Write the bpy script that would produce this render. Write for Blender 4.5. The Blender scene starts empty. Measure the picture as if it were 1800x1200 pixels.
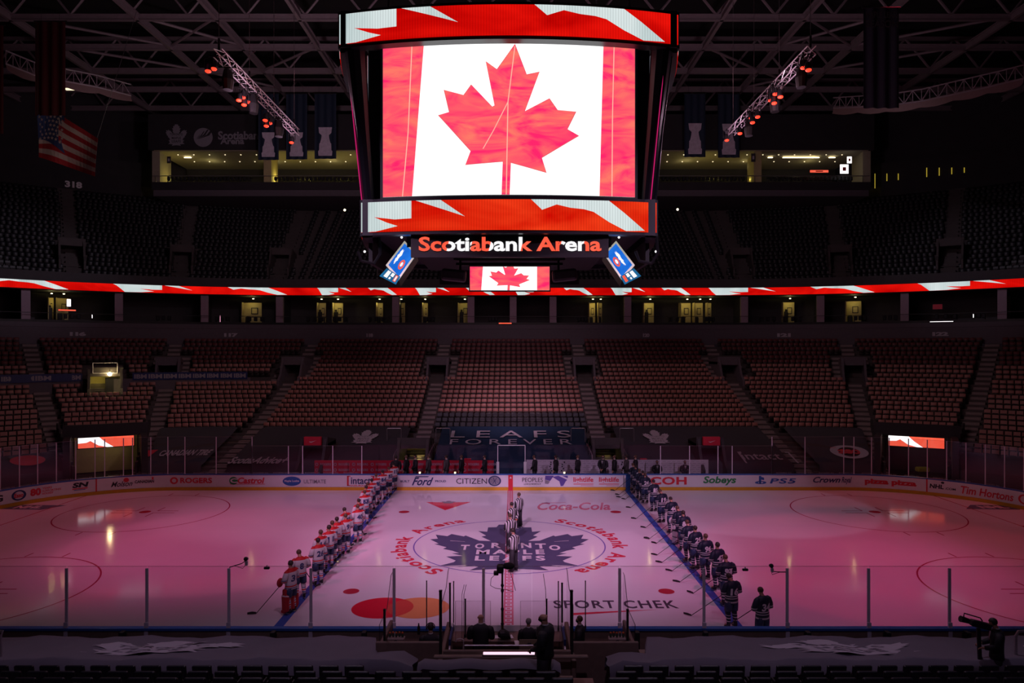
import bpy, bmesh, math, random
from mathutils import Vector, Matrix
from mathutils.bvhtree import BVHTree
from mathutils.geometry import tessellate_polygon
random.seed(7)
PI = math.pi
S = bpy.context.scene
COL = S.collection
# ---------------- camera ----------------
F, CH, CD, YH, CX, X0 = 1244.8, 9.363, 34.114, 613.9, 900.4, 0.133
cd = bpy.data.cameras.new('camera'); cam = bpy.data.objects.new('camera', cd); COL.objects.link(cam)
cd.sensor_width = 36; cd.lens = F/1800*36; cd.shift_y = 13.9/1800; cd.shift_x = -0.4/1800
cd.clip_start = .3; cd.clip_end = 400
cam.location = (X0, -CD, CH); cam.rotation_euler = (PI/2, 0, 0)
S.camera = cam
# ---------------- world, exposure ----------------
w = bpy.data.worlds.new('world'); S.world = w; w.use_nodes = True
bg = w.node_tree.nodes['Background']; bg.inputs[0].default_value = (.9, .5, .75, 1); bg.inputs[1].default_value = .004
vs = S.view_settings; S.display_settings.display_device = 'sRGB'
vs.view_transform = 'Standard'; vs.look = 'None'; vs.exposure = 0.0; vs.gamma = 1; vs.use_curve_mapping = False
S.cycles.max_bounces = 7; S.cycles.diffuse_bounces = 3; S.cycles.glossy_bounces = 3
S.cycles.transparent_max_bounces = 24; S.cycles.sample_clamp_indirect = 4
S.cycles.use_denoising = True
# ---------------- lights ----------------
def aim(o, p):
    o.rotation_euler = (Vector(p)-o.location).to_track_quat('-Z', 'Y').to_euler()
def spot(name, loc, tgt, col, e, ang, blend=.5, r=.25):
    l = bpy.data.lights.new(name, 'SPOT'); l.energy = e; l.color = col; l.spot_size = math.radians(ang); l.spot_blend = blend
    l.shadow_soft_size = r
    o = bpy.data.objects.new(name, l); COL.objects.link(o); o.location = loc; aim(o, tgt); return o
def point(name, loc, col, e, r=.1):
    l = bpy.data.lights.new(name, 'POINT'); l.energy = e; l.color = col; l.shadow_soft_size = r
    o = bpy.data.objects.new(name, l); COL.objects.link(o); o.location = loc; return o
LILAC = (.95, .55, .88); PINK = (1, .36, .62); RED = (1, .03, .08); MAG = (1, .10, .42)
# neutral zone wash from the camera-side catwalk
spot('flood_lilac', (-9, -33, 30), (-2, 1, 0), (1, .52, .90), 27000, 25, .9, .5)
spot('flood_lilac', (9, -33, 30), (2, 1, 0), (.95, .52, .93), 27000, 25, .9, .5)
spot('flood_pink', (0, -22, 38), (0, -4, 0), (1, .45, .72), 11000, 34, 1, .6)
spot('flood_board', (-16, -33, 27), (-5, 14, .5), (.95, .62, 1), 15000, 29, 1, .5)
spot('flood_board', (16, -33, 27), (6, 14, .5), (.95, .62, 1), 15000, 29, 1, .5)
# ends, red
spot('flood_magenta', (-22, -16, 38), (-12.5, 1.5, 0), MAG, 18500, 33, 1, .5)
spot('flood_magenta', (22, -16, 38), (12.5, -2, 0), MAG, 18000, 33, 1, .5)
spot('flood_red', (27, 14, 38), (26, 4, 0), RED, 6500, 42, .6, .4)
spot('flood_red', (-27, 14, 38), (-25, 4, 0), (1, .06, .16), 7000, 42, .9, .4)
spot('truss_spot_red', (12.9, -2, 21.6), (17, -2.5, 0), (1, .06, .14), 1500, 46, .12, .15)
spot('truss_spot_red', (-12.9, -2, 21.6), (-13.5, 0, 0), (1, .15, .3), 1500, 40, .15, .15)
spot('truss_spot_lilac', (12.9, 4, 21.6), (14, 8, 0), LILAC, 1200, 38, .1, .15)
spot('truss_spot_lilac', (-12.9, 4, 21.6), (-13, 7, 0), LILAC, 1900, 42, .6, .15)
# seats opposite: added fill spots in place of the scoreboard screen's light
spot('seat_fill_pink', (0, 8, 27), (0, 28, 3), (1, .55, .74), 13000, 27, 1, .5)
spot('seat_fill_orange', (-6, 8, 27), (-13, 28, 2), (1, .42, .36), 950, 46, 1, .5)
spot('seat_fill_orange', (6, 8, 27), (14, 28, 2), (1, .42, .36), 1150, 46, 1, .5)
spot('seat_fill_pink', (-12, 6, 27), (-29, 20, 2), (1, .46, .5), 1000, 44, 1, .5)
spot('seat_fill_pink', (12, 6, 27), (31, 20, 2), (1, .46, .46), 700, 44, 1, .5)
spot('seat_fill_white', (0, 10, 30), (0, 45, 34), (.9, .6, .8), 700, 120, 1, .5)
spot('stand_wash', (0, 10, 28), (0, 34, 7), (1, .66, .80), 4600, 54, 1, .6)  # added ambient fill for the stands and far tarps
spot('stand_wash', (-4, 10, 28), (-28, 28, 6), (1, .64, .72), 3200, 56, 1, .6)
spot('stand_wash', (4, 10, 28), (28, 29, 6), (1, .64, .70), 2700, 56, 1, .6)
for sx in (-1, 1):
    point('truss_fill', (sx*12.2, -1, 20.4), (1, .6, .85), 260, .3); point('truss_fill', (sx*12.2, 6, 20.4), (1, .6, .85), 260, .3)  # added points that brighten the lighting truss
spot('flag_fill', (-14, 8, 24), (-32, 16, 25), (1, .9, .7), 900, 30, 1, .4)  # added to brighten the hanging flag
# near tarps and seats
spot('near_wash', (-9, -6, 34), (-8, -18.5, 1), (.8, .62, 1), 3600, 34, 1, .6)
spot('near_wash', (9, -6, 34), (8, -18.5, 1), (.8, .62, 1), 3600, 34, 1, .6)
# added soft fill from behind the camera for near posts and seats
spot('near_fill', (0, -44, 32), (0, -17, 1), (.85, .6, 1), 3200, 48, 1, .6)
spot('upper_corner_fill', (0, 6, 38), (-44, 33, 21), (.9, .75, .95), 12000, 22, 1, .4)  # added pair, raises glints on the upper corner seats
spot('upper_corner_fill', (0, 6, 38), (44, 36, 21), (.9, .75, .95), 8000, 22, 1, .4)
# added upward fill on the roof steel, in place of bounced light
spot('roof_fill', (-14, 13, 22), (-24, 40, 41), (1, .72, .84), 4200, 120, 1, 1)
spot('roof_fill', (14, 13, 22), (24, 40, 41), (1, .72, .84), 2600, 120, 1, 1)
spot('fascia_spot', (0, 12, 30), (-40, 51, 36), (1, .75, .9), 1500, 40, 1, .5)

# ---------------- projection helpers (photo pixel -> point of the place) ----------------
def at_z(px, py, z=0.0):
    d = F*(CH-z)/(py-YH); return Vector((X0+(px-CX)*d/F, d-CD, z))
def at_d(px, py, d):
    return Vector((X0+(px-CX)*d/F, d-CD, CH-(py-YH)*d/F))
# the bowl: offset curves of the rink outline; t runs along the far side, s metres behind the boards
TH, R0, HW = 21.95, 8.53, 12.95
def bowl(t, s):
    if abs(t) <= TH: return Vector((t, HW+s, 0)), 0.0
    a = (abs(t)-TH)/20.0; sg = 1 if t > 0 else -1
    if a <= PI/2:
        return Vector((sg*(TH+(R0+s)*math.sin(a)), HW-R0+(R0+s)*math.cos(a), 0)), -sg*a
    return Vector((sg*(TH+R0+s), HW-R0-(a-PI/2)*20, 0)), -sg*PI/2
def bt(t, s, z): p, _ = bowl(t, s); p.z = z; return p
def t_at(px, s):
    lo, hi = -60, 60
    for _ in range(50):
        m = (lo+hi)/2; p, _h = bowl(m, s)
        q = CX+F*(p.x-X0)/(p.y+CD)
        if q < px: lo = m
        else: hi = m
    return (lo+hi)/2
def z_at(py, t, s):
    p, _ = bowl(t, s); return CH-(py-YH)*(p.y+CD)/F
def arc_a(deg): return TH+math.radians(deg)*20   # t of a corner angle
ORDS = ['first', 'second', 'third', 'fourth', 'fifth', 'sixth', 'seventh', 'eighth', 'ninth', 'tenth', 'eleventh', 'twelfth', 'thirteenth', 'fourteenth']
# ---------------- materials ----------------
MATS = {}
def lin(c):
    return tuple(((x/255+.055)/1.055)**2.4 if x/255 > .04045 else x/255/12.92 for x in c)
def mat(name, col, rough=.6, metal=0, noise=.12, scale=4.0, emit=0, spec=.5, bump=0, ecol=None):
    if name in MATS: return MATS[name]
    m = bpy.data.materials.new(name); m.use_nodes = True; nt = m.node_tree; b = nt.nodes['Principled BSDF']
    b.inputs['Base Color'].default_value = (*col, 1); b.inputs['Roughness'].default_value = rough; b.inputs['Metallic'].default_value = metal
    b.inputs['Specular IOR Level'].default_value = spec
    if noise:
        tc = nt.nodes.new('ShaderNodeTexCoord'); n = nt.nodes.new('ShaderNodeTexNoise'); n.inputs['Scale'].default_value = scale
        n.inputs['Detail'].default_value = 4
        nt.links.new(tc.outputs['Object'], n.inputs['Vector'])
        r = nt.nodes.new('ShaderNodeMix'); r.data_type = 'RGBA'
        r.inputs[6].default_value = (*[c*(1-noise) for c in col], 1); r.inputs[7].default_value = (*[min(1, c*(1+noise)) for c in col], 1)
        nt.links.new(n.outputs['Fac'], r.inputs[0]); nt.links.new(r.outputs[2], b.inputs['Base Color'])
        if bump:
            bn = nt.nodes.new('ShaderNodeBump'); bn.inputs['Strength'].default_value = bump; nt.links.new(n.outputs['Fac'], bn.inputs['Height']); nt.links.new(bn.outputs[0], b.inputs['Normal'])
    if emit:
        b.inputs['Emission Color'].default_value = (*(ecol or col), 1); b.inputs['Emission Strength'].default_value = emit
    MATS[name] = m; return m
def screen_mat(name, c1, c2, strength, scale=1.2, stretch=(1, 1, .35), dist=2.0, dots=0):
    """a lit screen showing wrinkled cloth: emission only"""
    m = bpy.data.materials.new(name); m.use_nodes = True; nt = m.node_tree; nt.nodes.clear()
    o = nt.nodes.new('ShaderNodeOutputMaterial'); e = nt.nodes.new('ShaderNodeEmission'); nt.links.new(e.outputs[0], o.inputs[0])
    e.inputs[1].default_value = strength
    tc = nt.nodes.new('ShaderNodeTexCoord'); mp = nt.nodes.new('ShaderNodeMapping'); mp.inputs['Scale'].default_value = stretch
    mp.inputs['Rotation'].default_value = (0, .6, 0)
    nt.links.new(tc.outputs['Object'], mp.inputs[0])
    n = nt.nodes.new('ShaderNodeTexNoise'); n.inputs['Scale'].default_value = scale; n.inputs['Detail'].default_value = 3; n.inputs['Distortion'].default_value = dist
    nt.links.new(mp.outputs[0], n.inputs[0])
    cr = nt.nodes.new('ShaderNodeValToRGB'); cr.color_ramp.elements[0].position = .33; cr.color_ramp.elements[1].position = .68
    cr.color_ramp.elements[0].color = (*c1, 1); cr.color_ramp.elements[1].color = (*c2, 1)
    nt.links.new(n.outputs['Fac'], cr.inputs[0])
    if dots:
        wv = nt.nodes.new('ShaderNodeTexWave'); wv.inputs['Scale'].default_value = dots; wv.bands_direction = 'X'
        nt.links.new(tc.outputs['Object'], wv.inputs[0])
        mr = nt.nodes.new('ShaderNodeMapRange'); mr.inputs['To Min'].default_value = .8; nt.links.new(wv.outputs['Fac'], mr.inputs[0])
        mx = nt.nodes.new('ShaderNodeMix'); mx.data_type = 'RGBA'; mx.blend_type = 'MULTIPLY'; mx.inputs[0].default_value = 1
        nt.links.new(cr.outputs[0], mx.inputs[6]); nt.links.new(mr.outputs[0], mx.inputs[7]); nt.links.new(mx.outputs[2], e.inputs[0])
    else: nt.links.new(cr.outputs[0], e.inputs[0])
    MATS[name] = m; return m
def glass_mat(name, tint, gl=.06, rough=.03):
    m = bpy.data.materials.new(name); m.use_nodes = True; nt = m.node_tree; nt.nodes.clear()
    o = nt.nodes.new('ShaderNodeOutputMaterial'); t = nt.nodes.new('ShaderNodeBsdfTransparent'); t.inputs[0].default_value = (*tint, 1)
    g = nt.nodes.new('ShaderNodeBsdfGlossy'); g.inputs['Roughness'].default_value = rough; x = nt.nodes.new('ShaderNodeMixShader')
    lw = nt.nodes.new('ShaderNodeLayerWeight'); lw.inputs[0].default_value = .35
    mr = nt.nodes.new('ShaderNodeMapRange'); mr.inputs['To Min'].default_value = gl*.6; mr.inputs['To Max'].default_value = gl*5
    nt.links.new(lw.outputs['Facing'], mr.inputs[0]); nt.links.new(mr.outputs[0], x.inputs[0])
    nt.links.new(t.outputs[0], x.inputs[1]); nt.links.new(g.outputs[0], x.inputs[2]); nt.links.new(x.outputs[0], o.inputs[0])
    MATS[name] = m; return m
M = {}
M['concrete'] = mat('concrete', (.075, .062, .062), .85, noise=.3, scale=1.5)
M['stair'] = mat('stair_concrete', (.25, .20, .20), .85, noise=.2, scale=3)
M['darkwall'] = mat('dark_wall', (.03, .026, .032), .8, noise=.3, scale=.8)
M['wall'] = mat('painted_wall', (.12, .10, .12), .8, noise=.15)
M['black'] = mat('black_metal', (.012, .012, .014), .5, noise=.2)
M['housing'] = mat('board_housing', (.02, .02, .03), .35, noise=.2, scale=1)
M['steel'] = mat('roof_steel', (.22, .17, .19), .6, noise=.15, scale=2)
M['alu'] = mat('aluminium', (.72, .68, .72), .35, metal=.6, noise=.08)
M['post'] = mat('glass_post', (.66, .60, .68), .5, metal=0, noise=.08)
M['postdark'] = mat('dark_post', (.03, .03, .03), .4, metal=.3, noise=.1)
M['rail'] = mat('rail_metal', (.55, .5, .52), .3, metal=.8, noise=.05)
M['roof'] = mat('roof_deck', (.012, .010, .012), .9, noise=.3, scale=.5)
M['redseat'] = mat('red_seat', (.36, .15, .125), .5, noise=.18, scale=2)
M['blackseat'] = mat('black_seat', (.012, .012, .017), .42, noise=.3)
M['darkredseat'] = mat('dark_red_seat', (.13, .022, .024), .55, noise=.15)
M['pillar'] = mat('suite_pillar_lit', (.36, .26, .32), .8, noise=.1)  # wall colour lightened to carry the light falling on the pillars
M['seatbase'] = mat('seat_base', (.03, .02, .02), .6, noise=.2)
M['white'] = mat('white_paint', (.8, .78, .8), .5, noise=.04)
M['board'] = mat('board_white', (.80, .76, .80), .3, noise=.05, scale=1.5)
M['kick'] = mat('kick_yellow', (.72, .36, .02), .35, noise=.1)
M['blueline'] = mat('line_blue', (.05, .16, .62), .3, noise=.08)
M['cap'] = mat('dasher_cap_blue', (.03, .12, .42), .35, noise=.1)
M['redpaint'] = mat('paint_red', (.72, .03, .05), .35, noise=.08)
M['redboard'] = mat('red_board', (.75, .025, .06), .45, noise=.08)
M['greypanel'] = mat('panel_grey', (.05, .045, .05), .7, noise=.25)
M['tarpshaded'] = mat('tarp_shaded', (.045, .042, .056), .85, noise=.1, scale=1.5, bump=.2)  # tarp grey darkened, shade of the far stand put into the colour
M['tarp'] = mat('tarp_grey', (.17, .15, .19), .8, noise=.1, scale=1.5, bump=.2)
M['tarpblue'] = mat('tarp_blue', (.006, .030, .075), .75, noise=.15, scale=1.5)
M['tarpink'] = mat('tarp_print', (.50, .46, .52), .8, noise=.05)
M['nearstep'] = mat('near_step', (.20, .16, .19), .8, noise=.2)
M['wood'] = mat('wood_panel', (.21, .14, .11), .6, noise=.25, scale=6)
M['black_ink'] = mat('ink_black', (.02, .02, .03), .5, noise=.05)
M['navy'] = mat('ink_navy', (.02, .035, .14), .45, noise=.1)
M['green'] = mat('ink_green', (.03, .26, .08), .45, noise=.1)
M['orange'] = mat('ink_orange', (.75, .25, .06), .4, noise=.1)
M['grey_ink'] = mat('ink_grey', (.30, .28, .32), .5, noise=.1)
M['purple'] = mat('ink_violet', (.12, .08, .34), .45, noise=.2)
M['warmwall'] = mat('warm_wall', (.5, .42, .2), .8, noise=.15)
M['beige'] = mat('beige_ceiling', (.34, .30, .22), .8, noise=.1)
M['skin'] = mat('skin', (.48, .25, .17), .5, noise=.08)
M['hairdark'] = mat('hair_dark', (.03, .02, .015), .6, noise=.3, scale=30)
M['hairbrown'] = mat('hair_brown', (.10, .055, .03), .6, noise=.3, scale=30)
M['hairgrey'] = mat('hair_grey', (.25, .23, .22), .6, noise=.3, scale=30)
M['suit'] = mat('suit_black', (.014, .013, .018), .7, noise=.2)
M['suitgrey'] = mat('suit_grey', (.07, .06, .065), .7, noise=.2)
M['shirt'] = mat('shirt_white', (.7, .68, .7), .6, noise=.05)
M['glovedark'] = mat('glove_navy', (.015, .03, .07), .5, noise=.1)
M['glovered'] = mat('glove_red', (.30, .02, .03), .5, noise=.1)
M['pantsnavy'] = mat('pants_navy', (.012, .03, .085), .6, noise=.1)
M['skate'] = mat('skate_black', (.012, .012, .014), .35, noise=.1)
M['blade'] = mat('skate_blade', (.7, .7, .72), .2, metal=.9, noise=.05)
M['glass'] = glass_mat('rink_glass', (.93, .91, .94), .03)
M['glassnear'] = glass_mat('near_glass', (.955, .94, .955), .012)
M['lamp_red'] = mat('lamp_lens_red', (1, .04, .016), .5, noise=0, emit=2.2)
M['lamp_warm'] = mat('lamp_warm', (1, .85, .5), .5, noise=0, emit=6)
M['lamp_dim'] = mat('lamp_dim', (1, .85, .55), .5, noise=0, emit=1.3)
M['lamp_white'] = mat('lamp_white', (1, .95, .95), .5, noise=0, emit=1.6)
M['scr_white'] = screen_mat('screen_white', (1, 1, 1), (1.0, 1.0, 1.0), 1.35, dist=0)
M['scr_red'] = screen_mat('screen_red_cloth', (1, .02, .15), (1, .19, .14), 1.0, scale=.8, stretch=(.5, 1, 1.6))
M['scr_seam'] = screen_mat('screen_seam', (1, .45, .35), (1, .5, .4), 1.0)
M['scr_edge'] = screen_mat('screen_leaf_edge', (.80, .10, .12), (.85, .12, .14), 1.0)
M['rib_red'] = screen_mat('ribbon_red', (.50, .0, .0), (.98, .008, .004), 1.0, scale=.32, stretch=(.6, 1, 1.2), dist=1, dots=3)
M['rib_white'] = screen_mat('ribbon_white', (.50, .62, .62), (.80, .88, .88), 1.0, scale=.5, dist=1, dots=3)
M['rib2_red'] = screen_mat('lower_ribbon_red', (.62, .0, .0), (1, .06, .012), 1.05, scale=.32, stretch=(.6, 1, 1.2), dist=1, dots=3)
M['sgn_red'] = screen_mat('sign_red', (1, .10, .05), (1, .14, .08), 1.0)
M['sgn_white'] = screen_mat('sign_white', (1, .97, 1), (1, 1, 1), 1.0)
M['scr_blue'] = screen_mat('screen_blue', (.01, .13, .66), (.02, .2, .8), 1.0)
M['scr_navy'] = screen_mat('screen_teal', (.01, .10, .24), (.02, .16, .36), 1.0)
M['rim_glow_pink'] = mat('rim_glow_pink', (.8, .02, .2), .5, noise=0, emit=.55)  # emission painted on as screen rim glow, not a lamp
def ice_mat():
    m = bpy.data.materials.new('ice'); m.use_nodes = True; nt = m.node_tree; b = nt.nodes['Principled BSDF']
    tc = nt.nodes.new('ShaderNodeTexCoord'); n = nt.nodes.new('ShaderNodeTexNoise'); n.inputs['Scale'].default_value = .35; n.inputs['Detail'].default_value = 5
    nt.links.new(tc.outputs['Object'], n.inputs[0]); cr = nt.nodes.new('ShaderNodeValToRGB')
    cr.color_ramp.elements[0].color = (.70, .70, .74, 1); cr.color_ramp.elements[1].color = (.82, .80, .83, 1)
    nt.links.new(n.outputs['Fac'], cr.inputs[0]); nt.links.new(cr.outputs[0], b.inputs['Base Color'])
    b.inputs['Roughness'].default_value = .55; b.inputs['Specular IOR Level'].default_value = .0
    b.inputs['Coat Weight'].default_value = .75; b.inputs['Coat IOR'].default_value = 1.33
    n2 = nt.nodes.new('ShaderNodeTexNoise'); n2.inputs['Scale'].default_value = 3; nt.links.new(tc.outputs['Object'], n2.inputs[0])
    mr = nt.nodes.new('ShaderNodeMapRange'); mr.inputs['To Min'].default_value = .05; mr.inputs['To Max'].default_value = .13
    nt.links.new(n2.outputs['Fac'], mr.inputs[0]); nt.links.new(mr.outputs[0], b.inputs['Coat Roughness'])
    return m
M['ice'] = ice_mat()
def icepaint(name, col):
    m = mat('ice_'+name, col, .5, noise=.12, scale=1.2, spec=0); b = m.node_tree.nodes['Principled BSDF']
    b.inputs['Coat Weight'].default_value = .75; b.inputs['Coat IOR'].default_value = 1.33; b.inputs['Coat Roughness'].default_value = .09
    return m
M['i_blue'] = icepaint('blue', (.07, .15, .58)); M['i_red'] = icepaint('red', (.66, .045, .09)); M['i_leaf'] = icepaint('leaf', (.10, .10, .185))
M['i_darkred'] = icepaint('darkred', (.45, .03, .06)); M['i_thin'] = icepaint('thinline', (.22, .16, .5)); M['i_black'] = icepaint('black', (.09, .07, .10))
M['i_orange'] = icepaint('orange', (.80, .33, .13)); M['i_pale'] = icepaint('pale', (.78, .72, .78)); M['i_mc'] = icepaint('crimson', (.72, .02, .05))
M['i_mix'] = icepaint('blend', (.68, .09, .07)); M['i_navy'] = icepaint('navy', (.05, .05, .16)); M['i_rose'] = icepaint('rose', (.68, .20, .27))
M['i_circ'] = icepaint('circle', (.40, .05, .12))
# ---------------- mesh building ----------------
def wloc(o):
    p = Vector((0, 0, 0))
    while o is not None: p = p+o.location; o = o.parent
    return p
class MB:
    def __init__(s): s.v = []; s.f = []; s.m = []; s.mats = []
    def mi(s, m):
        if m not in s.mats: s.mats.append(m)
        return s.mats.index(m)
    def add(s, vs, fs, m):
        b = len(s.v); s.v += [tuple(v) for v in vs]; k = s.mi(m)
        for f in fs: s.f.append([b+i for i in f]); s.m.append(k)
    def box(s, c, sz, m, rz=0, R=None):
        x, y, z = (a/2 for a in sz)
        R = R or Matrix.Rotation(rz, 3, 'Z'); c = Vector(c)
        vs = [R@Vector((i*x, j*y, k*z))+c for k in (-1, 1) for j in (-1, 1) for i in (-1, 1)]
        s.add(vs, [(0, 2, 3, 1), (4, 5, 7, 6), (0, 1, 5, 4), (2, 6, 7, 3), (0, 4, 6, 2), (1, 3, 7, 5)], m)
    def rbox(s, c, sz, m, bev=.02, seg=1, R=None):
        bm = bmesh.new(); bmesh.ops.create_cube(bm, size=1)
        for v in bm.verts: v.co = Vector((v.co.x*sz[0], v.co.y*sz[1], v.co.z*sz[2]))
        bmesh.ops.bevel(bm, geom=bm.edges[:], offset=bev, segments=seg, affect='EDGES', profile=.5)
        R = R or Matrix.Identity(3); c = Vector(c); bm.verts.index_update()
        s.add([R@v.co+c for v in bm.verts], [[v.index for v in f.verts] for f in bm.faces], m); bm.free()
    def tube(s, pts, r, m, n=8, cap=True):
        pts = [Vector(p) for p in pts]; N = len(pts); rr = r if isinstance(r, (list, tuple)) else [r]*N
        vs = []; up = None
        for i, p in enumerate(pts):
            d = (pts[min(i+1, N-1)]-pts[max(i-1, 0)]).normalized()
            if up is None: up = Vector((0, 0, 1)) if abs(d.z) < .9 else Vector((1, 0, 0))
            a = d.cross(up).normalized(); b = a.cross(d).normalized(); up = b
            vs += [p+(a*math.cos(2*PI*k/n)+b*math.sin(2*PI*k/n))*rr[i] for k in range(n)]
        fs = [(i*n+k, i*n+(k+1) % n, (i+1)*n+(k+1) % n, (i+1)*n+k) for i in range(N-1) for k in range(n)]
        if cap: fs += [tuple(range(n))[::-1], tuple((N-1)*n+k for k in range(n))]
        s.add(vs, fs, m)
    def loft(s, rings, m, n=12, cap=True, flip=False):
        """rings: (centre, rx, ry[, axis]); ellipses across axis"""
        vs = []
        for q in rings:
            c = Vector(q[0]); ax = Vector(q[3]).normalized() if len(q) > 3 else Vector((0, 0, 1))
            e1 = Vector((1, 0, 0)); e1 = (e1-ax*e1.dot(ax))
            if e1.length < .2: e1 = Vector((0, 1, 0))-ax*ax.y
            e1.normalize(); e2 = ax.cross(e1)
            vs += [c+e1*q[1]*math.cos(2*PI*k/n)+e2*q[2]*math.sin(2*PI*k/n) for k in range(n)]
        N = len(rings); fs = [(i*n+k, i*n+(k+1) % n, (i+1)*n+(k+1) % n, (i+1)*n+k) for i in range(N-1) for k in range(n)]
        if cap: fs += [tuple(range(n))[::-1], tuple((N-1)*n+k for k in range(n))]
        s.add(vs, fs, m)
    def sphere(s, c, r, m, u=10, v=6, sc=(1, 1, 1)):
        c = Vector(c); vs = [c+Vector((0, 0, -r*sc[2]))]
        for i in range(1, v):
            a = -PI/2+PI*i/v
            vs += [c+Vector((r*sc[0]*math.cos(a)*math.cos(2*PI*k/u), r*sc[1]*math.cos(a)*math.sin(2*PI*k/u), r*sc[2]*math.sin(a))) for k in range(u)]
        vs.append(c+Vector((0, 0, r*sc[2]))); L = len(vs)-1
        fs = [(0, 1+(k+1) % u, 1+k) for k in range(u)]
        for i in range(v-2): fs += [(1+i*u+k, 1+i*u+(k+1) % u, 1+(i+1)*u+(k+1) % u, 1+(i+1)*u+k) for k in range(u)]
        fs += [(L, 1+(v-2)*u+k, 1+(v-2)*u+(k+1) % u) for k in range(u)]
        s.add(vs, fs, m)
    def build(s, name, parent=None, local=False, smooth=False, loc=None):
        me = bpy.data.meshes.new(name)
        if local: off = Vector((0, 0, 0))
        elif loc is not None: off = Vector(loc)
        elif s.v:
            xs = [v[0] for v in s.v]; ys = [v[1] for v in s.v]; zs = [v[2] for v in s.v]
            off = Vector(((min(xs)+max(xs))/2, (min(ys)+max(ys))/2, min(zs)))
        else: off = Vector((0, 0, 0))
        me.from_pydata([(v[0]-off.x, v[1]-off.y, v[2]-off.z) for v in s.v], [], s.f)
        for m in s.mats: me.materials.append(m)
        me.polygons.foreach_set('material_index', s.m)
        if smooth: me.polygons.foreach_set('use_smooth', [True]*len(me.polygons))
        me.update()
        o = bpy.data.objects.new(name, me); COL.objects.link(o)
        if parent is not None:
            o.parent = parent; o.location = off-(Vector((0, 0, 0)) if local else wloc(parent))
        else: o.location = off
        return o
def tag(o, label=None, cat=None, group=None, kind=None):
    if label: o['label'] = label
    if cat: o['category'] = cat
    if group: o['group'] = group
    if kind: o['kind'] = kind
    return o
def struct(o, label=None): o['kind'] = 'structure'; return tag(o, label)
def thing(name, loc, label, cat, group=None, rz=0):
    o = bpy.data.objects.new(name, None); COL.objects.link(o); o.location = loc; o.rotation_euler = (0, 0, rz); o.empty_display_size = .3
    return tag(o, label, cat, group)
def link_copy(src, parent=None, loc=None, rz=None):
    c = src.copy(); COL.objects.link(c); c.parent = parent
    if parent is not None: c.matrix_parent_inverse = Matrix.Identity(4)
    if loc is not None: c.location = loc
    if rz is not None: c.rotation_euler = (0, 0, rz)
    for k in ('label', 'category', 'group'):
        if parent is None and k in c: del c[k]
    for ch in list(src.children): link_copy(ch, c)
    return c
# ---------------- flat artwork: polygons and text, wrapped on any surface ----------------
def poly2d(pts, u0=None, u1=None, v0=None, v1=None, step=None):
    q = []
    for p in pts:
        if not q or (abs(p[0]-q[-1][0])+abs(p[1]-q[-1][1])) > 1e-5: q.append(p)
    if abs(q[0][0]-q[-1][0])+abs(q[0][1]-q[-1][1]) < 1e-5: q.pop()
    bm = bmesh.new(); bv = [bm.verts.new((p[0], p[1], 0)) for p in q]
    for t in tessellate_polygon([[Vector((p[0], p[1], 0)) for p in q]]):
        a, b, c = [Vector(q[i][:2]) for i in t]
        if abs((b-a).cross(c-a)) < 1e-9: continue
        if (b-a).cross(c-a) < 0: t = t[::-1]
        bm.faces.new([bv[i] for i in t])
    return cut2d(bm, u0, u1, v0, v1, step)
def cut2d(bm, u0, u1, v0, v1, step):
    def bis(co, no, clear):
        bmesh.ops.bisect_plane(bm, geom=bm.verts[:]+bm.edges[:]+bm.faces[:], plane_co=co, plane_no=no, clear_outer=clear)
    if u0 is not None: bis((u0, 0, 0), (-1, 0, 0), True)
    if u1 is not None: bis((u1, 0, 0), (1, 0, 0), True)
    if v0 is not None: bis((0, v0, 0), (0, -1, 0), True)
    if v1 is not None: bis((0, v1, 0), (0, 1, 0), True)
    if step and bm.verts:
        a = min(v.co.x for v in bm.verts); b = max(v.co.x for v in bm.verts); x = math.ceil(a/step)*step
        while x < b:
            bis((x, 0, 0), (1, 0, 0), False); x += step
    bm.verts.index_update(); r = ([(v.co.x, v.co.y) for v in bm.verts], [[v.index for v in f.verts] for f in bm.faces]); bm.free(); return r
def rect(a, b, c, d): return [(a, c), (b, c), (b, d), (a, d)]
def art(mb, data, fmap, m, off=0.0, flip=False):
    vs, fs = data
    mb.add([fmap(u, v, off) for u, v in vs], [f[::-1] for f in fs] if flip else fs, m)
_tc = {}
def text2d(txt, bold=0.0, shear=0.0, space=1.0):
    key = (txt, bold, shear, space)
    if key not in _tc:
        c = bpy.data.curves.new('t', 'FONT'); c.body = txt; c.size = 1; c.offset = bold; c.shear = shear; c.space_character = space; c.resolution_u = 3
        o = bpy.data.objects.new('t', c); COL.objects.link(o)
        dg = bpy.context.evaluated_depsgraph_get(); me = bpy.data.meshes.new_from_object(o.evaluated_get(dg))
        vs = [(v.co.x, v.co.y) for v in me.vertices]; fs = [list(p.vertices) for p in me.polygons]
        bpy.data.objects.remove(o); bpy.data.curves.remove(c); bpy.data.meshes.remove(me); _tc[key] = (vs, fs)
    return _tc[key]
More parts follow.
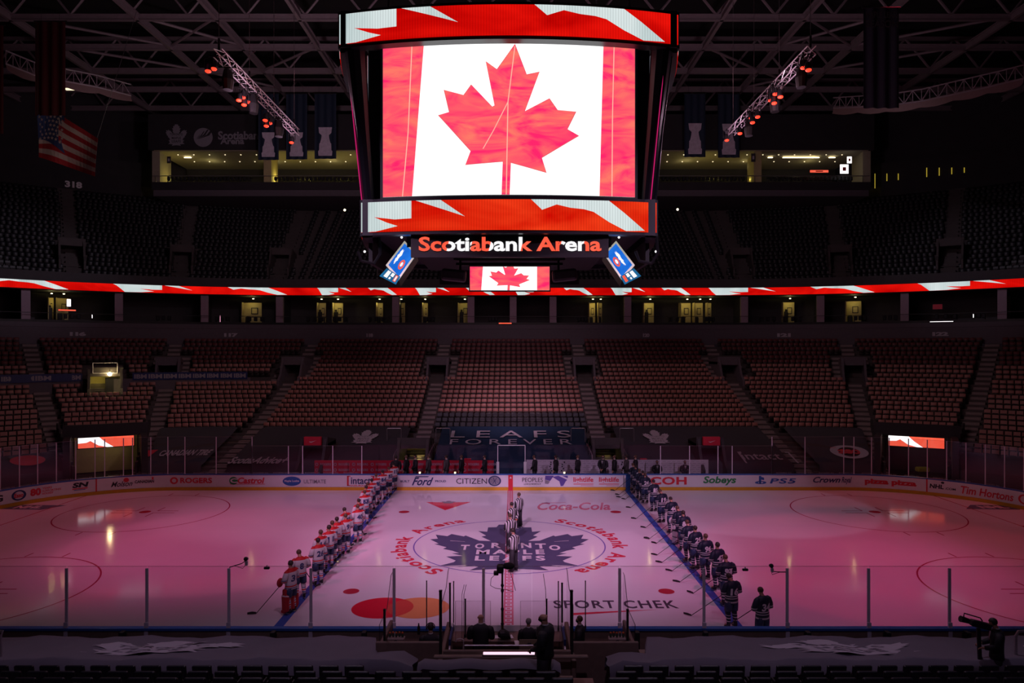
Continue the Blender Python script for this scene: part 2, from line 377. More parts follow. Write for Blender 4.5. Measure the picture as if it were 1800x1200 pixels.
def text(mb, txt, box, fmap, m, off=.01, bold=0.0, shear=0.0, space=1.0, step=None, flip=False):
    """fit txt to box (u0,u1,v0,v1)"""
    vs, fs = text2d(txt, bold, shear, space)
    x0 = min(v[0] for v in vs); x1 = max(v[0] for v in vs); y0 = min(v[1] for v in vs); y1 = max(v[1] for v in vs)
    u0, u1, v0, v1 = box
    vs = [(u0+(x-x0)/(x1-x0)*(u1-u0), v0+(y-y0)/(y1-y0)*(v1-v0)) for x, y in vs]
    if step:
        bm = bmesh.new(); bv = [bm.verts.new((x, y, 0)) for x, y in vs]
        for f in fs:
            try: bm.faces.new([bv[i] for i in f])
            except ValueError: pass
        vs, fs = cut2d(bm, None, None, None, None, step)
    mb.add([fmap(u, v, off) for u, v in vs], [f[::-1] for f in fs] if flip else fs, m)
def ellipse(cx, cy, rx, ry, n=32, a0=0, a1=2*PI): return [(cx+rx*math.cos(a0+(a1-a0)*k/n), cy+ry*math.sin(a0+(a1-a0)*k/n)) for k in range(n)]
def ring2d(cx, cy, rx, ry, w, n=40, wy=None):
    wy = w if wy is None else wy
    vs = [(cx+(rx-k*w)*math.cos(2*PI*i/n), cy+(ry-k*wy)*math.sin(2*PI*i/n)) for k in (0, 1) for i in range(n)]
    return vs, [(i, (i+1) % n, n+(i+1) % n, n+i) for i in range(n)]
# ================= ICE =================
def outline(s, n=14):
    """closed outline s metres outside the rink, counter-clockwise from the far right"""
    q = []
    for sx, sy in ((1, 1), (-1, 1), (-1, -1), (1, -1)):
        a0 = {(1, 1): 0, (-1, 1): PI/2, (-1, -1): PI, (1, -1): 1.5*PI}[(sx, sy)]
        for i in range(n+1):
            a = a0+PI/2*i/n
            q.append((sx*TH+(R0+s)*math.cos(a), sy*(HW-R0)+(R0+s)*math.sin(a)))
    return q
mb = MB(); o_ = outline(.02); mb.add([(x, y, 0) for x, y in o_]+[(x, y, -.15) for x, y in o_],
    [tuple(range(len(o_)))]+[(i, len(o_)+i, len(o_)+(i+1) % len(o_), (i+1) % len(o_)) for i in range(len(o_))], M['ice'])
ice = mb.build('floor_ice', loc=(0, 0, 0)); struct(ice, 'glossy white ice sheet of the hockey rink lit pink and red')
def imap(u, v, off): return (u, v, off)
def ichild(mb, name): return mb.build(name, ice, loc=(0, 0, 0))
def cr(cx, cy):  # crop of the centre logo -> ice
    p = at_z(690+cx/4.2857, 880+cy/4.2857); return p.x, p.y
L_ = [(878, 178), (795, 180), (778, 199), (715, 200), (708, 233), (640, 228), (700, 262), (664, 270), (735, 303), (648, 300), (545, 261), (532, 268), (440, 250), (408, 266), (320, 255),
      (336, 285), (278, 290), (342, 322), (308, 325), (402, 350), (374, 362), (445, 376), (497, 394), (440, 396), (522, 414), (398, 420), (470, 450), (455, 462), (345, 490), (560, 485), (476, 498), (612, 490), (640, 497), (572, 524), (760, 514), (878, 512)]
half = [cr(*p) for p in L_]
cx0 = half[0][0]; half = [(min(0, x-cx0), y) for x, y in half]
LEAFP = half+[(-x, y) for x, y in half[-2:0:-1]]
ymin = min(p[1] for p in LEAFP); ymax = max(p[1] for p in LEAFP); lw_ = 2*max(p[0] for p in LEAFP)
LEAF = [(x/lw_, (y-(ymin+ymax)/2)/lw_) for x, y in LEAFP]   # unit width leaf crest
def crest(mb, cx, cy, wd, ht, fmap, m, mt, off=.01, step=None, txt=True, rot=0):
    hh = (ymax-ymin)/lw_
    T = lambda x, y: (cx+x*wd, cy+y/hh*ht)
    art(mb, poly2d([T(x, y) for x, y in LEAF], step=step), fmap, m, off)
    if txt:
        text(mb, 'TORONTO', (cx-.30*wd, cx+.30*wd, cy-.02*ht, cy+.09*ht), fmap, mt, off*2, bold=.02, space=1.1)
        text(mb, 'MAPLE', (cx-.21*wd, cx+.21*wd, cy-.19*ht, cy-.08*ht), fmap, mt, off*2, bold=.02, space=1.1)
        text(mb, 'LEAFS', (cx-.21*wd, cx+.21*wd, cy-.35*ht, cy-.23*ht), fmap, mt, off*2, bold=.02, space=1.1)
mb = MB(); mb.add(*(lambda d: ([(x, y, .006) for x, y in d[0]], d[1]))(ring2d(0, 0, 4.60, 4.60, .06, 96)), M['i_thin']); ichild(mb, 'centre_circle')
mb = MB(); art(mb, poly2d([(x, y) for x, y in LEAFP]), imap, M['i_leaf'], .004)
def bx(a, b, c, d):
    p = at_z(690+a/4.2857, 880+d/4.2857); q = at_z(690+b/4.2857, 880+c/4.2857); return [p.x-cx0, q.x-cx0, p.y, q.y]
for ch, xc, yc in zip('TORONTO', (540, 650, 775, 880, 1000, 1110, 1215), (352, 342, 337, 334, 337, 342, 354)):
    text(mb, ch, bx(xc-38, xc+38, yc-19, yc+19), imap, M['i_pale'], .012, bold=.035)
text(mb, 'MAPLE', bx(622, 1136, 369, 404), imap, M['i_pale'], .012, bold=.035, space=1.35)
text(mb, 'LEAFS', bx(612, 1142, 415, 452), imap, M['i_pale'], .012, bold=.035, space=1.4)
for sx in (-1, 1):
    art(mb, poly2d([(sx*2.9, .55), (sx*2.2, .38), (sx*2.15, .34), (sx*2.9, .5)]), imap, M['i_pale'], .012, flip=sx > 0)
ichild(mb, 'centre_logo')
# arched venue name around the circle, twice
def arctext(mb, s, a0, a1, r, h, m):
    wds = [text2d(c, .03) if c != ' ' else None for c in s]
    ws = [(max(v[0] for v in w[0])-min(v[0] for v in w[0])+.1) if w else .45 for w in wds]
    tot = sum(ws); a = a0
    for c, wd, w in zip(s, ws, wds):
        da = (a1-a0)*wd/tot
        if w:
            vs, fs = w; x0 = min(v[0] for v in vs)
            out = []
            for x, y in vs:
                an = a+(x-x0+.05)/wd*da; rr = r+y*h
                out.append((rr*math.cos(an), rr*math.sin(an), .007))
            mb.add(out, fs, m)
        a += da
mb = MB()
R_ = math.radians
arctext(mb, 'Scotiabank Arena', R_(237), R_(118), 4.95, 1.0, M['i_red'])
arctext(mb, 'Scotiabank Arena', R_(62), R_(-57), 4.95, 1.0, M['i_red'])
ichild(mb, 'arched_lettering')
# lines
mb = MB(); mb.box((0, 0, .003), (.36, 2*HW, .006), M['i_rose'])
y = -12.6
while y < 12.7:
    for r_, dz in ((.115, .0075), (.06, .0085)):
        mb.box((0, y, dz), (r_*2, r_*2, .002), M['i_pale'] if dz < .008 else M['i_rose'])
    y += .37
ichild(mb, 'centre_red_line')
for sx in (-1, 1):
    mb = MB(); mb.box((sx*7.77, 0, .003), (.32, 2*HW, .006), M['i_blue']); ichild(mb, 'blue_line')
    mb = MB(); gy = 4.42+math.sqrt(R0**2-(27.13-TH)**2); mb.box((sx*27.13, 0, .003), (.07, 2*gy, .006), M['i_darkred'])
    for yy in (-1, 1):
        mb.tube([(sx*27.13, yy*3.35, .005), (sx*30.45, yy*4.27, .005)], .03, M['i_darkred'], 4)
    ichild(mb, 'goal_line')
    mb = MB(); pts = [(sx*27.13, 1.22)]+[(sx*(27.13-1.83*math.cos(a)), 1.83*math.sin(a)) for a in [R_(x) for x in range(42, -43, -6)]]+[(sx*27.13, -1.22)]
    art(mb, poly2d(pts), imap, M['i_blue'], .005, flip=sx > 0); ichild(mb, 'goal_crease')
    for yy in (-1, 1):
        cx_, cy_ = sx*21.03, yy*6.7
        mb = MB(); mb.add(*(lambda d: ([(x, y, .005) for x, y in d[0]], d[1]))(ring2d(cx_, cy_, 4.57, 4.57, .07, 80)), M['i_circ'])
        art(mb, poly2d(ellipse(cx_, cy_, .32, .32, 24)), imap, M['i_darkred'], .005)
        for a in (-1, 1):
            for b in (-1, 1):
                mb.box((cx_+a*.6-a*0+a*.6, cy_+b*.25, .004), (1.2, .06, .004), M['i_circ'])
                mb.box((cx_+a*.6, cy_+b*.7, .004), (.06, .9, .004), M['i_circ'])
                mb.box((cx_+a*.85, cy_+b*4.85, .004), (.06, .6, .004), M['i_circ'])
        ichild(mb, 'face_off_circle')
        mb = MB(); art(mb, poly2d(ellipse(sx*6.1, cy_, .31, .31, 24)), imap, M['i_darkred'], .005); ichild(mb, 'face_off_spot')
# advertising painted in the ice
def ib(px0, px1, py0, py1):
    p = at_z(px0, py1); q = at_z(px1, py0); m_ = (p.y+q.y)/2+CD
    return [X0+(px0-CX)*m_/F, X0+(px1-CX)*m_/F, p.y, q.y]
mb = MB(); a = ib(745, 826, 882, 896.5); xm = (a[0]+a[1])/2
art(mb, poly2d([(a[0], a[3]), (xm, a[2]), (a[1], a[3]), (xm+.5, a[3]-.1), (xm-.5, a[3]-.1)]), imap, M['i_mc'], .004)
crest(mb, xm, a[3]-.05, .9, .75, imap, M['grey_ink'], M['i_pale'], .006, txt=False); ichild(mb, 'triangle_logo')
mb = MB(); text(mb, 'Coca-Cola', ib(944, 1072, 883, 896), imap, M['i_rose'], .004, shear=.45, bold=.02)
a = ib(944, 1072, 883, 896); art(mb, poly2d([(a[0]+.3, a[3]-.2), (a[0]+1.8, a[3]-.05), (a[0]+1.8, a[3]+.05), (a[0]+.3, a[3]-.1)]), imap, M['i_rose'], .004)
ichild(mb, 'script_logo')
mb = MB(); a = ib(623, 722, 1050, 1087); b = ib(682, 790, 1050, 1087)
r1 = (a[3]-a[2])/2; ca = ((a[0]+a[1])/2, (a[2]+a[3])/2); cb = ((b[0]+b[1])/2, ca[1])
rx = (b[1]-b[0])/2
art(mb, poly2d(ellipse(ca[0], ca[1], rx, r1, 48)), imap, M['i_mc'], .004)
art(mb, poly2d(ellipse(cb[0], cb[1], rx, r1, 48)), imap, M['i_orange'], .007)
dx = (cb[0]-ca[0])/2; th = math.acos(dx/rx)
lens = [(ca[0]+rx*math.cos(t), ca[1]+r1*math.sin(t)) for t in [-th+2*th*k/16 for k in range(17)]]+[(cb[0]-rx*math.cos(t), cb[1]-r1*math.sin(t)) for t in [-th+2*th*k/16 for k in range(1, 16)]]
art(mb, poly2d(lens), imap, M['i_mix'], .010)
ichild(mb, 'overlapping_discs_logo')
mb = MB(); text(mb, 'SPORT CHEK', ib(973, 1190, 1055, 1069), imap, M['i_black'], .004, bold=.02, space=1.15)
art(mb, poly2d([at_z(*p).xy[:] for p in ((1008, 1081), (1158, 1071), (1100, 1073), (1008, 1077))]), imap, M['i_red'], .004); ichild(mb, 'sporting_logo')
for px, py, wd in ((52, 891, 1.9), (1745, 891, 1.9)):
    mb = MB(); p = at_z(px, py); art(mb, poly2d([(p.x-wd, p.y-.5), (p.x+wd*.6, p.y-.7), (p.x+wd, p.y+.5), (p.x-wd*.5, p.y+.6)]), imap, M['i_leaf'], .004)
    text(mb, 'NHL', (p.x-.8, p.x+.8, p.y-.35, p.y+.35), imap, M['i_pale'], .008, bold=.04); ichild(mb, 'painted_badge')
# ================= BOARDS =================
boards = thing('rink_boards', (0, HW, 0), 'white advertising boards with yellow kick strip around the ice', 'rink boards')
TMAX = TH+20*(PI/2)+20*.0+4.42
def tlist(t0, t1):
    out = []; t = t0
    while t < t1-1e-6:
        out.append(t); t += 1.0 if abs(t) < TH else 1.25
    return out+[t1]
def strip(mb, t0, t1, prof, m, ymir=1, caps=False):
    """sweep profile [(s,z)...] along the outline"""
    ts = tlist(t0, t1); n = len(prof); vs = []
    for t in ts:
        for s_, z_ in prof:
            p, _ = bowl(t, s_); vs.append((p.x, p.y*ymir, z_))
    fs = []
    for i in range(len(ts)-1):
        for k in range(n-1):
            f = (i*n+k, i*n+k+1, (i+1)*n+k+1, (i+1)*n+k)
            fs.append(f)
    if caps: fs += [tuple(range(n)), tuple((len(ts)-1)*n+k for k in range(n))]
    mb.add(vs, fs, m)
def bmap(u, v, off): return bt(u, -off-.005, v)
TE = TH+20*PI/2+4.42
for sy, nm in ((1, 'board_panel'), (-1, 'board_panel')):
    mb = MB(); strip(mb, -TE, TE, [(0, .22), (0, 1.03), (.1, 1.03), (.1, .0)], M['board'] if sy > 0 else M['board'], sy); mb.build(nm, boards)
    mb = MB(); strip(mb, -TE, TE, [(0.0, 0), (-.015, 0), (-.015, .21), (0, .21)], M['kick'], sy); mb.build('kick_strip', boards)
    mb = MB(); strip(mb, -TE, TE, [(-.02, 1.02), (-.02, 1.09), (.18, 1.09), (.18, 1.02)], M['cap'], sy); mb.build('top_cap', boards)
mb = MB(); strip(mb, -TE, TE, [(.1, 1.02), (.12, 1.02), (.12, 0), (.1, 0)], M['wood'], -1)
mb.build('back_panel', boards)
def ad(mb, s, px0, px1, z0, z1, m, bold=.0, shear=0, space=1.0, step=.5):
    text(mb, s, (t_at(px0, 0), t_at(px1, 0), z0, z1), bmap, m, .014, bold, shear, space, step=step if px0 < 330 or px1 > 1470 else None)
def A(name='board_advert'):
    global mb
    mb = MB()
def done(): mb.build('board_advert', boards)
def T0(px): return t_at(px, 0)
def oval(px0, px1, z0, z1, m, w=None, off=.006):
    a, b = T0(px0), T0(px1); c = (a+b)/2; rx = (b-a)/2; cz = (z0+z1)/2; rz = (z1-z0)/2
    if w: art(mb, (lambda d: d)(ring2d(c, cz, rx, rz, w[0], 36, w[1])), bmap, m, off)
    else: art(mb, poly2d(ellipse(c, cz, rx, rz, 32), step=.5), bmap, m, off)
def quad(px0, px1, z0, z1, m, off=.006, k=0): art(mb, poly2d([(T0(px0), z0), (T0(px1), z0), (T0(px1)+k, z1), (T0(px0)+k, z1)], step=.5), bmap, m, off)
mb = MB(); ad(mb, 'G', -10, 5, .42, .82, M['black_ink'], .04); done()
A(); oval(20, 46, .30, .92, M['navy'], (.32, .08)); ad(mb, 'Esso', 25, 41, .48, .74, M['redpaint'], .04); done()
A(); ad(mb, '80', 53, 72, .42, .88, M['redpaint'], .05); ad(mb, 'YEARS', 74, 91, .74, .88, M['redpaint'], .02); ad(mb, 'SUPPORTING', 74, 107, .58, .70, M['redpaint'], .02); ad(mb, 'HOCKEY', 74, 94, .42, .54, M['redpaint'], .02); done()
A(); ad(mb, 'SN', 127, 156, .58, .9, M['black_ink'], .05, .15); quad(127, 154, .48, .54, M['redpaint']); quad(130, 150, .41, .45, M['cap']); done()
A(); quad(168, 170.5, .0, 1.02, M['redpaint'], .012); done()
A(); ad(mb, 'Molson', 195, 233, .40, .74, M['black_ink'], .01, .4); oval(217, 227, .66, .95, M['redpaint']); ad(mb, 'CANADIAN', 237, 271, .55, .75, M['black_ink'], .03); quad(267, 270, .75, .93, M['redpaint']); done()
A(); oval(299, 313, .42, .88, M['redpaint'], (.28, .1)); ad(mb, 'ROGERS', 317, 373, .48, .84, M['redpaint'], .03); done()
A(); oval(403, 418, .38, .9, M['green']); ad(mb, 'C', 405, 417, .5, .8, M['board'], .03); ad(mb, 'Castrol', 418, 465, .46, .86, M['redpaint'], .03, .2); quad(404, 466, .40, .43, M['redpaint']); done()
A(); oval(497, 529, .30, .92, M['cap']); ad(mb, 'Maple Lodge', 500, 526, .52, .70, M['board'], .02); ad(mb, 'ULTIMATE', 534, 573, .46, .72, M['grey_ink'], .02); done()
A(); ad(mb, 'intact', 617, 652, .42, .86, M['navy'], .015); ad(mb, 'INSURANCE', 617, 652, .27, .36, M['redpaint'], .01)
for a_, b_, c_ in ((610, 613, 610), (655, 658, 652)):
    quad(a_, b_, .30, .96, M['redpaint']); quad(c_, c_+6, .91, .96, M['redpaint'])
quad(610, 616, .30, .35, M['redpaint']); done()
A(); ad(mb, 'BUILT', 704, 720, .54, .68, M['navy'], .02); ad(mb, 'PROUD', 765, 784, .54, .68, M['navy'], .02)
ad(mb, 'Ford', 724, 762, .33, .86, M['navy'], .02, .45); quad(729, 752, .88, .94, M['navy'], k=.1); done()
A(); ad(mb, 'CITIZEN', 802, 856, .44, .80, M['black_ink'], .0); oval(858, 881, .28, .98, M['grey_ink']); oval(858.5, 880.5, .30, .96, M['navy'], (.08, .05), .009)
for k in range(4):
    c = (T0(858)+T0(881))/2; an = PI/4*k+.3
    art(mb, poly2d([(c+.3*math.cos(an)-.02, .63+.22*math.sin(an)), (c+.3*math.cos(an)+.02, .63+.22*math.sin(an)), (c-.3*math.cos(an)+.02, .63-.22*math.sin(an)), (c-.3*math.cos(an)-.02, .63-.22*math.sin(an))]), bmap, M['navy'], .012, flip=False)
done()
A(); quad(893.5, 901.5, 0, 1.03, M['redpaint'], .02); art(mb, poly2d([(T0(895.5), .8), (T0(899.5), .8), (T0(897.5), .92)]), bmap, M['board'], .026); done()
A(); ad(mb, 'PEOPLES', 918, 954, .56, .84, M['black_ink'], .0); ad(mb, 'LOVE IS WORTH IT', 921, 951, .36, .48, M['black_ink'], .01); done()
A(); t = T0(957); P_ = lambda a, b: (t+a*.62, b)
art(mb, poly2d([P_(.1, .97), P_(1.0, .97), P_(.6, .62), P_(.05, .72)]), bmap, M['purple'], .006)
art(mb, poly2d([P_(.85, .9), P_(1.5, .97), P_(2.45, .7), P_(2.3, .62), P_(2.0, .3), P_(1.75, .28), P_(1.6, .6)]), bmap, M['purple'], .006)
art(mb, poly2d([P_(1.9, .97), P_(2.5, .97), P_(2.5, .8)]), bmap, M['purple'], .006)
art(mb, poly2d([P_(.05, .7), P_(.6, .6), P_(.4, .42), P_(.05, .45)]), bmap, M['grey_ink'], .006); done()
for px in (1008, 1053):
    A(); ad(mb, 'lightlife', px, px+35, .47, .88, M['redpaint'], .02); quad(px, px+35, .40, .44, M['redpaint']); quad(px+13, px+35, .30, .32, M['redpaint']); done()
A(); quad(1095.5, 1097, .22, 1.0, M['grey_ink']); quad(1100, 1108, 0, 1.03, M['cap'], .02); done()
A(); ad(mb, 'RICOH', 1118, 1207, .38, .90, M['redpaint'], .03, 0, 1.05); done()
A(); ad(mb, 'Sobeys', 1236, 1294, .34, .94, M['green'], .03, .2); done()
A(); quad(1334, 1338, .42, .96, M['cap']); oval(1327, 1347, .42, .62, M['cap'], (.2, .05)); art(mb, poly2d([(T0(1338), .9), (T0(1343), .84), (T0(1343), .68), (T0(1338), .72)]), bmap, M['cap'], .01)
ad(mb, 'PS5', 1353, 1399, .46, .80, M['cap'], .02, .15, 1.1); done()
A(); ad(mb, 'Crown Royal', 1429, 1497, .40, .90, M['navy'], .02, .35); done()
A(); ad(mb, 'pizza pizza', 1520, 1611, .38, .82, M['redpaint'], .05); done()
A(); quad(1628, 1630.5, 0, 1.02, M['redpaint'], .012); done()
A(); ad(mb, 'NHL', 1634, 1659, .48, .76, M['black_ink'], .04, .1); ad(mb, '.COM', 1661, 1680, .48, .62, M['black_ink'], .03); oval(1654, 1660, .82, .96, M['black_ink']); done()
A(); ad(mb, 'Tim Hortons', 1689, 1782, .36, .84, M['redpaint'], .02, .2); done()
A(); oval(1790, 1812, .32, .9, M['redpaint'], (.3, .08)); done()
A()
for px in [0, 36, 70, 103, 136, 190, 240, 268, 298, 340, 385, 412, 445, 480, 508, 536, 568, 604, 1365, 1400, 1440, 1475, 1515, 1550, 1590, 1640, 1680, 1730]:
    text(mb, 'ROGERS 5G', (T0(px), T0(px+26), 1.12, 1.2), lambda u, v, o: bt(u, .02, v), M['grey_ink'], 0, .01)
mb.build('sill_lettering', boards)
# ================= GLASS =================
def pane(t0, t1, z0, z1, s_, m, lab, grp, ymir=1):
    mb = MB(); p, _ = bowl(t0, s_); q, _ = bowl(t1, s_); p = Vector((p.x, p.y*ymir, 0)); q = Vector((q.x, q.y*ymir, 0)); d = q-p
    mb.box(((p+q)/2)+Vector((0, 0, (z0+z1)/2)), (d.length-.012, .012, z1-z0), m, math.atan2(d.y, d.x))
    o = mb.build('rink_glass'); tag(o, lab, 'glass panel', grp)
    mb = MB(); mb.box(((p+q)/2)+Vector((0, 0, z1+.004)), (d.length-.012, .016, .008), M['rail'], math.atan2(d.y, d.x)); mb.build('top_edge', o); return o
def post(t, z0, z1, s_, m, lab, grp, r=.03, ymir=1):
    p, h = bowl(t, s_); mb = MB(); mb.rbox((p.x, p.y*ymir, (z0+z1)/2), (r*2, r*1.6, z1-z0), m, .008, 1, Matrix.Rotation(h*ymir, 3, 'Z'))
    mb.rbox((p.x, p.y*ymir, z0+.05), (r*2.6, r*2.2, .1), m, .006, 1, Matrix.Rotation(h*ymir, 3, 'Z'))
    return tag(mb.build('glass_support'), lab, 'glass post', grp)
for side, pxs in (('left', [-40, 0, 34, 66, 99, 133, 167, 184, 217, 233, 265, 295, 325, 380, 443]), ('right', [1357, 1415, 1483, 1501, 1532, 1563, 1597, 1630, 1664, 1698, 1732, 1766, 1800, 1840])):
    ts = [t_at(p, .05) for p in pxs]; nm = side+' corner tunnel screen'
    for i in range(len(ts)-1):
        pane(ts[i], ts[i+1], 1.1, 3.55, .05, M['glass'], 'tall clear glass panel on the curved boards near the '+nm, 'tall corner glass, '+side)
    for t in ts: post(t, 1.05, 3.55, .05, M['post'], 'slim metal post between tall glass panels by the '+nm, 'corner glass posts '+side)
for side, pxs in (('red ROGERS wall', [443, 507, 532, 585, 636]), ('white dashed wall', [1161, 1212, 1262, 1287, 1357])):
    ts = [t_at(p, .05) for p in pxs]
    for i in range(len(ts)-1): pane(ts[i], ts[i+1], 1.1, 2.95, .05, M['glass'], 'low clear glass panel on the far boards before the '+side, 'low far glass, '+side)
    for t in ts: post(t, 1.05, 2.95, .05, M['post'], 'slim metal post on the far boards before the '+side, 'low far glass posts, '+side)
# ================= STANDS =================
def zs(s):
    w_ = s-10.8; return 2.1+(.26*w_ if w_ < 0 else .326*w_+.0045*w_*w_)
def rs(i): return 10.8+.92*i
def zu(j): return 16.7+.56*j
def su(j): return 32.2+.8*j
AEND = arc_a(82)
def dtm(m, t, s):   # metres along the row -> t
    return m if abs(t) < TH else m*20/(R0+s)
def terrace(rows, m, name, lab, t0=-AEND, t1=AEND):
    mb = MB(); prof = []
    for k, (s_, z_) in enumerate(rows):
        nz = rows[k+1][1] if k+1 < len(rows) else z_+.4; ns = rows[k+1][0] if k+1 < len(rows) else s_+.9
        prof += [(s_-.25, z_), (ns-.25, z_)]
    strip(mb, t0, t1, [(rows[0][0]-.25, rows[0][1]-.6)]+prof, m)
    return struct(mb.build(name), lab)
struct_floor = MB(); o2 = outline(6, 10)
struct_floor.box((0, 0, -.25), (110, 110, .3), M['darkwall']); struct(struct_floor.build('floor_concourse'), 'dark concrete floor slab around the rink')
terrace([(rs(i), zs(rs(i))) for i in range(0, 21)], M['concrete'], 'floor_terrace', 'stepped concrete of the lower seating bowl')
for a_, b_ in ((-AEND, -arc_a(38.9)), (-arc_a(21.3), arc_a(21.3)), (arc_a(38.9), AEND)):
    terrace([(rs(i), zs(rs(i))) for i in range(-7, 0)], M['concrete'], 'floor_lower_terrace', 'stepped concrete below the seat tarps', a_, b_)
terrace([(su(j), zu(j)) for j in range(0, 26)], M['concrete'], 'floor_upper_terrace', 'stepped concrete of the upper seating bowl')
mb = MB(); strip(mb, -AEND, AEND, [(29.9, 9.9), (29.9, 11.55), (30.1, 11.6), (30.2, 12.05), (31, 12.05), (36.5, 12.05)], M['wall']); struct(mb.build('wall_section_band'), 'purple-grey band wall carrying the section numbers')
mb = MB(); strip(mb, -AEND, AEND, [(36.5, 12), (36.5, 15.3), (30.7, 15.3)], M['greypanel']); struct(mb.build('wall_suites'), 'dark back wall and ceiling of the suites')
mb = MB(); strip(mb, -AEND, AEND, [(31.0, 16.15), (31.0, 17.1), (31.2, 17.1), (31.2, 16.0)], M['greypanel']); struct(mb.build('wall_upper_parapet'), 'dark parapet above the ribbon screen')
mb = MB(); strip(mb, -AEND, AEND, [(52.6, 28), (52.6, 42)], M['darkwall']); struct(mb.build('wall_far'), 'dark wall behind the upper bowl')
# ribbon screen
TILE1 = [(0, 1), (.214, 1), (.214, .42), (.17, .40), (.115, .5), (.15, .3), (.178, .18), (.12, .02), (.05, 0), (.035, .35), (.015, .8)]
TILE2 = [(.225, 1), (.29, 1), (.352, .45)]
TILE3 = [(.52, 1), (.72, 1), (.76, .62), (.815, .05), (.765, .02), (.72, .3), (.68, .62), (.655, .70), (.62, .74), (.585, .84), (.548, .66)]
def waveflag(mb, u0, u1, v0, v1, off0, tile, fmap, mr, mw, step, phase=0):
    art(mb, poly2d(rect(u0, u1, v0, v1), step=step), fmap, mr, 0)
    k = math.floor((u0-phase)/tile)
    while phase+k*tile < u1:
        for P in (TILE1, TILE2, TILE3):
            pts = [(phase+(k+a)*tile, v0+b*(v1-v0)) for a, b in P]
            d = poly2d(pts, u0, u1, v0, v1, step)
            if d[1]: art(mb, d, fmap, mw, off0)
        k += 1
mb = MB(); z0_, z1_ = 15.32, 16.12
def rmap(u, v, off): return bt(u, 30.75-off, v)
for a, b in ((-AEND, 0), (0, AEND)):
    waveflag(mb, a, b, z0_, z1_, .02, 10.75, rmap, M['rib_red'], M['rib_white'], 1.0, phase=.2)
rib = mb.build('ribbon_screen'); tag(rib, 'long red and white ribbon screen wrapping round the bowl under the upper deck', 'ribbon screen')
mb = MB(); strip(mb, -AEND, AEND, [(30.8, z0_-.08), (30.78, z1_+.05), (31.3, z1_+.05), (31.3, z0_-.08), (30.8, z0_-.08)], M['black']); mb.build('backing', rib)
# section numbers
for s_, px, nm in ((29.86, 137, '116'), (29.86, 406, '117'), (29.86, 650, '118'), (29.86, 1136, '120'), (29.86, 1378, '121'), (29.86, 1653, '122')):
    tt = t_at(px, s_); mb = MB(); text(mb, nm, (tt-.36, tt+.36, 10.7, 11.1), lambda u, v, o: bt(u, 29.86, v), M['tarpink'], 0, .06, 0, .85)
    tag(mb.build('section_number'), 'pale section number %s on the band wall' % nm, 'sign', 'section numbers')
# ---------- seats ----------
def seat_mesh(name, mseat, mbase, part_split=False):
    """tip-up seat facing -Y (towards the ice on the far side)"""
    back = MB(); back.rbox((0, .20, .70), (.46, .08, .37), mseat, .035, 3, Matrix.Rotation(-.16, 3, 'X'))
    pan = MB(); pan.rbox((0, .08, .48), (.40, .09, .30), mbase, .03, 1, Matrix.Rotation(.12, 3, 'X'))
    base = MB(); base.box((-.25, .12, .33), (.03, .28, .34), mbase); base.box((.25, .12, .33), (.03, .28, .34), mbase); base.box((0, .24, .22), (.5, .05, .42), mbase)
    return back, pan, base
def seat_proto(name, ms, mb_):
    b, p, ba = seat_mesh(name, ms, mb_)
    root = b.build(name, local=True, smooth=False); p.build('seat_pan', root, local=True); ba.build('seat_base', root, local=True)
    return root
def merged(mbs):
    o = MB()
    for q in mbs:
        b = len(o.v); o.v += q.v
        for f, k in zip(q.f, q.m): o.f.append([b+i for i in f]); o.m.append(o.mi(q.mats[k]))
    return o
def low_seat(ms, mbs_):
    q = MB(); q.rbox((0, .20, .70), (.46, .07, .365), ms, .03, 1, Matrix.Rotation(-.16, 3, 'X')); q.rbox((0, .08, .48), (.40, .09, .30), mbs_, .025, 1, Matrix.Rotation(.12, 3, 'X')); q.box((0, .22, .25), (.5, .08, .4), mbs_); return q
import numpy as np
def bulk(name, proto, poses):
    v = np.array(proto.v); nv = len(v); F_ = proto.f; V = []
    for (x, y, z, h) in poses:
        c, s_ = math.cos(h), math.sin(h); r = v.copy(); r[:, 0] = v[:, 0]*c-v[:, 1]*s_+x; r[:, 1] = v[:, 0]*s_+v[:, 1]*c+y; r[:, 2] += z; V.append(r)
    V = np.concatenate(V); lens_ = np.array([len(f) for f in F_]); flat = np.array([i for f in F_ for i in f])
    n = len(poses); me = bpy.data.meshes.new(name)
    me.vertices.add(len(V)); me.vertices.foreach_set('co', V.ravel())
    loops = (flat[None, :]+(np.arange(n)*nv)[:, None]).ravel(); me.loops.add(len(loops)); me.loops.foreach_set('vertex_index', loops)
    tot = np.tile(lens_, n); st = np.concatenate([[0], np.cumsum(tot)[:-1]]); me.polygons.add(len(tot)); me.polygons.foreach_set('loop_start', st)
    for m in proto.mats: me.materials.append(m)
    me.polygons.foreach_set('material_index', np.tile(np.array(proto.m), n)); me.update(calc_edges=True); me.validate()
    o = bpy.data.objects.new(name, me); COL.objects.link(o); return o
AIS = [-arc_a(62), -arc_a(39.5), -arc_a(20.3), -21.35, -7.15, 7.15, 21.35, arc_a(20.3), arc_a(39.5), arc_a(62)]
VOM = [(-arc_a(20.3), 'the IBM boards'), (-21.35, ''), (-7.15, ''), (7.15, ''), (21.35, ''), (arc_a(20.3), '')]
TUN = (arc_a(22.6), arc_a(38.6))
def row_seats(ta, tb, s, z, pitch=.53, m=.72):
    ma = dtm(m, ta, s); mb_ = dtm(m, tb, s); a, b = ta+ma, tb-mb_
    st = dtm(pitch, (a+b)/2, s); n = int((b-a)/st)
    off = ((b-a)-n*st)/2
    out = []
    for k in range(n):
        t = a+off+(k+.5)*st; p, h = bowl(t, s); out.append((t, p.x, p.y, z, h))
    return out
